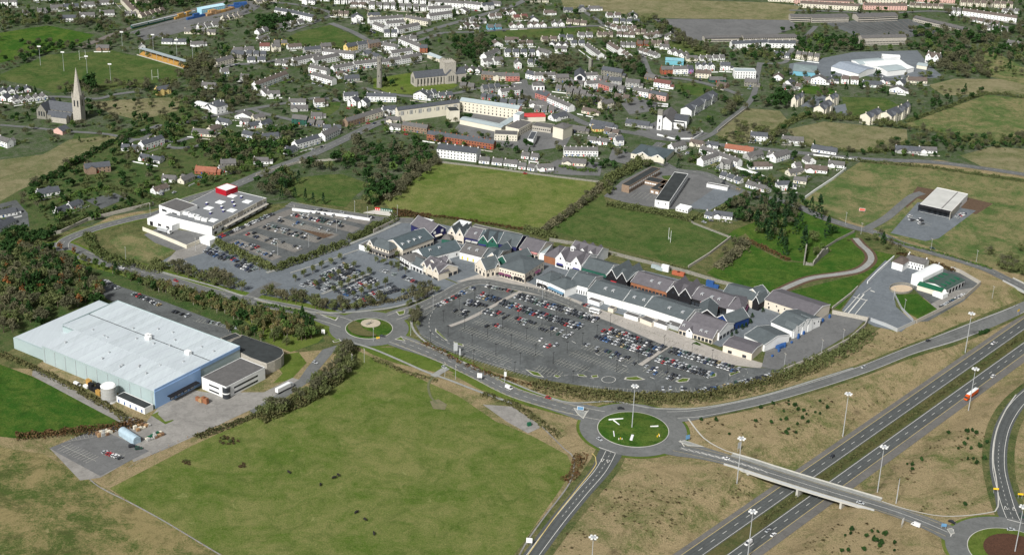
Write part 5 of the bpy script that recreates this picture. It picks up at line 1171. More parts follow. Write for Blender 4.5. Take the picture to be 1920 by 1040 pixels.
def od(i):
    if i < 20: return ORD[i]
    tens = ['twenty','thirty','forty','fifty','sixty','seventy','eighty','ninety'][(i+1)//10-2]; u = (i+1) % 10
    return {'twenty':'twentieth','thirty':'thirtieth','forty':'fortieth','fifty':'fiftieth','sixty':'sixtieth','seventy':'seventieth','eighty':'eightieth','ninety':'ninetieth'}[tens] if u == 0 else tens+'-'+ORD[u-1]
for i, (x, y) in enumerate(fl): lamp_mast(x, y, 20, 'white floodlight column, %s from the left round the sports pitch' % od(i), group='floodlights round the sports pitch')

# ============================================================ HOUSES
WC = dict(w=('white', W_WHITE), c=('cream', W_CREAM), g=('grey', W_GREY), s=('stone', W_STONE), b=('red brick', W_BRICK), n=('brown brick', W_BROWN), p=('pink', W_PINK), r=('coral', W_RED),
          y=('yellow', W_YELL), v=('violet', W_PURP), d=('dark green', W_DGRN), u=('blue', W_BLUE))
RC = dict(S=('slate', R_SLATE), G=('grey', R_GREY), B=('brown', R_BROWN), R=('terracotta', R_RED), T=('wine red', R_WINE))
ROWS = """514 28 545 33 3 wS2t|545 33 585 42 4 wS2t|485 66 505 59 2 wG1|520 56 572 45 4 wG1|486 79 501 76 1 wG1|487 96 506 96 1 wT2|511 98 527 97 1 cG2|512 86 540 86 2 yG1|541 94 566 91 1 wB1
552 125 603 114 6 wG2t|590 124 638 114 5 wG2t|604 106 663 112 6 wG2t|578 136 612 143 4 wG2t|627 139 664 132 5 wG2t|665 131 708 126 6 wG2t|717 127 753 121 5 wG2t|754 121 791 114 5 wG2t|583 150 622 161 4 wG2t
634 148 655 147 1 wB1y|647 153 674 151 1 gS1|514 123 541 125 2 wG1|482 170 541 148 6 wB2t|572 104 603 101 3 gS2t|604 97 622 95 1 sG2|652 98 672 94 1 yS2|672 94 692 91 2 gS2t|692 92 714 88 2 nG2t
715 94 741 98 2 wG2t|735 110 774 104 4 wG2t|747 82 786 98 5 wG2t|787 99 801 99 1 bS2|680 103 709 113 2 gS1|693 47 757 42 6 wG2t|758 42 802 50 5 cG2t|725 54 760 51 3 wG2t|747 65 788 56 5 wG2t|719 70 746 70 2 wS2
698 54 718 62 2 wG2t|752 78 783 77 2 wG1|622 30 655 31 3 cB1|660 42 681 42 1 wS2y|690 34 712 33 1 cS1|566 8 590 10 1 wS2|625 8 692 9 5 wG2|690 17 745 19 4 wG2|747 20 800 22 4 wG2|713 4 800 9 6 wG2|655 13 688 14 2 wB1|560 2 620 3 4 wG2|640 1 705 2 5 wG2
803 12 868 16 5 wG2t|803 26 848 24 3 wG2t|806 40 848 34 3 wG2t|855 25 877 27 1 wG1y|868 15 903 19 3 wG2t|905 20 927 18 1 wS2|913 10 937 13 1 wG1|942 29 969 29 2 wB1y|917 36 942 34 2 wB1|880 45 914 44 2 wG1|861 52 893 56 2 wB1y|913 57 942 55 2 uG1|956 54 983 53 2 wB1y
962 38 992 36 2 cT1|992 43 1010 43 1 wS1y|988 52 1026 52 3 wB1y|1034 50 1060 50 2 wG1y|1060 45 1100 49 3 cB1|1020 29 1038 29 1 wB1|985 5 1030 5 3 cB1|1057 24 1074 24 1 gS1|1085 23 1099 23 1 gS1y|1104 21 1125 21 1 wG1
947 80 972 80 1 gB1|922 90 943 88 1 wB1y|972 86 1001 86 2 wB1|1015 79 1046 78 2 cB1|1048 76 1076 75 2 wS1|1028 87 1066 90 3 wG1y|1041 97 1062 97 1 wG1|1083 71 1113 70 2 wG1|1070 86 1098 86 2 wS1|945 107 1004 107 4 wS2|912 115 938 104 3 wG2t|905 126 945 121 2 wG2|1005 104 1026 110 1 wG2
989 122 1013 122 2 wS1|966 129 978 129 1 wG2y|862 134 901 138 3 wG1y|1095 94 1121 113 6 wG2t|1137 34 1166 33 2 wB1|1177 34 1195 35 1 wG1y|1133 50 1153 57 2 wB1|1156 59 1194 58 4 wB1|1155 69 1191 71 3 wB1|1178 64 1211 66 3 cB1|1215 74 1244 68 3 wB1y|1246 74 1268 75 1 wG1y|1120 70 1150 70 3 cB1
1148 44 1200 46 4 wS1|1162 89 1192 90 3 wG1|1194 87 1219 87 2 bB1|1220 86 1254 87 3 cB1|1137 91 1157 104 3 wB2t|1157 99 1176 110 3 wB1|1195 98 1214 104 2 wB1|1213 104 1231 110 2 wG1|1237 93 1254 94 1 wG1|1250 100 1283 110 3 wG1y|1287 115 1308 115 1 cG1|1312 115 1361 113 4 wG1
1240 140 1261 140 1 bG2|1262 140 1290 139 2 wG2t|1290 139 1300 138 1 vS2|1306 133 1341 133 3 wS2y|1303 146 1333 148 1 cB2|1350 132 1369 133 1 wS2|1395 162 1418 165 1 sG2|1225 163 1255 168 1 wT2|1172 163 1198 166 1 gG2|1120 166 1141 172 2 rG2t|1127 140 1164 147 1 sS2|1208 148 1226 152 1 nG1|1330 155 1356 155 1 dG1|1343 163 1360 167 1 nB1
902 149 925 151 2 nG2t|925 152 948 152 1 cG2|948 153 974 153 2 rG2t|985 147 1002 151 1 wS2|1002 152 1042 151 4 wG2t|1043 155 1067 155 1 sG2|1097 152 1121 151 2 wG2t|1100 168 1137 165 3 wG2t|1040 170 1095 176 4 gG1|1060 180 1098 186 3 sG2|1140 172 1170 178 2 gG2|1095 186 1130 194 3 gG1|860 165 890 168 2 sG1
1372 92 1440 89 6 wS2t|1440 90 1492 91 4 wS2t|1448 106 1480 110 3 wS1|1490 110 1535 116 4 cG2|1490 8 1600 12 12 pB2t|1500 15 1612 21 10 cB2t|1440 3 1500 6 6 cB2t|1620 19 1700 20 8 pB2t|1610 6 1700 9 8 cB2t|1715 3 1790 7 8 pB2t|1782 27 1802 29 2 wG2|1803 29 1905 43 8 wB2t|1880 25 1912 26 3 wG1|1815 40 1872 50 4 wB1|1842 56 1892 60 3 wG1|1705 14 1770 17 6 cB1|1800 12 1900 16 8 cB2
1448 150 1467 152 1 wB1y|1468 160 1484 163 1 wS1y|1505 155 1522 156 1 gG1|1520 157 1548 160 1 wG2y|1552 157 1567 158 1 wS1y|1575 157 1611 159 2 wB2|1617 163 1653 165 1 wS1|1650 155 1676 160 1 wS1|1678 160 1693 163 1 wS1y|1702 156 1739 158 1 cB1|1667 172 1697 176 1 wG1y|1466 168 1484 171 1 wG1|1490 166 1500 168 1 wB1
1310 289 1381 315 7 wG2t|1318 313 1350 302 3 wG2t|1349 315 1368 319 1 gG2|1262 287 1286 280 1 wG2|1358 283 1411 291 1 wR1|1292 272 1317 277 1 cB1|1325 277 1346 279 1 wS1|1405 301 1433 294 1 gG1|1437 296 1455 300 1 wG1|1454 306 1480 297 1 wG2|1405 318 1442 318 1 wB1|1481 331 1504 326 1 cG1|1508 322 1551 326 1 wB1|1513 309 1529 307 1 wG1y|1552 313 1583 317 1 wG1|1487 343 1511 347 1 cG1|1458 358 1487 357 1 wS2h|1406 264 1438 267 1 wS2|1466 268 1506 270 1 wG1|1520 284 1567 291 1 wS1|1347 333 1388 346 3 wS1|1320 408 1334 412 1 wS1|1336 408 1372 413 1 wS1|1678 286 1726 290 1 gS1|1722 287 1757 289 1 wG1|1395 350 1435 362 2 wG1|1492 318 1503 316 1 wG1
440 223 471 225 1 wG1y|477 228 498 224 1 cG1|405 232 428 236 1 wS1|359 254 396 258 1 cG1|397 250 414 244 1 cB1|449 233 466 234 1 wG1|467 243 490 239 1 wS1|494 241 511 233 1 wS1|453 256 478 261 1 wS1|493 263 524 261 1 gS1|541 197 573 198 1 wG1|590 202 610 201 1 wB2|545 209 578 209 1 gG1|583 223 604 223 1 gG1|547 232 575 235 1 dG2|575 235 606 239 2 sG1|482 178 498 182 1 wG1y|502 182 525 181 1 wG1|377 165 403 168 1 wG1
610 266 637 253 1 wG2|603 246 641 247 2 wS1|557 282 601 269 4 wS2t|540 291 558 283 1 wS1|414 318 443 317 1 sG2|365 326 405 328 1 bR1|475 308 504 308 1 wG1|652 239 685 229 2 nG2t|685 229 718 219 2 cG2t|719 217 744 214 1 wS2|724 230 750 231 1 cG1|645 190 672 189 1 wS2|650 198 689 204 2 wS2y|687 191 743 192 4 wS2t|775 186 801 189 1 wS2y|803 187 821 183 2 wS2|822 185 851 183 2 wS1|730 243 751 245 1 wG1|753 245 800 252 4 nG2t|800 262 925 281 12 bS2t|895 306 943 311 2 wG1|944 311 969 314 1 wG1|970 317 1003 321 2 wG1|1008 321 1038 319 1 wG1|975 297 1010 301 2 wG1|1057 293 1121 294 6 wG2t|1053 309 1098 312 1 cG1
1025 193 1066 211 5 wG2t|1003 184 1024 191 2 rS2t|992 200 1024 203 1 wG1|1130 206 1151 201 1 cG2|1185 179 1215 184 3 wG2t|1216 185 1248 191 2 pS2t|1105 237 1148 244 1 wS1|1172 236 1216 241 1 gS1|1110 247 1128 247 1 yS1|1098 267 1140 273 2 wG1|1155 274 1170 273 1 wS2|1140 262 1165 266 2 cG1|940 183 975 178 4 wG2t|900 186 935 190 3 gS1|905 176 940 172 3 gS2|1130 250 1160 256 2 gB1|1060 246 1095 252 1 sG1|1038 228 1066 222 1 wS1|1000 210 1040 212 3 gG1|935 196 985 200 3 gS1|1150 186 1180 190 2 sB1|1090 212 1115 217 1 cB1|1060 160 1095 163 2 gG1|1142 160 1165 162 1 gS2|1118 152 1150 155 3 sG1
73 371 113 363 1 wS1|108 405 155 385 2 wS1|160 327 208 322 1 nS2|-8 440 30 419 1 wS1|-6 410 32 402 1 wS1|292 365 316 356 1 wB1|345 346 366 336 1 cG1|303 341 328 343 1 wG1|270 283 309 270 3 wS2t|225 283 262 285 2 wS1|258 300 301 308 2 wS1|0 178 60 173 4 wS1y|25 196 92 186 5 wG1y|-4 188 30 193 2 wS1y|296 180 321 175 1 yS2|-5 272 15 278 1 wG2|413 325 428 322 1 wG1
113 39 143 38 1 wS1|149 34 178 33 1 wG1|187 30 215 29 1 wG1|95 20 119 19 1 gG1|118 18 150 17 2 wS1|152 14 179 13 1 wG1|182 10 208 9 1 wG1|70 26 90 25 1 gG1|43 30 58 29 1 gG1|0 12 33 12 2 wG2|226 6 249 30 5 cB2t|265 35 311 23 5 cB1|232 31 256 31 2 wG1|343 64 406 66 3 cG1|372 56 411 50 3 wG1|300 83 352 84 2 wS1|358 89 383 88 1 wG1|420 40 457 32 4 cG1|433 109 457 111 1 sS2|436 100 479 98 2 wG1|408 127 439 118 3 cG2t|415 140 430 139 1 wG1|450 150 466 151 1 gG1|460 105 500 107 3 gS1|462 118 500 117 2 wS1|180 95 205 95 1 nG1|255 8 300 3 4 cB1|60 3 120 1 4 wG1|480 8 520 3 3 cG1|1885 84 1920 90 2 gG1|260 92 262 93 1 wG1"""
LM = [(711,150,'the round tower'),(805,150,'the grey cathedral'),(612,70,'the triangular green'),(1035,62,'the long green'),(1270,235,'the white church'),(915,215,'the convent'),(840,285,'the white apartments'),(1290,95,'the small green'),
      (1370,55,'the parade ground'),(1650,55,'the barrack square'),(1650,125,'the commercial sheds'),(1630,205,'the cream apartments'),(1090,150,'the market hall'),(400,30,'the freight yard'),(300,110,'the grandstand'),(120,210,'the gothic church'),
      (410,195,'the square house'),(420,370,'the supermarket'),(1260,350,'the school'),(1550,330,'the field wall'),(900,375,'the big field'),(1740,380,'the flat-roofed store'),(560,240,'the dark-green house'),(760,60,'the estate crossroads'),(100,400,'the left gardens'),
      (1400,140,'the white hotel'),(1450,265,'the east road'),(720,25,'the top terraces')]
def near_lm(px, py, with_dir=True):
    b = min(LM, key=lambda l: (l[0]-px)**2+(2.0*(l[1]-py))**2)
    dx, dy = px-b[0], 2.0*(py-b[1])
    d = ('right of' if dx > 0 else 'left of') if abs(dx) > abs(dy) else ('in front of' if dy > 0 else 'behind')
    return d+' '+b[2]
rows = []
for ln in ROWS.replace('\n', '|').split('|'):
    q = ln.split(); Ax, Ay, Bx, By, n = map(float, q[:5]); rows.append((Ax, Ay, Bx, By, int(n), q[5]))
rows.sort(key=lambda r: -(r[1]+r[3]))
HB = {}   # cache of house part meshes
def house_parts(L, D, st, wk, rk, opt, var, term):
    key = (L, D, st, wk, rk, opt, var, term)
    if key in HB: return HB[key]
    wall, roof = WC[wk][1], RC[rk][1]; z = {1: 2.9, 2: 5.4, 3: 8.0}[st]; rr = random.Random(var*7+int(L*10))
    rise = D*0.30+0.5; parts = []; w, r, g, dr, ch = MB(), MB(), MB(), MB(), MB()
    ax = 'y' if 'y' in opt else 'x'
    if ax == 'y': rise = min(L, 10)*0.36
    gable_geo(w, r, 0.01, 0, L-0.01, D, -0.2, z, rise, wall, roof, ax, 0.3 if not term else 0.02+0.28*(not term), 0.9 if 'h' in opt else 0)
    nw = max(2, int(L/3.2))
    for s in range(st): wins(g, 'f', L, D, 0.9+s*2.6, nw, 1.0, 1.2); wins(g, 'b', L, D, 0.9+s*2.6, nw, 1.0, 1.1)
    if not term: wins(g, 'r', L, D, 1.0, 1, 0.9, 1.1); wins(g, 'l', L, D, 0.9+(st-1)*2.6, 1, 0.9, 1.1)
    x = L*(.5 if nw % 2 == 0 else .33); dr.box(x-.5, -.07, 0, x+.5, .02, 2.1, (REDP, BLUEP, GREENC, BLACK)[var % 4])
    if ax == 'x':
        for k in (0.5,): ch.box(k-.1, D/2-.35, z+rise-.7, k+.7, D/2+.35, z+rise+1.0, wall); ch.box(k+.1, D/2-.15, z+rise+1, k+.5, D/2+.15, z+rise+1.35, R_RED)
    else: ch.box(L/2-.4, D*.7, z+rise-.6, L/2+.4, D*.7+.7, z+rise+1.0, wall)
    ex_w, ex_r = MB(), MB()
    if not term and L > 8:
        if var % 3 == 0: gable_geo(ex_w, ex_r, L*.08, -2.2, L*.42, .1, -.2, z-(.2 if st == 1 else 0), min(rise*.7, 2.0), wall, roof, 'y', .2)
        elif var % 3 == 1: gable_geo(ex_w, ex_r, L, 1.5, L+3.6, D-.8, -.2, 2.5, 1.6, wall, roof, 'x', .2)
        else: gable_geo(ex_w, ex_r, L*.5, D-.1, L*.9, D+3.5, -.2, z-.3, 1.6, wall, roof, 'y', .2)
    elif term and var % 2: gable_geo(ex_w, ex_r, L*.3, D-.1, L*.8, D+3.0, -.2, 2.6, 1.0, wall, roof, 'y', .1)
    HB[key] = [(n_, b.data(n_), b) for n_, b in (('wall', w), ('roof', r), ('window', g), ('door', dr), ('chimney', ch), ('extension', ex_w), ('extension_roof', ex_r)) if b.V]
    return HB[key]
hcount = 0; FARH = MB(); HLAB = {}; rowseen = {}
for (Ax, Ay, Bx, By, n, code) in rows:
    wk, rk, st, opt = code[0], code[1], int(code[2]), code[3:]
    a, b = G(Ax, Ay), G(Bx, By); L = math.dist(a, b); rz = math.atan2(b[1]-a[1], b[0]-a[0]); term = 't' in opt
    kind = ('terraced house' if term else 'bungalow' if st == 1 else 'two-storey house' if st == 2 else 'tall house')
    base = '%s %s' % (WC[wk][0].replace(' ', '-'), kind); where = near_lm((Ax+Bx)/2, (Ay+By)/2)
    kk = (base, where); rowseen.setdefault(kk, []).append((Ax, Ay)); ri = len(rowseen[kk])
    for i in range(n):
        u = L/n; gap = 0 if term else (min(u*.22, 5) if n > 1 else 0)
        Lh = round((u-gap)*2)/2 if not term else u
        D = 7.5 if st > 1 else 7.0
        if n == 1 and L > 18: D = 8.5
        if 'y' in opt: D = 9.5
        t = u*i+gap/2; x, y = a[0]+math.cos(rz)*t, a[1]+math.sin(rz)*t
        jit = 0 if term else rnd.uniform(-.07, .07)
        var = rnd.randrange(6); parts = house_parts(round(Lh, 1) if not term else round(u, 2), D, st, wk, rk, opt, var, term)
        ALLB.append((x+math.cos(rz)*Lh/2-math.sin(rz)*D/2, y+math.sin(rz)*Lh/2+math.cos(rz)*D/2, math.hypot(Lh, D)/2))
        if hcount < 298:
            hcount += 1
            HLAB.setdefault(kk, []).append((ri, i, n))
            lab = base+(', '+where)
            root = thing('house', lab, 'house', (x, y, 0), rz+jit, 'houses of the town')
            root['_k'] = '%d' % ri
            for nm, me, mb in parts:
                o = link(nm, me, root)
                if nm == 'window': o['kind'] = 'stuff'
            rowinfo = (kk, ri, i, n, root); HLAB[kk][-1] = rowinfo
        else:
            M_ = Matrix.Translation((x, y, 0)) @ Matrix.Rotation(rz+jit, 4, 'Z')
            for nm, me, mb in parts:
                if nm in ('door',): continue
                base_i = len(FARH.V); FARH.V += [tuple(M_ @ Vector(v)) for v in mb.V]
                FARH.F += [tuple(q+base_i for q in f) for f in mb.F]; FARH.M += [FARH.mi(mb.mats[k]) for k in mb.M]
for kk, lst in HLAB.items():
    nr = len(set(l[1] for l in lst)); ids = sorted(set(l[1] for l in lst))
    for (k_, ri, i, n, root) in lst:
        s = (od(i)+' ' if n > 1 else '')+kk[0]+(' from left' if n > 1 else '')
        if nr > 1:
            k = ids.index(ri); s += ', '+('nearest' if k == 0 else od(k)+' nearest')+(' such row' if n > 1 else '')
        root['label'] = s+', '+kk[1]
        del root['_k']
print('houses', hcount, 'rows', len(rows), 'total', sum(r[4] for r in rows))
tag(FARH.obj('far_houses'), 'distant rows of small white and cream houses across the top of the view', 'houses', kind='stuff')
# market hall and courthouse
big('market_hall','white arched market front with a dark red ground floor, on the square','hall',(1077,145),(1097,146),(1073,133),7,4,W_WHITE,R_SLATE,ax='y',extra=lambda root,L,dp,z,rise,rf:[wallmb(lambda m:m.box(-.1,-.3,-.2,L+.1,-.02,3.6,mat('dark_red_front',(.12,.03,.03))),'shop_front',root),wallmb(lambda m:m.cyl((L/2,-.1,z-1),(L/2,-.02,z-1),3.2,3.2,GLASS,20),'arch_window',root)])
big('courthouse','small white square pavilion with grey hipped roof on the town square','hall',(1000,161),(1021,161),(1003,155),5,3,W_WHITE,R_GREY,hip=1,w=(('f',.5,3,1.6,3),))
big('hotel','large white three storey hotel with flat roof beside the tree lined lane','hotel',(1378,134),(1418,135),(1381,128),8,0,W_WHITE,R_LIGHT,w=(('f',5.8,8,1,1.3),('f',3,8,1,1.3),('f',.6,8,1,1.6)))
big('blue_shed','turquoise clad builders shed among the houses','shed',(1248,113),(1282,115),(1250,108),5,1.5,mat('turquoise_cladding',(.16,.42,.50)),mat('turquoise_roof',(.2,.4,.46)))
big('glass_hall','hall with pale blue glazed roof slope behind the cathedral','hall',(801,102),(824,111),(806,98),4,1.5,W_CREAM,R_LIGHT)
big('ruined_tower','short square stone tower beside the market hall','tower',(1104,112),(1109,113),(1105,110),12,0,W_STONE,W_STONE)
# ============================================================ TREES, HEDGES, SHRUBS
def leaf_cloud(pts, size, rs, thin=1.0, up=0.0):
    n = len(pts); d = rs.normal(size=(n, 3)); d /= np.linalg.norm(d, axis=1)[:, None]
    e = rs.normal(size=(n, 3)); e -= (e*d).sum(1)[:, None]*d; e /= np.linalg.norm(e, axis=1)[:, None]
    if up: d = d*(1-up)+np.array([0, 0, 1])*up; d /= np.linalg.norm(d, axis=1)[:, None]; e -= (e*d).sum(1)[:, None]*d; e /= np.linalg.norm(e, axis=1)[:, None]
    s = size*rs.uniform(0.6, 1.3, (n, 1)); a = d*s; b = e*s*thin
    V = np.stack([pts-a-b*0.6, pts+a*0.2-b, pts+a+b*0.5, pts-a*0.3+b], 1).reshape(-1, 3)
    F_ = np.arange(4*n).reshape(-1, 4)
    return V, F_
def crown_pts(kind, n, rs):
    if kind in ('cypress', 'conifer'):
        z = rs.uniform(0, 1, n)**0.8; w = (1-z)**(0.6 if kind == 'cypress' else 0.9)*(0.55+0.45*np.minimum(z*6, 1))
        a = rs.uniform(0, 2*math.pi, n); r = w*np.sqrt(rs.uniform(.35, 1, n))*(1+0.15*np.sin(a*3+z*20))
        return np.stack([r*np.cos(a), r*np.sin(a), z], 1)
    # clumped crown: several lobes scattered in an uneven ellipsoid
    k = 9 if kind != 'slim' else 6
    c = rs.normal(size=(k, 3)); c /= np.linalg.norm(c, axis=1)[:, None]; c *= rs.uniform(.25, .68, (k, 1)); c[:, 2] = np.abs(c[:, 2])*.9-.15
    which = rs.randint(0, k, n); q = rs.normal(size=(n, 3)); q /= np.linalg.norm(q, axis=1)[:, None]
    rad = rs.uniform(.28, .5, k)[which][:, None]; p = c[which]+q*rad*rs.uniform(.55, 1, (n, 1))
    p[:, 2] = (p[:, 2]+.75)/1.6
    return p
def tree_proto(kind, seed, n=260):
    rs = np.random.RandomState(seed)
    spec = dict(round=(4.3, 2.0, 7.5, L_EVER, .75, .8), green=(4.2, 2.0, 8, L_GREEN, .7, .8), cypress=(2.6, .6, 13.5, L_CYP, .75, .7), conifer=(3.6, .8, 11, L_EVER, .7, .6), bare=(4.8, 2.2, 8.5, L_BARE, .95, .22),
                olive=(4.3, 1.6, 7.5, L_BAREG, .85, .3), slim=(2.3, 1.6, 7.2, L_BIRCH, .75, .3), orange=(2.6, 1.2, 7.8, L_ORNG, .75, .35), bush=(1.9, .1, 3.0, L_HEDGE, .5, .7), pine=(1.5, .1, 3.2, L_EVER, .45, .7), heather=(1.6, .0, 1.5, L_GORSE, .4, .6), street=(3.2, 1.8, 6.4, L_BAREG, .62, .34))[kind]
    R, z0, H, m, sz, thin = spec; nn = int(n*(1.0 if R > 3 else .6))
    p = crown_pts(kind, nn, rs)*np.array([R, R, H])+np.array([0, 0, z0])
    V, F_ = leaf_cloud(p, sz, rs, thin, .35 if kind in ('bare', 'slim', 'orange', 'olive', 'street') else 0)
    mb = MB(); tr = .10+R*.045; bk = BIRCH if kind in ('slim', 'orange') else BARK
    mb.cyl((0,0,-.3), (0,0,z0+H*.35), tr, tr*.6, bk, 6, False); mb.cyl((0,0,z0+H*.35), (rs.normal()*.3, rs.normal()*.3, z0+H*.8), tr*.6, tr*.15, bk, 5, False)
    for i in range(5 if R > 2 else 2):
        a = rs.uniform(0, 6.28); zz = z0+H*rs.uniform(.05, .35); rr = R*rs.uniform(.5, .8)
        mb.cyl((0,0,zz), (math.cos(a)*rr, math.sin(a)*rr, zz+H*.3), tr*.4, tr*.1, bk, 4, False)
    return (V, F_, m, mb)
KINDS = ('round','green','cypress','conifer','bare','olive','slim','orange','bush','pine','heather','street')
PROT = {}
def proto(kind, v):
    if (kind, v) not in PROT:
        V, F_, m, mb = tree_proto(kind, KINDS.index(kind)*10+v); PROT[(kind, v)] = (mesh_data('crown', V.tolist(), F_.tolist(), [m]), mb.data('trunk'), V, m)
    return PROT[(kind, v)]
WORD = dict(round='dark evergreen tree', green='mid green leafy tree', cypress='tall dark cypress', conifer='dark conifer', bare='bare brown tree', olive='olive budding tree', slim='slender budding tree', orange='orange budding tree', bush='rounded bush', pine='small young pine', heather='low brown heather clump', street='small planted street tree')
GRID = {}
def gadd(x, y, r):
    for i in range(int((x-r)//10), int((x+r)//10)+1):
        for j in range(int((y-r)//10), int((y+r)//10)+1): GRID.setdefault((i, j), []).append((x, y, r))
for x, y, r in ALLB: gadd(x, y, r*0.85+1)
for k, (pth, w, z) in ROADS.items():
    for p in pth[::2]: gadd(p[0], p[1], w/2+1.2)
def blocked(x, y, m=1.0): return any((x-a)**2+(y-b)**2 < (r+m)**2 for a, b, r in GRID.get((int(x//10), int(y//10)), ()))
def inpoly(px, py, poly):
    c = False; n = len(poly); j = n-1
    for i in range(n):
        if (poly[i][1] > py) != (poly[j][1] > py) and px < (poly[j][0]-poly[i][0])*(py-poly[i][1])/(poly[j][1]-poly[i][1])+poly[i][0]: c = not c
        j = i
    return c
TREES = []   # (py, px, x, y, kind, scale, where)
def tree(px, py, kind, sc=1.0, where=None):
    x, y = G(px, py); TREES.append((py, px, x, y, kind, sc*rnd.uniform(.85, 1.15), where))
def scatter(poly, n, kinds, where, sc=(0.8, 1.2), check=True, gap=2.5, avoid=()):
    xs = [p[0] for p in poly]; ys = [p[1] for p in poly]; got = 0; tries = 0
    wp = [G(*p) for p in poly]; x0, x1 = min(p[0] for p in wp), max(p[0] for p in wp); y0, y1 = min(p[1] for p in wp), max(p[1] for p in wp)
    names = list(kinds)
    while got < n and tries < n*40:
        tries += 1; x, y = rnd.uniform(x0, x1), rnd.uniform(y0, y1)
        if not inpoly(x, y, wp): continue
        if check and blocked(x, y): continue
        px, py = PX(x, y, hz(x, y))
        if any(inpoly(px, py, a) for a in avoid): continue
        k = rnd.choices(names, [kinds[q] for q in names])[0]
        TREES.append((py, px, x, y, k, rnd.uniform(*sc), where)); got += 1
        if check: gadd(x, y, gap-1)
scatter([(130,472),(180,502),(300,537),(470,584),(560,602),(600,632),(560,640),(500,622),(440,600),(380,580),(300,552),(225,520),(160,497)], 105, dict(slim=6, olive=2, green=1, conifer=.5), 'in the belt below the main road', (.85,1.25))
scatter([(0,470),(95,466),(140,500),(205,548),(190,572),(120,590),(60,620),(0,640)], 85, dict(round=4, bare=2.5, olive=3, conifer=1, orange=1.2), 'in the wood left of the factory', (.9,1.4), gap=3)
for x, y in ((113,472),(140,478),(120,500),(155,560),(185,555),(190,565),(150,545),(188,545),(70,500),(150,520)): tree(x, y, 'orange', 1.1, 'in the wood left of the factory')
scatter([(300,508),(455,555),(462,548),(430,530),(330,500)], 26, dict(bare=3, olive=2, street=2), 'along the verge of the tree lined car park', (.8,1.1), gap=2)
scatter([(490,552),(560,578),(640,584),(645,574),(560,562),(500,545)], 26, dict(bare=3, olive=2, street=2), 'along the verge of the tree lined car park', (.8,1.1), gap=2)
for k in range(34):
    a = [((392,466),(495,510)),((545,532),(645,486)),((585,543),(670,500)),((620,552),(700,514)),((655,562),(745,530)),((700,492),(780,520))][k % 6]; t = (k//6+.5)/6
    tree(a[0][0]+(a[1][0]-a[0][0])*t, a[0][1]+(a[1][1]-a[0][1])*t, 'street', .9, 'among the parked cars of the paved car park')
scatter([(760,575),(795,558),(870,533),(875,540),(815,562),(790,580),(780,612),(770,600)], 20, dict(bare=3, street=2), 'beside the small roundabout exit', (.6,.9), True)
for x, y in ((700,470),(722,478),(745,484),(690,478),(790,505),(815,512),(835,520),(770,495)): tree(x, y, 'street', 1.0, 'in front of the left block of shops')
scatter([(400,610),(470,622),(560,612),(540,650),(490,640),(440,628)], 16, dict(round=2, olive=3, slim=2), 'behind the tan rounded block', (.7,1.1))
for x, y, s in ((1440,452,1.3),(1450,436,1.1),(1462,462,1.2),(1446,420,1.2),(1470,418,1),(1487,398,1.1),(1478,385,1.2),(1490,440,1.05),(1505,474,1.4),(1509,452,1),(1534,412,1.3),(1550,446,1.3),(1520,400,1.1),(1500,428,.9),(1468,446,1.2),(1472,480,1),(1460,400,1.1),(1450,398,1.2),(1478,410,1)): tree(x, y, 'cypress', s*1.15, 'in the walled cemetery')
for x, y, k, s in ((1425,412,'bare',1.5),(1432,425,'bare',1.2),(1525,455,'olive',1.2),(1540,470,'green',.8),(1530,480,'olive',1),(1500,380,'round',1),(1508,392,'round',1.1),(1565,440,'round',.9),(1590,452,'bush',1),(1556,472,'bush',.9)): tree(x, y, k, s, 'in the walled cemetery')
for x, y, k in ((1650,445,'bare'),(1655,458,'conifer'),(1670,462,'bare'),(1685,474,'bare'),(1640,452,'olive'),(1662,470,'olive'),(1690,478,'olive'),(1625,452,'olive')): tree(x, y, k, .9, 'by the road junction near the farmhouse')
for x, y in ((535,364),(528,376),(553,372),(573,378),(587,382),(606,384),(560,345),(545,350)): tree(x, y, 'cypress', .85, 'behind the supermarket road')
scatter([(470,345),(500,330),(540,322),(560,335),(540,345),(545,378),(490,368)], 26, dict(round=3, bare=3, olive=3), 'left of the small lawn', (.9,1.3))
scatter([(560,318),(640,292),(720,280),(800,285),(815,300),(760,345),(720,385),(690,392),(690,345),(640,322),(560,326)], 62, dict(round=4, green=1.2, bare=3.5, olive=2, conifer=.6), 'between the street and the big green field', (.9,1.35))
scatter([(700,335),(738,345),(740,365),(700,385),(672,388),(690,360)], 14, dict(round=3, olive=2), 'at the corner of the big green field', (.9,1.3))
for x, y, k, s in ((1111,315,'round',1),(1136,315,'round',1.1),(1150,318,'round',1.2),(1125,318,'round',1),(1246,313,'cypress',.7),(1271,317,'cypress',.75),(1160,300,'bare',1),(780,290,'round',1.5),(795,292,'round',1.5),(740,290,'cypress',1.2),(668,285,'bare',1.6),(667,275,'bare',1.4)): tree(x, y, k, s, 'beside the bushy field boundary')
scatter([(40,330),(110,320),(180,290),(260,250),(330,255),(420,290),(500,325),(440,345),(330,362),(250,392),(110,440),(45,425)], 95, dict(round=4, green=2.5, olive=3, bare=2, bush=3, conifer=.4, orange=.3), 'in the gardens left of the supermarket', (.6,1.15), avoid=([(-60,300),(0,300),(80,290),(130,262),(250,250),(180,285),(110,325),(40,355),(0,378)],))
scatter([(340,225),(400,260),(470,262),(540,240),(560,260),(560,300),(500,320),(440,320),(360,290),(300,262)], 70, dict(round=5, green=1.6, olive=2.5, bare=2.5), 'below the dark green house', (.8,1.2))
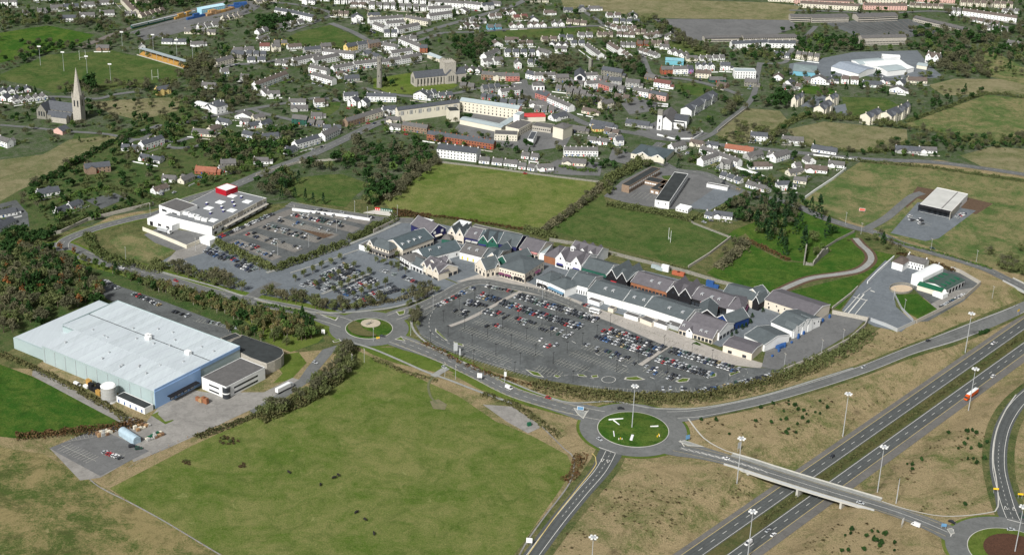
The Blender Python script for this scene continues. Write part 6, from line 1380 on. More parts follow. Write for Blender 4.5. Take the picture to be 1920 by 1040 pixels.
scatter([(165,195),(270,235),(330,205),(345,180),(390,175),(400,200),(360,250),(280,262),(165,246)], 36, dict(round=4, bare=2, olive=2, bush=1), 'between the gothic church and the square house', (.7,1.1), avoid=([(165,192),(250,186),(340,182),(332,208),(262,226),(205,212)],))
tree(172, 172, 'round', 2.0, 'behind the spire'); tree(176, 176, 'conifer', 1.6, 'behind the spire')
scatter([(0,440),(60,440),(110,446),(110,458),(0,468)], 24, dict(round=4, olive=3), 'beside the left lane', (.8,1.2))
for x, y, s in ((1448,196,1.5),(1456,200,1.6),(1465,196,1.5),(1472,205,1.6),(1452,208,1.5),(1478,198,1.5),(1462,188,1.6),(1440,200,1.3),(1470,190,1.5)): tree(x, y, 'round', s, 'in the dark clump beside the church lane')
scatter([(1340,205),(1380,190),(1410,205),(1360,225)], 10, dict(bare=3, olive=1), 'behind the white church', (1,1.4))
NEARN = 292
# the far town, too small to pick apart
AV = [[(0,62),(90,48),(178,66),(150,82),(60,106),(0,118)],[(0,140),(28,128),(90,103),(210,95),(345,126),(340,146),(265,162),(205,168),(100,175),(0,150)],[(533,74),(620,47),(692,80),(600,92)],[(905,62),(960,56),(1128,51),(1140,62),(1040,69),(940,72)],
      [(1225,36),(1300,36),(1480,38),(1500,50),(1440,70),(1290,78)],[(1545,43),(1705,36),(1765,62),(1620,74)],[(1243,88),(1262,76),(1335,104),(1290,108)],[(700,148),(780,135),(860,160),(790,178)],[(1340,252),(1398,203),(1462,208),(1482,232),(1440,262)],
      [(1475,243),(1545,228),(1700,243),(1702,268),(1630,287),(1500,272)],[(1690,235),(1850,178),(1925,185),(1925,262),(1840,272),(1760,248)],[(1578,182),(1660,184),(1690,200),(1588,224)],[(1480,120),(1600,98),(1720,95),(1770,145),(1610,142),(1478,140)],[(245,60),(400,15),(500,5),(400,45),(270,76)],
      [(955,158),(1000,160),(1060,205),(970,185)],[(1740,160),(1790,148),(1925,150),(1925,182),(1850,176)],[(885,205),(1080,240),(1060,275),(920,270)],[(1050,-5),(1500,5),(1480,38),(1200,34),(1060,22)],[(1132,368),(1220,312),(1368,350),(1310,392)],[(1200,245),(1250,225),(1290,268)],[(1612,304),(1920,335),(1740,460),(1495,380)],[(1800,292),(1925,278),(1925,322)]]
TOWNP = [(-40,-20),(1960,-20),(1960,290),(1700,300),(1500,300),(1430,350),(1240,300),(1000,290),(820,298),(640,300),(430,250),(-40,280)]
scatter(TOWNP, 3100, dict(round=2.6, green=.8, bare=4.5, olive=3, bush=4, conifer=.5), 'town', (.5,1.0), gap=1.1, avoid=AV)
for poly, n, kd, sc in (([(1700,60),(1925,55),(1925,130),(1830,92),(1800,140),(1750,150),(1740,120),(1760,90)], 150, dict(round=4, bare=3, olive=2), (.9,1.4)),
    ([(1490,75),(1620,78),(1740,82),(1740,95),(1600,98),(1540,108),(1480,112)], 80, dict(round=5, bare=2, green=1), (.8,1.2)),
    ([(1770,100),(1830,110),(1860,150),(1800,150),(1765,135)], 45, dict(bare=3, olive=2), (.9,1.2)),
    ([(1200,45),(1230,40),(1290,80),(1340,100),(1380,118),(1350,112),(1300,98),(1250,80)], 55, dict(bare=4, round=1, olive=2), (.9,1.3)),
    ([(1385,100),(1440,98),(1500,110),(1440,125)], 30, dict(round=2, olive=3), (.7,1)),
    ([(340,115),(400,105),(400,140),(350,165),(330,150)], 45, dict(bare=4, olive=2), (.9,1.2)),
    ([(95,165),(210,162),(330,158),(390,165),(380,175),(250,180),(110,185)], 50, dict(bare=4, olive=2, round=1), (.8,1.1)),
    ([(480,35),(560,40),(550,55),(480,62)], 50, dict(round=5), (.8,1.1)),([(40,85),(160,85),(200,75),(230,90),(180,95),(90,102),(30,125)], 40, dict(round=3, bare=2), (.8,1)),
    ([(0,20),(140,40),(240,45),(230,60),(180,62),(90,45),(0,58)], 70, dict(round=3, olive=3, bare=2), (.8,1.1)),([(270,0),(400,0),(380,8),(300,25),(265,20)], 50, dict(round=3, bare=3), (.9,1.2)),
    ([(850,75),(930,78),(900,112),(850,115)], 55, dict(round=5, bare=2, olive=1), (.9,1.2)),([(480,150),(510,150),(480,200),(400,205),(340,185),(400,150)], 60, dict(bare=3, round=2, olive=2), (.8,1.2)),
    ([(1010,118),(1060,110),(1080,130),(1060,150),(1020,140)], 22, dict(bare=3, round=1), (1,1.3)),([(1140,110),(1200,118),(1240,145),(1200,150),(1165,135)], 30, dict(round=4, bare=2), (.9,1.2)),
    ([(1060,160),(1200,175),(1160,215),(1080,205)], 30, dict(round=2, olive=2, bare=2), (.7,1)),([(1380,230),(1500,265),(1480,275),(1350,268)], 40, dict(bare=2, olive=3), (.7,1)),
    ([(1360,385),(1440,370),(1430,400),(1390,425),(1360,400)], 30, dict(round=3, bare=2), (.9,1.2)),([(1380,330),(1480,345),(1490,370),(1420,368)], 24, dict(round=2, olive=3), (.7,1)),
    ([(1500,205),(1700,235),(1700,245),(1500,225)], 45, dict(olive=3, bare=1), (.6,.9)),([(1640,270),(1925,255),(1925,275),(1750,290),(1640,295)], 70, dict(olive=3, bare=2, round=2), (.7,1)),
    ([(1850,480),(1925,470),(1925,525),(1880,510)], 24, dict(olive=3, bare=2), (.8,1))):
    scatter(poly, n, kd, 'town', sc, check=True, gap=1.5)
scatter([(0,470),(95,466),(140,500),(205,548),(190,572),(120,590),(60,620),(0,640)], 150, dict(round=2.5, olive=4, bare=4, orange=.4, slim=.6, green=.6), 'town', (.8,1.25), gap=1.2)
scatter([(130,472),(180,502),(300,537),(470,584),(560,602),(600,632),(560,640),(500,622),(440,600),(380,580),(300,552),(225,520),(160,497)], 120, dict(slim=5, olive=4, bush=3, round=1), 'town', (.7,1.1), gap=1)
scatter([(560,318),(640,292),(720,280),(800,285),(815,300),(760,345),(720,385),(690,392),(690,345),(640,322),(560,326)], 60, dict(round=4, bare=3, bush=3), 'town', (.7,1.1), gap=1)
scatter([(40,330),(110,320),(180,290),(260,250),(330,255),(420,290),(500,325),(440,345),(330,362),(250,392),(110,440),(45,425)], 130, dict(round=3, green=2, olive=3, bush=6), 'town', (.5,.95), gap=1, avoid=([(-60,300),(0,300),(80,290),(130,262),(250,250),(180,285),(110,325),(40,355),(0,378)],))
scatter([(340,225),(400,260),(470,262),(540,240),(560,260),(560,300),(500,320),(440,320),(360,290),(300,262)], 90, dict(round=5, olive=3, bush=4, green=1), 'town', (.7,1.1), gap=1)
sfill = lambda poly, n, kd, sc, gap=1.2, chk=True: scatter(poly, n, kd, 'town', sc, chk, gap)
sfill([(655,652),(664,690),(610,745),(500,788),(468,778),(560,742),(622,690),(640,655)], 120, dict(bush=3, olive=4, bare=2), (.75,1.15), 1.0)
sfill([(1395,392),(1440,375),(1480,372),(1500,400),(1480,470),(1440,462),(1400,430)], 40, dict(round=4, cypress=2, bare=2, olive=2), (.8,1.2))
sfill([(1340,495),(1380,460),(1400,450),(1410,470),(1370,500)], 22, dict(bush=4, bare=2), (.7,1.1))
for cx_, cy_, r_ in ((430,826,22),(350,868,10),(455,872,10),(1040,620,0)):
    if r_: sfill([(cx_+r_*math.cos(t), cy_+r_*.45*math.sin(t)) for t in (0,1,2,3,4,5)], int(r_*1.2), dict(heather=5, bush=1), (.5,.9), .3, False)
sfill([(300,508),(455,555),(640,590),(815,545),(812,538),(640,580),(462,546),(330,500)], 60, dict(street=4, bare=3), (.7,.95), 1)
sfill([(755,575),(795,556),(872,530),(876,541),(815,563),(790,585),(785,615),(768,605)], 12, dict(bare=2, street=3), (.6,.9), 2)
sfill([(1130,352),(1165,325),(1210,300),(1225,308),(1180,335),(1140,372)], 40, dict(olive=3, bush=2, bare=2), (.6,1.0), 1)
sfill([(1015,440),(1060,402),(1120,352),(1130,360),(1070,408),(1028,440)], 60, dict(bush=3, bare=2, olive=1), (.5,.8), 1)
sfill([(730,375),(770,335),(812,305),(828,306),(785,340),(745,378)], 36, dict(bush=3, bare=3), (.6,1.0), 1)
TREES.sort(key=lambda t: -t[0])
def sfill(poly, n, kinds, sc, gap=1.5): scatter(poly, n, kinds, 'town', sc, True, gap)
FART = {}; nt_ = 0; TL = {}
for (py, px, x, y, kind, sc, where) in TREES:
    v = rnd.randrange(3); cm, tm, CV, m = proto(kind, v); z = hz(x, y)
    if nt_ < NEARN and where != 'town':
        nt_ += 1
        key = (kind, where)
        root = thing('tree' if kind not in ('bush',) else 'bush', WORD[kind]+' '+where, 'bush' if kind == 'bush' else 'tree', (x, y, z), rnd.uniform(0, 6.28), WORD[kind]+'s '+where)
        root.scale = (sc*rnd.uniform(.9, 1.1), sc*rnd.uniform(.9, 1.1), sc*rnd.uniform(.9, 1.15))
        link('crown', cm, root); link('trunk', tm, root); TL.setdefault(root['label'], []).append((px, root))
    else:
        q = CV.reshape(-1, 4, 3); step = 2 if kind in ('round', 'green') else 2; q = q[::step].copy()
        c = q.mean(1, keepdims=True); q = c+(q-c)*1.25
        a = rnd.uniform(0, 6.28); R2 = np.array([[math.cos(a), math.sin(a), 0], [-math.sin(a), math.cos(a), 0], [0, 0, 1]])
        FART.setdefault(kind, []).append((q.reshape(-1, 3) @ R2)*sc+np.array([x, y, z]))
def cloud_obj(name, chunks, m, label, cat, parent=None, kind='stuff'):
    V = np.concatenate(chunks); n = len(V)//4
    me = bpy.data.meshes.new(name); me.vertices.add(len(V)); me.vertices.foreach_set('co', V.astype(np.float32).ravel())
    me.loops.add(4*n); me.loops.foreach_set('vertex_index', np.arange(4*n, dtype=np.int32)); me.polygons.add(n)
    me.polygons.foreach_set('loop_start', np.arange(0, 4*n, 4, dtype=np.int32)); me.polygons.foreach_set('loop_total', np.full(n, 4, dtype=np.int32))
    me.materials.append(m); me.update(calc_edges=True); me.validate()
    return tag(link(name, me, parent), label, cat, None, kind)
for kind, ch in FART.items(): cloud_obj('far_trees', ch, proto(kind, 0)[3], 'smaller and farther %ss through woods and town gardens' % WORD[kind], 'trees')
def number(TL):
    for lb, lst in TL.items():
        if len(lst) < 2: continue
        lst.sort(key=lambda t: t[0])
        for i, (px, r) in enumerate(lst):
            cut = min([lb.index(w) for w in (' in ', ' along ', ' beside ', ' behind ', ' below ', ' between ', ' left of ', ' at ', ' by ', ' among ', ' on ') if w in lb])
            r['label'] = '%s, %s from left,%s' % (lb[:cut], od(i), lb[cut:])
number(TL)
print('trees', len(TREES), 'single', nt_)
# ---------------- hedges and shrub belts
def hedge(pts, w, h, m, label, dens=3.2, size=.65, jag=.35, group=None, cat='hedge', top=None, smooth=True):
    pth = spline([G(*p) for p in pts], 3) if smooth else [G(*p) for p in pts]
    N = normals(pth); P_ = []
    for i in range(len(pth)-1):
        L = math.dist(pth[i], pth[i+1]); k = nrs.poisson(max(0.1, L*w*dens*(.6+h*.25)))
        t = nrs.uniform(0, 1, k); o = np.clip(nrs.normal(0, .38, k), -.6, .6)*w
        lx = pth[i][0]+(pth[i+1][0]-pth[i][0])*t+N[i][0]*o; ly = pth[i][1]+(pth[i+1][1]-pth[i][1])*t+N[i][1]*o
        gz = np.sin(lx*.55+ly*.31)*.5+np.sin(lx*.21-ly*.4)*.5+np.sin(lx*.93-ly*.77+1.3)*.35
        keep = gz > nrs.uniform(-1.9, -.35, k); lx, ly, o, gz = lx[keep], ly[keep], o[keep], gz[keep]; k = len(lx)
        if not k: continue
        lx = lx+N[i][0]*np.sin(lx*.3+ly*.2)*w*.12; hh = h*(1+jag*1.1*gz)*np.sqrt(np.maximum(.08, 1-(o/w*1.5)**2))
        lz = hh*nrs.uniform(.1, 1, k)**.55
        z0 = np.array([hz(a, b) for a, b in zip(lx, ly)]) if k else np.zeros(0)
        P_.append(np.stack([lx, ly, lz+z0], 1))
    P_ = np.concatenate(P_); V, _ = leaf_cloud(P_, size, nrs, .7)
    o = cloud_obj('hedge' if cat == 'hedge' else 'shrub_belt', [V], m, label, cat, kind=None)
    if group: o['group'] = group
    if cat != 'hedge': o['kind'] = 'stuff'
    return o
HG2 = 'hedges'
for pts, w, h, m, lb in (
    ([(655,655),(645,690),(600,735),(540,765),(485,790)],9,5.5,L_BROWN,'broad brown bushy hedge between factory road and big pasture'),
    ([(480,778),(430,800),(365,822)],4,3,L_BROWN,'low brown hedge continuing towards the factory yard'),
    ([(30,822),(120,815),(200,808),(268,795)],5,4.5,L_RUST,'dense clipped reddish brown hedge above the staff car park'),
    ([(0,665),(60,690),(140,730),(215,772),(235,790)],4,3,L_BROWN,'thin hedge along the grey factory wall side track'),
    ([(402,455),(455,480),(510,508)],6,5,L_BAREG,'long olive hedge on the lower left side of the supermarket car park'),
    ([(512,508),(580,484),(650,458)],6,5,L_BAREG,'long olive hedge on the lower right side of the supermarket car park'),
    ([(655,452),(700,432),(742,412)],6,5,L_BAREG,'olive hedge between the supermarket car park and the back lane'),
    ([(640,580),(700,572),(760,560),(812,540)],4,3.2,L_BARE,'curved brown hedge around the bottom of the tree lined car park'),
    ([(1020,432),(1060,405),(1100,375),(1130,350)],6,4.5,L_BARE,'bare brown hedge between the two green fields'),
    ([(985,430),(1015,442),(1040,450)],7,5,L_BAREG,'thick olive bushes at the corner behind the shops'),
    ([(1135,385),(1180,392),(1240,402),(1300,415)],6,4.5,L_BAREG,'olive hedge along the lower side of the school'),
    ([(1130,350),(1150,335),(1180,322),(1200,305)],8,7,L_BAREG,'tall bushy hedge running up beside the narrow school wing'),
    ([(1300,410),(1340,400),(1375,380),(1400,365)],5,4,L_BAREG,'hedge between school court and lane to the right'),
    ([(1345,505),(1375,480),(1400,455)],8,4,L_BARE,'brown scrub between the stone wall and the bright lawn'),
    ([(1395,450),(1440,470),(1480,490)],4,2.5,L_RUST,'reddish scrub along the foot of the cemetery'),
    ([(1060,455),(1150,478),(1290,505)],2.5,2,L_BAREG,'low scrub along the back of the shops beside the green pitch'),
    ([(735,393),(790,403),(880,415),(985,432)],3,2,L_RUST,'low rusty scrub along the lower side of the big green field'),
    ([(720,378),(760,340),(800,312),(822,303)],8,5,L_BARE,'bare bushes down the left side of the big green field'),
    ([(735,405),(765,402),(800,412)],8,2.5,L_RUST,'rust coloured planting beside the coloured sign bank'),
    ([(300,250),(240,258),(180,285),(110,325),(55,352)],5,4.5,L_EVER,'dark hedge along the dry pasture at the left'),
    ([(200,352),(260,365),(300,378),(330,378)],4,3,L_BAREG,'straight clipped hedge above the supermarket road'),
    ([(110,380),(160,360),(205,355)],4,3,L_GREEN,'green clipped hedge between the two left bungalows'),
    ([(70,440),(120,425),(200,400),(285,385)],5,4,L_HEDGE,'hedge behind the long stone wall at the left'),
    ([(165,445),(180,470),(210,490),(250,500)],8,5,L_HEDGE,'thick bushes inside the bend beside the olive plot'),
    ([(255,500),(300,510),(290,490)],5,4,L_BAREG,'bushes at the lower end of the olive plot'),
    ([(1680,475),(1720,485),(1760,498),(1790,510)],4,2,L_RUST,'rusty shrubs between the road and the farmhouse wing'),
    ([(1640,440),(1700,460),(1760,475),(1860,505)],2.5,1.6,L_GREEN,'low green hedge between the road and the store field'),
    ([(1495,300),(1560,300),(1660,308),(1760,318),(1920,342)],3,3,L_BAREG,'long hedge beside the east road'),
    ([(1660,232),(1600,226),(1520,220),(1480,232),(1440,262)],6,5,L_BAREG,'dark hedge below the cream apartments'),
    ([(1700,268),(1640,287),(1500,274)],4,3,L_BAREG,'hedge along the lower edge of the dry field'),
    ([(1690,235),(1760,250),(1840,270),(1925,262)],3,2.5,L_BAREG,'hedge along the lower edge of the right hand field'),
    ([(1700,230),(1770,205),(1850,178),(1925,186)],4,3.5,L_BAREG,'hedge along the top edge of the right hand field'),
    ([(1120,322),(1080,320),(1050,312)],4,3,L_GREEN,'clipped bright hedge in front of the cream bungalow'),
    ([(590,600),(560,585),(480,570)],3,2,L_GREEN,'low green shrubs along the lower side of the main road'),
    ([(1090,600),(1130,612),(1160,622)],0.01,0.01,L_GREEN,'')):
    if lb: hedge(pts, w, h, m, lb)
for pts, w, h, m, lb in (
    ([(1000,722),(1080,738),(1200,748),(1320,744),(1440,718),(1540,680)],13,2.6,L_BROWN,'rust and olive shrubs banked below the outlet car park'),
    ([(790,640),(840,668),(910,700),(1000,725)],3,2.2,L_RUST,'rust shrubs along the lower left edge of the outlet car park'),
    ([(1460,706),(1530,682),(1590,655),(1630,622)],11,3.5,L_BAREG,'olive scrub below the service yard wall'),
    ([(1090,850),(1080,880),(1060,905)],6,2,L_RUST,'dark rust scrub beside the southern slip road'),
    ([(900,738),(960,758),(1010,790),(1050,820)],5,1.5,L_BROWN,'dry brown reeds in the ditch below the road'),
    ([(700,672),(760,698),(820,715)],4,1.5,L_BROWN,'dry reeds along the ditch above the big pasture')): hedge(pts, w, h, m, lb, cat='shrubs', dens=2.2, jag=.9)
V, _ = leaf_cloud(np.array([(*from_sd(s, d), CUT+rnd.uniform(.2, 1.3)) for s, d in ((rnd.uniform(60, 1200), rnd.gauss(.9, 1.0)) for _ in range(6000))]), .6, nrs, .7)
cloud_obj('median_shrubs', [V], L_BROWN, 'low dark shrubs along the motorway median', 'shrubs')
# scrub on the rough verges: heather clumps and young pines
SM = []; PL = {}
def nzf(x, y): return math.sin(x*.07+y*.05)+math.sin(x*.031-y*.083+2)+.7*math.sin(x*.15+y*.19+1)+.6*math.sin(x*.21-y*.12)
def small(poly, n, kind, sc, where, cat):
    global SM
    wp = [G(*p) for p in poly]; x0, x1 = min(p[0] for p in wp), max(p[0] for p in wp); y0, y1 = min(p[1] for p in wp), max(p[1] for p in wp); k = 0
    chunks = []; pts = []
    while k < n:
        x, y = rnd.uniform(x0, x1), rnd.uniform(y0, y1)
        if not inpoly(x, y, wp) or abs(to_sd(x, y)[1]) < 21 or blocked(x, y): continue
        if nzf(x, y) < rnd.uniform(-.6, 1.6): continue
        k += 1; pts.append((x, y))
    return pts
for poly, n, where in (([(1300,790),(1330,772),(1440,755),(1560,730),(1600,760),(1500,830),(1420,850),(1340,830)], 26, 'on the rough bank right of the big roundabout'),
                ([(1690,870),(1760,800),(1850,790),(1860,900),(1850,955),(1740,945)], 20, 'on the rough ground inside the right slip road'), ([(1570,1000),(1600,985),(1700,1010),(1720,1040),(1560,1045)], 18, 'on the rough ground below the bridge'),
                ([(1840,595),(1870,580),(1885,585),(1850,625),(1835,630)], 14, 'on the bank beside the upper slip road')):
    for x, y in small(poly, n, 'pine', 1, where, 'tree'):
        v = rnd.randrange(3); cm, tm, CV, m = proto('pine', v)
        root = thing('young_pine', 'small dark young pine '+where, 'shrub', (x, y, hz(x, y)), rnd.uniform(0, 6), 'young pines '+where); s = rnd.uniform(.6, 1.15); root.scale = (s, s, s)
        link('crown', cm, root); link('trunk', tm, root); PL.setdefault(root['label'], []).append((PX(x, y)[0], root))
number(PL)
ch = []
for poly, n in (([(1120,900),(1180,860),(1290,860),(1400,900),(1440,925),(1300,1010),(1100,1040),(1020,1040)], 260), ([(1290,790),(1440,755),(1620,700),(1760,640),(1790,650),(1640,780),(1520,850),(1400,850)], 130), ([(1660,960),(1700,860),(1860,760),(1870,900),(1850,960)], 130), ([(1540,990),(1600,975),(1740,1010),(1760,1045),(1480,1045)], 70), ([(1480,700),(1640,640),(1800,570),(1850,580),(1700,650),(1500,715)], 90)):
    for x, y in small(poly, n, 'heather', 1, '', ''):
        CV = proto('heather', rnd.randrange(3))[2]; s = rnd.uniform(.25, .75)*(1.8 if rnd.random() < .06 else 1); q = CV.reshape(-1, 4, 3)[::4].reshape(-1, 3)
        ch.append(q*np.array([s, s, s*.6])+np.array([x, y, hz(x, y)]))
cloud_obj('heather_clumps', ch, L_GORSE, 'low dark heather and rush clumps dotting the rough motorway verges', 'ground cover')

lw = MB()
for (Ax, Ay, Bx, By, n, code) in rows:
    a, b = G(Ax, Ay), G(Bx, By); L = math.dist(a, b); an = math.atan2(b[1]-a[1], b[0]-a[0]); ca, sa = math.cos(an), math.sin(an)
    for i in range(n):
        for o0, o1, pr in ((-6.3, -.8, .5), (9.5, 16.5, .6)):
            if rnd.random() > pr: continue
            t0, t1 = L*i/n+.4, L*(i+rnd.uniform(.55, .95))/n; c = (t0+t1)/2, (o0+o1)/2; x, y = a[0]+ca*c[0]-sa*c[1], a[1]+sa*c[0]+ca*c[1]
            if any((x-p)**2+(y-q)**2 < (r*.8+1)**2 for p, q, r in GRID.get((int(x//10), int(y//10)), ())): continue
            if any(inpoly(*PX(x, y), av) for av in AV): continue
            zz = .2+.0007*(len(lw.F) % 40); lw.add([(a[0]+ca*t-sa*o, a[1]+sa*t+ca*o, zz) for t, o in ((t0,o0),(t1,o0),(t1,o1),(t0,o1))], [(0,1,2,3)], (LUSH, PITCHG, OLIVE)[rnd.choice((0,0,1,1,2))])
tag(lw.obj('garden_lawns'), kind='structure')
# garden boundaries behind and in front of the house rows, too small to pick apart
gh = []; gw = MB(); lawn = MB()
for (Ax, Ay, Bx, By, n, code) in rows:
    a, b = G(Ax, Ay), G(Bx, By); L = math.dist(a, b)
    if L < 1: continue
    ux, uy = (b[0]-a[0])/L, (b[1]-a[1])/L; nx, ny = -uy, ux
    def seg(t0, o0, t1, o1, h=1.8, w=1.1):
        p, q = (a[0]+ux*t0+nx*o0, a[1]+uy*t0+ny*o0), (a[0]+ux*t1+nx*o1, a[1]+uy*t1+ny*o1); l = math.dist(p, q); k = int(l*4)
        if k < 2: return
        t = nrs.uniform(0, 1, k); x = p[0]+(q[0]-p[0])*t+nrs.normal(0, w*.35, k); y = p[1]+(q[1]-p[1])*t+nrs.normal(0, w*.35, k)
        ok = np.array([not blocked(i, j, -.5) for i, j in zip(x, y)])
        if ok.any(): gh.append(np.stack([x, y, nrs.uniform(.2, h, k)], 1)[ok])
    if rnd.random() < .75: seg(-2, 17, L+2, 17+rnd.uniform(-2, 2))
    if rnd.random() < .5: seg(-2, -7, L+2, -7, 1.2)
    for i in range(n+1):
        if rnd.random() < .6: seg(L*i/n, 9, L*i/n, 17)
        if rnd.random() < .3: seg(L*i/n, -7, L*i/n, -1, 1.2)
    if rnd.random() < .7:
        T = Matrix.Translation((a[0], a[1], 0)) @ Matrix.Rotation(math.atan2(uy, ux), 4, 'Z'); gw.T = T
        if not blocked(a[0]+ux*L/2-nx*6.5, a[1]+uy*L/2-ny*6.5, 0): gw.box(-1.5,-6.6,0,L*.45,-6.35,.95,W_WHITE if rnd.random() < .6 else W_LSTONE); gw.box(L*.55,-6.6,0,L+1.5,-6.35,.95,W_WHITE if rnd.random() < .6 else W_LSTONE)
V, _ = leaf_cloud(np.concatenate(gh), .6, nrs, .75)
cloud_obj('garden_hedges', [V], L_HEDGE, 'low garden hedges between the houses of the town', 'hedges')
gw.T = None; tag(gw.obj('garden_walls'), 'low front garden walls along the house rows', 'walls', kind='stuff')
# ============================================================ VEHICLES
CARP = obj_tinted('car_paint', 0.3, 0.5, 0.6)
LAMPM = mat('lamp_glass', (0.7, 0.7, 0.68), 0.3, 0.05)
PAINTS = [('silver', (.42,.44,.45), 24), ('dark grey', (.06,.065,.07), 20), ('black', (.015,.015,.018), 18), ('white', (.70,.70,.69), 10), ('red', (.36,.014,.016), 5.5), ('navy', (.015,.025,.07), 6), ('blue', (.03,.10,.25), 2.5), ('pale green', (.30,.36,.34), 4), ('gold', (.36,.28,.13), 2), ('dark green', (.012,.06,.035), 3)]
PW = [p[2] for p in PAINTS]
def car_body(kind='hatch'):
    m, g, wh = MB(), MB(), []
    L, W, H, h = dict(hatch=(4.1,1.72,1.45,.85), saloon=(4.6,1.8,1.42,.85), van=(5.4,2.0,2.3,1.15), mpv=(4.6,1.85,1.7,.95))[kind]
    x0, x1 = -L/2, L/2; w = W/2
    prof = [(x0,.28),(x0,h-.05),(x0+.12,h),(x1-.15,h-.12),(x1,h-.3),(x1,.28)]
    V = [(x, -w*(.97 if z > .5 else 1), z) for x, z in prof]+[(x, w*(.97 if z > .5 else 1), z) for x, z in prof]; n = len(prof)
    m.add(V, [tuple(range(n)), tuple(range(n, 2*n))[::-1]]+[(i, (i+1) % n+0, (i+1) % n+n, i+n)[::-1] for i in range(n)], CARP)
    a = dict(hatch=(x0+.1,x0+.55,x1-2.0,x1-1.15), saloon=(x0+.65,x0+1.2,x1-2.1,x1-1.25), van=(x0+.02,x0+.05,x1-1.3,x1-.6), mpv=(x0+.08,x0+.3,x1-1.9,x1-.9))[kind]
    tw = w*.80
    V = [(a[0],-w*.93,h-.02),(a[3],-w*.93,h-.08),(a[3],w*.93,h-.08),(a[0],w*.93,h-.02),(a[1],-tw,H),(a[2],-tw,H),(a[2],tw,H),(a[1],tw,H)]
    if kind == 'van':
        m.add(V, [(0,1,5,4),(2,3,7,6),(3,0,4,7),(4,5,6,7)], CARP); g.add([(a[3]+.02,-w*.8,h),(a[3]+.02,w*.8,h),(a[2]+.06,tw*.95,H-.15),(a[2]+.06,-tw*.95,H-.15)], [(0,1,2,3)], GLASS)
        g.add([(a[3]-.2,-w*.95,h+.05),(a[3]-1.1,-w*.95,h+.05),(a[2]-.5,-tw-.03,H-.35),(a[2],-tw-.03,H-.35)], [(0,1,2,3)], GLASS); g.add([(a[3]-.2,w*.95,h+.05),(a[3]-1.1,w*.95,h+.05),(a[2]-.5,tw+.03,H-.35),(a[2],tw+.03,H-.35)], [(0,1,2,3)], GLASS)
    else:
        g.add(V, [(0,1,5,4),(1,2,6,5),(2,3,7,6),(3,0,4,7)], GLASS); m.add([(x, y, z+.015) for x, y, z in V[4:]], [(0,1,2,3)], CARP); m.add([(x*1.0, y*1.01, z-.08) for x, y, z in V[4:]], [(0,1,2,3)], CARP)
    for x in (x0+.8, x1-.8):
        for y in (-w, w-.2):
            q = MB(); q.cyl((x,y,.31),(x,y+.2,.31),.31,.31,TYRE,10); wh.append(q)
    lp = MB()
    for y in (-w*.7, w*.45): lp.box(x1-.05,y,h-.38,x1+.02,y+.35,h-.22,LAMPM,True)
    return m, g, wh, lp
CM = {}
for k in ('hatch', 'saloon', 'van', 'mpv'):
    m, g, wh, lp = car_body(k); one = MB()
    for b in [m, g, lp]+wh: 
        base = len(one.V); one.V += b.V; one.F += [tuple(i+base for i in f) for f in b.F]; one.M += [one.mi(b.mats[q]) for q in b.M]
    CM[k] = (one.data('parked_car'), one, m.data('body'), g.data('window'), [q.data('wheel') for q in wh], lp.data('headlight'))
segs = {}
for i, (row, occ, d) in enumerate(BAYS): segs.setdefault(d, []).append(i)
cars = []
for i, (row, occ, d) in enumerate(BAYS):
    ids = segs[d]; k = ids.index(i)
    part = '' if len(ids) == 1 else (('left block ','right block ') if len(ids) == 2 else ('left block ','middle block ','right block '))[min(k, 2)]
    cl = 0; run = 0
    for (x, y, h) in row:
        o = occ*1.15 if run else occ*.9
        if rnd.random() < min(o, .97):
            run = 1; nm, c, _ = rnd.choices(PAINTS, PW)[0]; kind = rnd.choices(('hatch','saloon','mpv'), (5,3,2))[0]
            px, py = PX(x, y, 0); cl += 1
            cars.append((py, x, y, h+(math.pi if rnd.random() < .35 else 0)+rnd.uniform(-.03,.03), nm, c, kind, part+d, cl))
        else: run = 0
cars.sort(key=lambda c: -c[0])
FC = {}
for _ in range(260):      # cars in drives and at kerbs across the town
    q = rnd.choice(rows); a_, b_ = G(q[0], q[1]), G(q[2], q[3]); L_ = max(1, math.dist(a_, b_)); t_ = rnd.random()
    nx_, ny_ = -(b_[1]-a_[1])/L_, (b_[0]-a_[0])/L_; o_ = -rnd.choice((3.5, 4.5, 9.5, 10.5)); x_, y_ = a_[0]+(b_[0]-a_[0])*t_+nx_*o_, a_[1]+(b_[1]-a_[1])*t_+ny_*o_
    nm, c, _w = rnd.choices(PAINTS, PW)[0]; cars.append((-1, x_, y_, math.atan2(b_[1]-a_[1], b_[0]-a_[0])+(math.pi/2 if o_ > -6 else 0), nm, c, 'hatch', '', 1))
for i, (py, x, y, h, nm, c, kind, d, k) in enumerate(cars):
    z = hz(x, y)+.38; x += rnd.uniform(-.12,.12); y += rnd.uniform(-.12,.12)
    if i < 276:
        o = tag(link('parked_car', CM[kind][0], None, (x, y, z), h), '%s parked %s, car %s from the left, %s' % (nm, {'hatch':'hatchback','saloon':'saloon','mpv':'people carrier'}[kind], od(k-1), d), 'car', 'cars in the outlet car park')
        if len(o['label'].split()) > 16: o['label'] = '%s car, %s from the left, %s' % (nm, od(k-1), d)
        o.color = (*c, 1)
    else:
        if nm not in FC: FC[nm] = (MB(), c)
        mb, one = FC[nm][0], CM[kind][1]; ca, sa = math.cos(h), math.sin(h); b = len(mb.V)
        mb.V += [(x+v[0]*ca-v[1]*sa, y+v[0]*sa+v[1]*ca, z+v[2]) for v in one.V]; mb.F += [tuple(q+b for q in f) for f in one.F]; mb.M += [mb.mi(one.mats[q]) for q in one.M]
for nm, (mb, c) in FC.items():
    o = tag(mb.obj('parked_cars'), 'small %s parked cars in the farther car parks' % nm, 'cars', kind='stuff'); o.color = (*c, 1)
print('cars', len(cars))
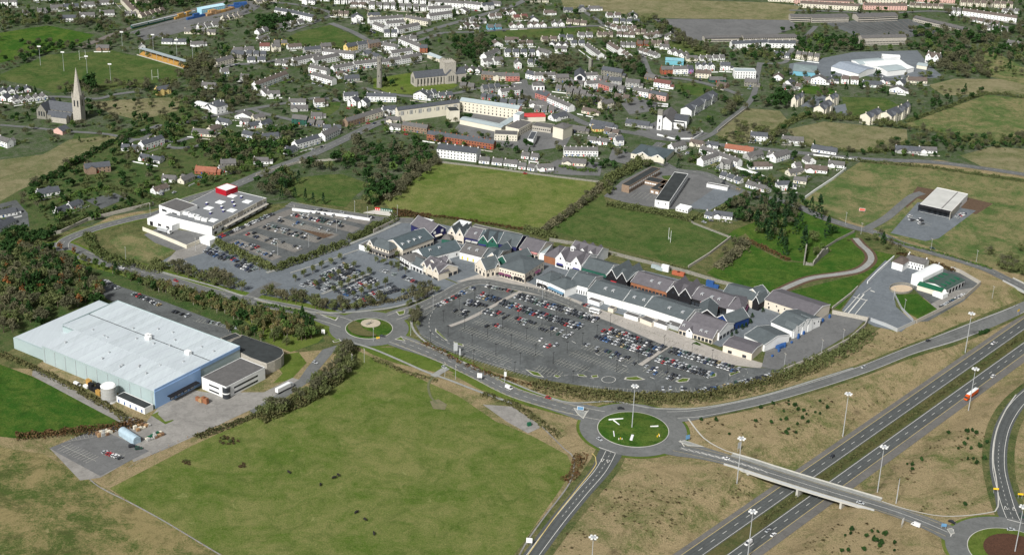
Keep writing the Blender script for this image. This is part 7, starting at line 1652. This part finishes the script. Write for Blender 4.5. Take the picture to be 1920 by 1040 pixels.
def along(px, py, flat=False):
    x, y = P(px, py, .3) if flat else G(px, py); best = None
    for k, (pth, w, z) in ROADS.items():
        for i in range(len(pth)-1):
            d = (pth[i][0]-x)**2+(pth[i][1]-y)**2
            if best is None or d < best[0]: best = (d, math.atan2(pth[i+1][1]-pth[i][1], pth[i+1][0]-pth[i][0]))
    if abs(to_sd(x, y)[1]) < 20 and not flat: return x, y, AX
    return x, y, best[1]
def vehicle(px, py, colour, kind, label, flip=False, ang=None, flat=False):
    x, y, a = along(px, py, flat)
    if ang is not None: a = ang
    if flip: a += math.pi
    r = thing('van' if kind == 'van' else 'car', label, 'van' if kind == 'van' else 'car', (x, y, (0.3 if flat else hz(x, y)+.4)), a)
    _, _, b, g, wh, lp = CM[kind]; c = dict((p[0], p[1]) for p in PAINTS)[colour]
    o = link('body', b, r); o.color = (*c, 1); link('window', g, r); [link('wheel', w_, r) for w_ in wh]; link('headlight', lp, r)
vehicle(954,729,'white','van','white van driving between the two roundabouts'); vehicle(1028,747,'red','hatch','red car approaching the big roundabout'); vehicle(1164,767,'black','saloon','black car on the upper side of the big roundabout',ang=0.1)
vehicle(1124,825,'silver','hatch','silver car on the left side of the big roundabout',ang=-.9); vehicle(1361,860,'white','saloon','white car just left of the road bridge',True,flat=True); vehicle(1613,943,'silver','saloon','silver car at the right end of the road bridge',flat=True)
vehicle(1717,985,'white','van','white van between the bridge and the corner roundabout',True,flat=True); vehicle(1785,979,'black','saloon','black car entering the corner roundabout',flat=True); vehicle(1560,857,'black','hatch','dark car on the motorway just above the bridge',True)
vehicle(1440,996,'silver','saloon','silver car, left one of the pair below the bridge'); vehicle(1450,1004,'white','saloon','white car, right one of the pair below the bridge'); vehicle(1403,1020,'white','van','white van at the bottom of the motorway',True)
vehicle(1862,707,'white','mpv','white car on the far carriageway above the orange lorry'); vehicle(1862,645,'white','saloon','white car highest on the near carriageway',True); vehicle(1740,640,'black','hatch','dark car on the slip road nearest the yards'); vehicle(1619,690,'silver','hatch','silver car on the slip road nearest the big roundabout',True)
vehicle(717,632,'dark grey','saloon','dark car on the lower edge of the small roundabout',ang=.25); vehicle(833,690,'silver','hatch','silver car parked at the field access path'); vehicle(591,681,'silver','hatch','pale car on the factory access road'); vehicle(330,528,'red','hatch','dark red car on the curving west road')
vehicle(218,490,'black','hatch','black car near the left end of the west road'); vehicle(229,504,'white','hatch','white car waiting at the left of the west road'); vehicle(1748,467,'dark green','saloon','dark green car on the road above the farmhouse'); vehicle(1915,968,'dark green','saloon','dark car at the mouth of the right slip road')
vehicle(1895,994,'silver','saloon','silver car on the top of the corner roundabout',ang=0); vehicle(641,400,'silver','hatch','pale car on the road behind the supermarket car park'); vehicle(697,409,'black','mpv','dark people carrier passing the coloured sign bank')
vehicle(145,723,'white','van','white van parked beside the grey factory wall',ang=-.6); vehicle(690,233,'red','hatch','red car parked on the main street',ang=.6); vehicle(248,838,'black','mpv','black jeep nearest the pale blue shed',ang=.35); vehicle(260,842,'dark green','mpv','dark jeep right of the black jeep',ang=.35)
for i, (x, y, c) in enumerate(((197,849,'silver'),(204,852,'red'),(209,854,'red'),(214,855,'white'),(219,857,'white'),(225,860,'dark grey'))): vehicle(x, y, c, 'hatch', '%s car, %s from the left in the short staff row' % (c, od(i)), ang=.75)
def lorry(px, py, ang, cabm, boxm, roofm, label, L=13.0, z=None):
    x, y = G(px, py); r = thing('lorry', label, 'lorry', (x, y, hz(x, y)+.3 if z is None else z), ang)
    def p(n, f): mb = MB(); f(mb); mb.obj(n, r)
    p('trailer', lambda m: (m.box(-L/2,-1.25,1.15,L/2,1.25,3.9,boxm,True), m.box(-L/2,-1.25,3.9,L/2,1.25,4.0,roofm)))
    p('chassis', lambda m: m.box(-L/2,-.5,.8,L/2+2.4,.5,1.14,BLACK,True))
    p('cab', lambda m: m.add([(L/2+.5,-1.2,.6),(L/2+2.7,-1.2,.6),(L/2+2.7,1.2,.6),(L/2+.5,1.2,.6),(L/2+.5,-1.2,3.3),(L/2+2.3,-1.2,3.1),(L/2+2.3,1.2,3.1),(L/2+.5,1.2,3.3),(L/2+2.7,-1.2,1.9),(L/2+2.7,1.2,1.9)],[(0,1,8,5,4),(3,7,6,9,2),(1,2,9,8),(4,5,6,7),(3,0,4,7)],cabm))
    p('windscreen', lambda m: m.add([(L/2+2.72,-1.1,1.95),(L/2+2.72,1.1,1.95),(L/2+2.34,1.05,3.0),(L/2+2.34,-1.05,3.0)],[(0,1,2,3)],GLASS))
    for wx in (-L/2+1,-L/2+2.2,-L/2+3.4,L/2-.6,L/2+1.8):
        for wy in (-1.25,.95): p('wheel', lambda m: m.cyl((wx,wy,.5),(wx,wy+.3,.5),.5,.5,TYRE,10))
OR = mat('lorry_orange', (.62,.10,.015), .45, .05)
lorry(1822,743,AX+math.pi,OR,OR,R_WHITE,'orange lorry with white roof on the far motorway carriageway',13.5)
lorry(531,733,math.atan2(G(548,722)[1]-G(512,740)[1],G(548,722)[0]-G(512,740)[0]),GALV,W_WHITE,R_WHITE,'white box trailer lorry parked on the factory road',12)
lorry(306,436,-.5,W_WHITE,GALV,R_WHITE,'grey and white trailer standing in the supermarket delivery yard',10)
def coach(px, py, ang, label, L=10):
    x, y = G(px, py); r = thing('coach', label, 'coach', (x, y, .42), ang)
    mb = MB(); mb.box(-L/2,-1.25,.4,L/2,1.25,3.2,W_WHITE,True); mb.obj('body', r); mb = MB(); mb.box(-L/2+.3,-1.3,1.7,L/2-.3,1.3,2.6,GLASS,True); mb.obj('window', r)
    for wx in (-L/2+2, L/2-2):
        for wy in (-1.27,.97): mb = MB(); mb.cyl((wx,wy,.45),(wx,wy+.3,.45),.45,.45,TYRE,10); mb.obj('wheel', r)
coach(1115,587,-.5,'white minibus by the front of the long white shops',8); coach(1242,201,-.1,'white coach in the town car park near the white church',11)
# railway coaches, containers
a, b = G(246,55), G(392,21); ang = math.atan2(b[1]-a[1], b[0]-a[0]); Lr = math.dist(a, b); ux, uy = math.cos(ang), math.sin(ang)
for i in range(int(Lr//24)):
    x, y = a[0]+ux*(24*i+12), a[1]+uy*(24*i+12); r = thing('railway_carriage', 'dark green railway carriage, %s from the left in the train' % od(i), 'carriage', (x, y, .5), ang, 'carriages of the standing train')
    m = MB(); m.box(-11.5,-1.4,.5,11.5,1.4,3.6,W_DGRN,True); m.obj('body', r); m = MB(); m.box(-11.2,-1.45,2.0,11.2,1.45,2.9,W_GREY,True); m.obj('window', r); m = MB(); m.box(-11.4,-1.3,3.6,11.4,1.3,3.9,GALV); m.obj('roof', r)
def stack(name, cat, p0, p1, n, rows_, dims, mats_, lbl, group, jitter=.6):
    a, b = G(*p0), G(*p1); ang = math.atan2(b[1]-a[1], b[0]-a[0]); k = 0
    for j in range(rows_):
        for i in range(n):
            t = (i+.5)/n; x = a[0]+(b[0]-a[0])*t-math.sin(ang)*j*(dims[1]+.8)+rnd.uniform(-jitter,jitter); y = a[1]+(b[1]-a[1])*t+math.cos(ang)*j*(dims[1]+.8)+rnd.uniform(-jitter,jitter)
            nm, mm = rnd.choice(mats_); h = dims[2]*rnd.choice((1,1,2) if dims[2] > 2 else (1,2,3)); k += 1
            r = thing(name, '%s %s, number %s counted from the left' % (nm, lbl, {1:'one',2:'two',3:'three',4:'four',5:'five',6:'six',7:'seven',8:'eight',9:'nine',10:'ten',11:'eleven',12:'twelve'}.get(k, od(k-1))), cat, (x, y, .25), ang+rnd.uniform(-.08,.08), group)
            mb = MB(); mb.box(-dims[0]/2,-dims[1]/2,0,dims[0]/2,dims[1]/2,h,mm); mb.obj('body', r)
            mb = MB()
            for q in range(3): mb.box(dims[0]*(-.35+.33*q),-dims[1]/2-.05,.1,dims[0]*(-.35+.33*q)+.08*dims[0],dims[1]/2+.05,h+.04,mm)
            o = mb.obj('rib', r); o['kind'] = 'stuff'
stack('freight_container','container',(328,37),(364,27),5,2,(9,2.5,2.6),[('orange',ORANGE)],'freight container at the left of the yard','orange containers at the left of the yard')
stack('freight_container','container',(388,31),(438,18),6,2,(9,2.5,2.6),[('orange',ORANGE),('tan',WOOD)],'freight container in front of the blue shed','containers in front of the blue shed')
stack('freight_container','container',(350,38),(385,30),3,1,(9,2.5,2.6),[('blue',BLUEP)],'container between the two orange stacks','blue containers between the orange stacks'); stack('freight_container','container',(432,16),(462,13),3,2,(9,2.5,2.6),[('blue',BLUEP)],'container at the right of the yard','blue containers at the right of the yard')
PM = [('wooden',WOOD),('pale',W_CREAM),('grey',W_GREY),('brown',mat('brown_crate',(.2,.12,.07)))]
stack('pallet_stack','pallets',(186,820),(214,810),7,2,(2.2,1.6,.8),PM,'pallet stack left of the pale blue shed','pallet stacks left of the blue shed'); stack('pallet_stack','pallets',(255,808),(282,798),6,2,(2.2,1.6,.8),PM,'pallet stack behind the pale blue shed','pallet stacks behind the blue shed'); stack('pallet_stack','pallets',(278,826),(305,816),6,2,(2.2,1.6,.8),PM+[('green',CANG)],'pallet stack right of the pale blue shed','pallet stacks right of the blue shed')
stack('waste_container','skip',(158,725),(190,742),4,2,(4,2.2,1.6),[('orange',ORANGE),('dark',BLACK),('white',W_WHITE)],'skip beside the white tank','skips beside the white tank'); stack('crate_stack','crates',(370,750),(388,758),4,1,(3,2,1.3),[('brown',WOOD),('rust',RUST)],'crate stack beside the white office','crates beside the white office')
stack('delivery_container','container',(1222,502),(1252,510),3,1,(6,2.4,2.6),[('pale green',R_LIGHT),('white',W_WHITE)],'container in the yard behind the mauve shop','pale containers behind the shops'); stack('delivery_container','container',(1262,514),(1280,518),2,1,(6,3,2.8),[('orange',mat('orange_canvas',(.38,.11,.055)))],'canvas covered container behind the mauve shop','orange containers behind the shops'); stack('delivery_container','container',(1328,536),(1345,540),2,1,(6,2.4,2.4),[('blue',BLUEP)],'container in the yard behind the red fascia shop','blue containers behind the shops')
stack('wheeled_bin','bin',(1440,672),(1560,592),10,1,(1.6,1.2,1.2),[('blue',BLUEP)],'wheeled bin along the service yard wall','blue bins in the service yard'); x, y = G(1463,652); t = thing('skip_lorry_body','big blue covered skip standing in the service yard','skip',(x,y,.3),.7)
m = MB(); m.box(-3.6,-1.5,0,3.6,1.5,1.6,BLUEP); m.obj('body', t); m = MB(); m.cyl((-3.5,0,1.5),(3.5,0,1.5),1.45,1.45,BLUEP,12); m.obj('cover', t)

# ============================================================ LAMPS, SIGNS, WALLS, SMALL THINGS
MG = 'tall lighting masts round the motorway junction'
for i, (x, y, h, lb) in enumerate(((1184.5,805,31,'standing in the middle of the big roundabout'),(1809.5,661,31,'between the slip road and the motorway, farthest right'),(1815.7,769,31,'beside the orange lorry'),(1580,818,31,'on the rough bank above the bridge'),(1645,922,31,'beyond the motorway just above the bridge end'),
        (1381.5,906,31,'at the near left end of the bridge'),(1401.5,1047,31,'in the median at the bottom edge'),(1106.5,1098,31,'at the bottom edge left of the motorway'),(1902,1038,31,'on the corner roundabout'),(1680,943,17,'short one right of the bridge end'))):
    gx, gy = G(x, y); r = thing('lighting_mast', 'tall steel lighting mast '+lb if h > 20 else 'plain steel mast, '+lb, 'lighting mast', (gx, gy, hz(gx, gy)), 0, MG)
    m = MB(); m.cyl((0,0,-.3),(0,0,h),.34,.15,GALV,8); m.obj('pole', r)
    if h > 20:
        m = MB(); m.cyl((0,0,h),(0,0,h+.35),1.3,1.3,GALV,12); m.obj('ring', r)
        for k in range(6):
            a = k*math.pi/3; m = MB(); m.box(1.9*math.cos(a)-.55,1.9*math.sin(a)-.5,h-.25,1.9*math.cos(a)+.55,1.9*math.sin(a)+.5,h+.3,W_WHITE,True); m.obj('lamp_head', r)
lamps = [(812,578),(831,603),(861,580),(871,617),(840,632),(807,644),(885,649),(888,678),(914,633),(929.5,666),(942,617),(958,649),(975,683),(987,636),(1004,667),(1037,682),(900,594),(965,700),(972,597),(1016,612),(1063,662),(1032,630),(1043,600),(1062,628),(1024,563),(1068,580),(890,564),(917,550),
    (1119,630),(1144,610),(1092,645),(1156,697),(1170,640),(1196,680),(1221,662),(1245,650),(1251,695),(1275,680),(1297,665),(1335,677),(1366,712),(1074,717)]
lamps.sort(); lp_mesh = MB(); lp_mesh.cyl((0,0,0),(0,0,8.5),.13,.09,BLACK,6); lpd = lp_mesh.data('pole'); lh = MB(); lh.box(-.9,-.25,8.4,.9,.25,8.6,BLACK,True); lhd = lh.data('lamp_head')
for i, (x, y) in enumerate(lamps):
    gx, gy = G(x, y); r = thing('lamp_post', 'thin black lamp post, %s from the left in the outlet car park' % od(i), 'lamp post', (gx, gy, .3), .6, 'black lamp posts in the outlet car park'); link('pole', lpd, r); link('lamp_head', lhd, r)
gm = MB(); gm.cyl((0,0,0),(0,0,10),.15,.1,GALV,6); gmd = gm.data('pole'); gh = MB(); gh.box(-.2,-1.4,9.9,.2,1.4,10.1,W_LSTONE,True); ghd = gh.data('lamp_head')
gl = [(665,399),(689,410),(745,407),(579,464),(521,479),(631,435),(552,407),(282,404),(236,487),(350,513),(367,470),(854,712),(946,718),(1017,560),(1470,688),(1540,662),(1580,642),(1675,563),(1695,585),(1585,420),(1745,470),(1830,492),(1614,440),(770,630),(812,578.5),(660,690),(683,680),(834,706),(1860,560),(700,640)]
for i, (x, y) in enumerate(sorted(gl)):
    gx, gy = G(x, y); r = thing('lamp_post', 'grey steel street lamp, %s from the left along roads and yards' % od(i), 'lamp post', (gx, gy, .3), .3, 'grey steel street lamps'); link('pole', gmd, r); link('lamp_head', ghd, r)
def sign(px, py, w, h, z, m, label, ang=None, posts=2, border=None, flat=False):
    x, y = P(px, py) if flat else G(px, py); r = thing('road_sign', label, 'sign', (x, y, hz(x, y)+.3), ang if ang is not None else -.1)
    for i in range(posts):
        q = MB(); xx = -w*.35+w*.7*i/max(1, posts-1) if posts > 1 else 0; q.cyl((xx,.08,0),(xx,.08,z+h*.5),.09,.09,GALV,5); q.obj('post', r)
    q = MB(); q.box(-w/2,-.06,z,w/2,.02,z+h,m,True); b = q.obj('panel', r)
    if border: q = MB(); q.box(-w/2+.2,-.09,z+.2,w/2-.2,-.07,z+h-.2,border,True); q.obj('face', r)
BS = mat('sign_blue', (.12,.26,.42), .5, .08)
sign(1088,772,4.2,2.6,1.2,W_WHITE,'blue and white direction sign on the splitter left of the big roundabout',border=BS); sign(1289,827,3,3,1.4,BS,'grey blue sign on the splitter right of the big roundabout',ang=.5); sign(1385,846,2.6,4.4,2,GALV,'tall grey sign back beside the bridge approach',ang=.7)
sign(1691,988,2.6,3.6,2.2,W_WHITE,'white sign board beside the white van',ang=.9); sign(1769,990,3,2,1,BS,'small blue sign on the corner roundabout splitter'); sign(899,714,3.2,3.4,2.2,W_WHITE,'white billboard on the verge between the roundabouts'); sign(992,1022,3.4,3.2,1.5,W_WHITE,'white sign board at the bottom left of the southern slip road')
sign(606,628,2.4,3.2,1,W_WHITE,'white sign on the grass left of the small roundabout'); sign(1866,925,3.2,1.2,2.6,YELP,'yellow sign left of the right slip road'); sign(1912,935,3.2,1.2,2.6,YELP,'yellow sign at the right edge beside the slip road'); sign(1908,592,3,1.6,3.5,YELP,'yellow sign beside the slip road under the right bridge',ang=.8)
sign(1616,398,5,2.4,1,W_WHITE,'small red and white hoarding alone in the rough store field',border=mat('hoarding_red',(.6,.12,.08))); sign(854,664,2.8,6,2.5,GALV,'tall grey totem sign beside the outlet car park, left one'); sign(862,671,1.2,5,2,GALV,'narrow grey totem sign right of the tall one',posts=1); sign(947,712,1.6,3.4,2.4,W_WHITE,'white totem sign below the outlet car park',posts=1)
for i in range(2): sign(707+i*3.5,637-i*.5,.8,1.4,.6,YELP,'small yellow arrow board on the small roundabout, %s one' % ('left','right')[i],posts=1)
for i, (x, y) in enumerate(((655,678),(823,505),(1705,478),(1760,498))): sign(x, y, .9, 1.3, 1.2, W_WHITE, 'little white notice board, %s from the left' % od(i), posts=1)
# coloured letter bank by the back road: individual letter boards, too blurred to read
a, b = G(703,397), G(736,401); r = thing('sign_bank', 'row of red and dark letter boards on a pale bank behind the supermarket parking', 'sign', (a[0], a[1], .4), math.atan2(b[1]-a[1], b[0]-a[0])); Lb = math.dist(a, b)
m = MB(); m.add([(-9,-6,-.1),(Lb+7,-6,-.1),(Lb,0,1.2),(0,0,1.2),(Lb,1,-.1),(0,1,-.1)],[(0,1,2,3),(1,4,2),(0,3,5),(3,2,4,5)],CONC); m.obj('bank', r)
for i in range(10):
    m = MB(); x = Lb*i/10; m.box(x,.05,1.25,x+Lb/10-.12,.35,3.6,REDP if i < 3 else GREENC,True); o = m.obj('letter_board', r); m = MB(); m.box(x+.4,.0,1.5,x+Lb/10-.6,.045,2.7,W_WHITE,True); m.obj('letter', o)
def wall_line(pts, h, w, m, label, cat='wall', name='boundary_wall', post=None, cope=None):
    pp = [G(*p) for p in pts]; o = pp[0]; r = thing(name, label, cat, (o[0], o[1], 0))
    for a, b in zip(pp[:-1], pp[1:]):
        L = math.dist(a, b); n = max(1, int(L/14)); ang = math.atan2(b[1]-a[1], b[0]-a[0])
        for i in range(n):
            t = i/n; x, y = a[0]+(b[0]-a[0])*t, a[1]+(b[1]-a[1])*t; z0 = hz(x, y)
            q = MB(); q.T = Matrix.Translation((x-o[0], y-o[1], z0)) @ Matrix.Rotation(ang, 4, 'Z'); q.box(0,-w/2,-.3,L/n-.05,w/2,h,m); q.box(0,-w/2-.05,h,L/n-.05,w/2+.05,h+.12,cope or m); q.obj('wall_panel', r)
            if post: q = MB(); q.T = Matrix.Translation((x-o[0], y-o[1], z0)) @ Matrix.Rotation(ang, 4, 'Z'); q.box(-.2,-w/2-.12,-.3,.2,w/2+.12,h+.3,post); q.obj('pier', r)
for pts, h, w, m, lb in (
    ([(70,447),(115,437),(165,414),(222,400),(288,384)],2.6,.6,W_LSTONE,'long pale stone wall beside the lane at the left'),
    ([(268,432),(300,445),(350,466),(374,456)],3,.5,W_CREAM,'cream wall round the supermarket delivery yard'),
    ([(548,395),(580,399),(640,406),(693,414),(697,411)],2.2,.6,W_WHITE,'white retaining wall along the top of the supermarket car park'),
    ([(1470,697),(1530,673),(1590,641),(1621,614),(1628,600)],3,.5,W_LSTONE,'tan wall around the service yard'),
    ([(1560,588),(1600,596),(1628,602)],3,.6,W_LSTONE,'short stone wall between service yard and weighbridge'),
    ([(1030,452),(1080,460),(1180,486),(1290,513),(1345,530),(1400,543)],2.8,.4,W_STONE,'long grey panel wall behind the outlet shops'),
    ([(1290,503),(1330,478),(1370,447)],2.2,.6,W_LSTONE,'pale wall between the green pitch and the bushy strip'),
    ([(1370,447),(1300,420),(1290,412)],1.6,.4,W_STONE,'grey wall along the top of the green pitch'),
    ([(1502,378),(1530,358),(1562,337),(1586,318)],2.2,.5,W_WHITE,'white wall climbing beside the rough field'),
    ([(1718,606),(1770,580),(1808,560),(1838,534),(1800,512),(1782,506)],3,.4,W_LSTONE,'concrete panel wall around the garage yard'),
    ([(1626,532),(1645,512),(1676,484)],2.2,.5,W_WHITE,'white wall between lawn and blue grey yard'),
    ([(1560,580),(1596,552),(1608,540)],2.0,.5,W_LSTONE,'stone wall left of the weighbridge lanes'),
    ([(1632,602),(1660,612),(1682,622),(1716,606)],2.8,.2,GREENC if False else GALV,'steel sheet fence at the lower end of the blue grey yard'),
    ([(1676,552),(1690,580),(1712,603)],2.0,.2,GALV,'low mesh fence left of the green triangle'),
    ([(1232,254),(1262,262),(1300,262),(1318,250),(1312,244)],1.6,.4,W_WHITE,'curved white wall in front of the white church'),
    ([(1345,248),(1372,226),(1402,203)],1.8,.4,W_LSTONE,'pale wall beside the church lane'),
    ([(1525,292),(1560,296),(1600,300),(1612,302)],1.4,.4,W_WHITE,'white garden wall along the east road'),
    ([(1545,468),(1570,452),(1602,436)],2.0,.5,W_STONE,'stone wall on the right side of the cemetery'),
    ([(1378,315),(1420,328),(1445,340)],2.0,.4,W_WHITE,'white wall behind the builders yard'),
    ([(822,305),(900,314),(960,322),(1045,333),(1128,343)],1.6,.4,W_STONE,'low grey wall along the top of the big green field'),
    ([(245,64),(330,42),(420,20),(478,4)],1.8,.3,W_GREY,'long grey wall along the near side of the freight yard'),
    ([(690,462),(655,475),(600,495),(545,512)],.5,.4,CONC,'low kerb wall beside the long footpath'),
    ([(700,437),(735,420),(745,415)],3,.4,W_LSTONE,'tall cream wall at the back of the teal shop row'),
    ([(640,300),(560,306),(480,330)],1.8,.4,W_LSTONE,'garden wall under the street trees'),
    ): wall_line(pts, h, w, m, lb)
# abbey ruins
r0 = G(1507,497); r = thing('abbey_ruin', 'broken grey stone abbey walls in the corner of the cemetery', 'ruin', (r0[0], r0[1], 0))
for (p, q, h0, h1) in (((1507,497),(1510,478),5,9),((1510,497),(1524,498),3,2),((1524,498),(1540,483),3,7),((1540,483),(1552,474),7,4)):
    a, b = G(*p), G(*q); m = MB(); ang = math.atan2(b[1]-a[1], b[0]-a[0]); L = math.dist(a, b); m.T = Matrix.Translation((a[0]-r0[0], a[1]-r0[1], 0)) @ Matrix.Rotation(ang, 4, 'Z'); n = 7
    top = [h0+(h1-h0)*i/n+rnd.uniform(-.8,.8) for i in range(n+1)]; V = []
    for i in range(n+1): V += [(L*i/n,-.5,-.3),(L*i/n,.5,-.3),(L*i/n,.5,top[i]),(L*i/n,-.5,top[i])]
    m.add(V, [(i*4+j,i*4+(j+1)%4,(i+1)*4+(j+1)%4,(i+1)*4+j) for i in range(n) for j in range(4)]+[(0,1,2,3),(4*n+3,4*n+2,4*n+1,4*n)], W_STONE); m.obj('wall', r)
# ring wall of the sand arena
c = G(1690,541.5); r = thing('arena_wall', 'low round stone wall enclosing the sandy disc', 'wall', (c[0], c[1], 0)); e = [G(1690+23*math.cos(t/32*2*math.pi), 541.5+9.5*math.sin(t/32*2*math.pi)) for t in range(32)]
m = MB(); V = []
for x, y in e:
    for s, z in ((1,-.2),(1,1.5),(.95,1.5),(.95,-.2)): V.append(((x-c[0])*s,(y-c[1])*s,z))
m.add(V, [(i*4+j,i*4+(j+1)%4,((i+1)%32)*4+(j+1)%4,((i+1)%32)*4+j) for i in range(32) for j in range(4)], W_STONE); m.obj('ring', r)
# big roundabout art: white sleepers, boulders, tufts
for i, (p, q) in enumerate((((1141,790),(1168,788)),((1150,791),(1161,800)),((1219,803),(1234,802)),((1150,812),(1151.5,821)),((1186,819),(1183,828)))):
    a, b = G(*p), G(*q); L = math.dist(a, b); r = thing('white_beam', 'white painted beam lying on the big roundabout, %s' % ('long one at the upper left','slanting one under the long one','short one at the right','short one at the lower left','thick one at the bottom')[i], 'sculpture', (a[0], a[1], 1.2), math.atan2(b[1]-a[1], b[0]-a[0]))
    w = .5 if i < 4 else 1.6; m = MB(); m.box(0,-w/2,0,L,w/2,.7,W_WHITE); m.obj('beam', r)
for i, (x, y) in enumerate(((1160,826),(1163,825),(1166,826),(1232,821),(1236,820),(1235,818))):
    gx, gy = G(x, y); r = thing('marker_post', 'small pale marker post on the big roundabout, %s from the left' % od(i), 'post', (gx, gy, .8), 0, 'marker posts on the big roundabout'); m = MB(); m.box(-.25,-.25,0,.25,.25,1.3,YELP if i % 2 else W_CREAM); m.obj('post', r)
c = P(691,612); r = thing('sculpture', 'grey sculpture on the gravel disc of the small roundabout', 'sculpture', (c[0], c[1], 1.9), .5); m = MB(); m.cyl((-1.8,0,0),(1.6,.2,1.3),.9,.5,W_STONE,7); m.cyl((1.5,.2,1.2),(2.4,.2,2.6),.45,.25,W_STONE,6); m.obj('figure', r)
# bollards along the forecourt, black topiary in the right square
bm = MB(); bm.cyl((0,0,0),(0,0,1.0),.28,.22,W_LSTONE,6); bmd = bm.data('bollard')
path = spline([G(*p) for p in ((985,540),(1030,551),(1070,564),(1110,582))], 4)+spline([G(*p) for p in ((1150,598),(1200,615),(1260,640),(1310,660),(1360,678))], 4)
for i, p in enumerate(path[::1]):
    tag(link('bollard', bmd, None, (p[0], p[1], .3)), 'pale bollard, %s from the left along the shop forecourt edge' % od(i), 'bollard', 'bollards along the shop forecourt')
for x, y in ((1399,604),(1407,607),(1391,617),(1372,632),(1380,626),(1398,614),(1410,596),(1430,585)):
    gx, gy = G(x, y); cm, tm, CV, mm = proto('cypress', 0); r = thing('potted_shrub', 'clipped dark shrub in the right hand square, %s from the back' % od([585,596,604,607,614,617,626,632].index(y)), 'shrub', (gx, gy, .3), rnd.uniform(0,6), 'clipped shrubs in the square'); r.scale = (.55,.55,.28); link('crown', cm, r); link('trunk', tm, r)
# grass islands at the ends of the bays
for pts in (((985,693),(1010,699),(1020,708),(1000,704)),((1040,703),(1052,706),(1046,709),(1038,706)),((1082,702),(1095,703),(1101,707),(1084,706)),((1108,705),(1120,703),(1122,708),(1110,709)),((1172,708),(1195,706),(1210,712),(1190,714),(1170,712)),((1266,715),(1280,709),(1294,710),(1290,716),(1272,718)),((1330,702),(1343,700),(1343,706),(1326,710)),((1366,701),(1386,696),(1388,698),(1368,706)),((816,616),(828,628),(840,640),(835,638),(816,622)),((850,641),(868,646),(870,650),(852,646))):
    splitter(pts, VERGE)
# forecourt planting
for pts in (((1295,644),(1305,640),(1318,648),(1312,650)),((1008,536),(1020,539),(1016,541))): splitter(pts, GARDEN)
# cows
def cow_mesh():
    pts = [(0,0,1.05),(.9,0,1.1),(-.9,0,1.1),(1.35,0,1.35),(1.8,0,1.0),(.85,.28,.55),(.85,.28,.02),(.85,-.28,.55),(.85,-.28,.02),(-.85,.28,.6),(-.9,.28,.02),(-.85,-.28,.6),(-.9,-.28,.02),(-1.25,0,.6)]
    ed = [(0,1),(0,2),(1,3),(3,4),(1,5),(5,6),(1,7),(7,8),(2,9),(9,10),(2,11),(11,12),(2,13)]
    rad = [.48,.42,.40,.24,.17,.13,.08,.13,.08,.15,.08,.15,.08,.04]
    me = bpy.data.meshes.new('cow'); me.from_pydata(pts, ed, []); o = bpy.data.objects.new('cow_tmp', me); COL.objects.link(o)
    md = o.modifiers.new('s', 'SKIN'); 
    for v, r_ in zip(me.skin_vertices[0].data if me.skin_vertices else [], rad): v.radius = (r_, r_)
    return o, rad
co, rad = cow_mesh()
if not co.data.skin_vertices:
    bpy.context.view_layer.objects.active = co
bpy.context.view_layer.update()
try:
    for v, r_ in zip(co.data.skin_vertices[0].data, rad): v.radius = (r_, r_)
    co.data.skin_vertices[0].data[0].use_root = True
except Exception as e: print('skin', e)
sb = co.modifiers.new('b', 'SUBSURF'); sb.levels = 1; sb.render_levels = 1
cme = bpy.data.meshes.new_from_object(co.evaluated_get(bpy.context.evaluated_depsgraph_get())); cme.materials.clear(); cme.materials.append(mat('black_hide', (.02,.018,.016), .8, .2)); cme.name = 'cow'
bpy.data.objects.remove(co)
for i, (x, y) in enumerate(sorted(((542,887),(626,897),(634,892),(601,910),(668,962),(684,975),(701,1002)))):
    gx, gy = G(x, y); o = tag(link('cow', cme, None, (gx, gy, .12), rnd.uniform(0, 6)), 'black cow grazing in the big pasture, %s from the left' % od(i), 'cow', 'black cows in the big pasture'); o.scale = (1.1,)*3
# timber post fence at the pasture boundary
def fence(pts, label, step=6, h=1.2):
    pth = spline([G(*p) for p in pts], step); o = pth[0]; r = thing('field_fence', label, 'fence', (o[0], o[1], 0)); m = MB(); ml = MB()
    for p in pth: m.box(p[0]-o[0]-.1,p[1]-o[1]-.1,-.2,p[0]-o[0]+.1,p[1]-o[1]+.1,h,WOOD)
    q = m.obj('post', r); q['kind'] = 'stuff'
    for zz in (.5, 1.0):
        for a, b in zip(pth[:-1], pth[1:]):
            ml.cyl((a[0]-o[0],a[1]-o[1],zz),(b[0]-o[0],b[1]-o[1],zz),.04,.04,GALV,3,False)
    q = ml.obj('wire', r); q['kind'] = 'stuff'
fence([(190,915),(250,947),(310,980),(380,1022),(440,1058)],'post and wire fence between the big pasture and the tan field'); fence([(240,878),(300,845),(370,812),(450,785)],'post and wire fence along the top of the big pasture')
# green metal cabinet on the gravel pad
x, y = G(992,798); r = thing('cabinet', 'green metal cabinet on the gravel pad', 'cabinet', (x, y, .3), .5); m = MB(); m.box(-1.2,-.8,0,1.2,.8,2.2,CANG); m.obj('body', r)
tag(MARK.obj("road_markings"), kind="structure")
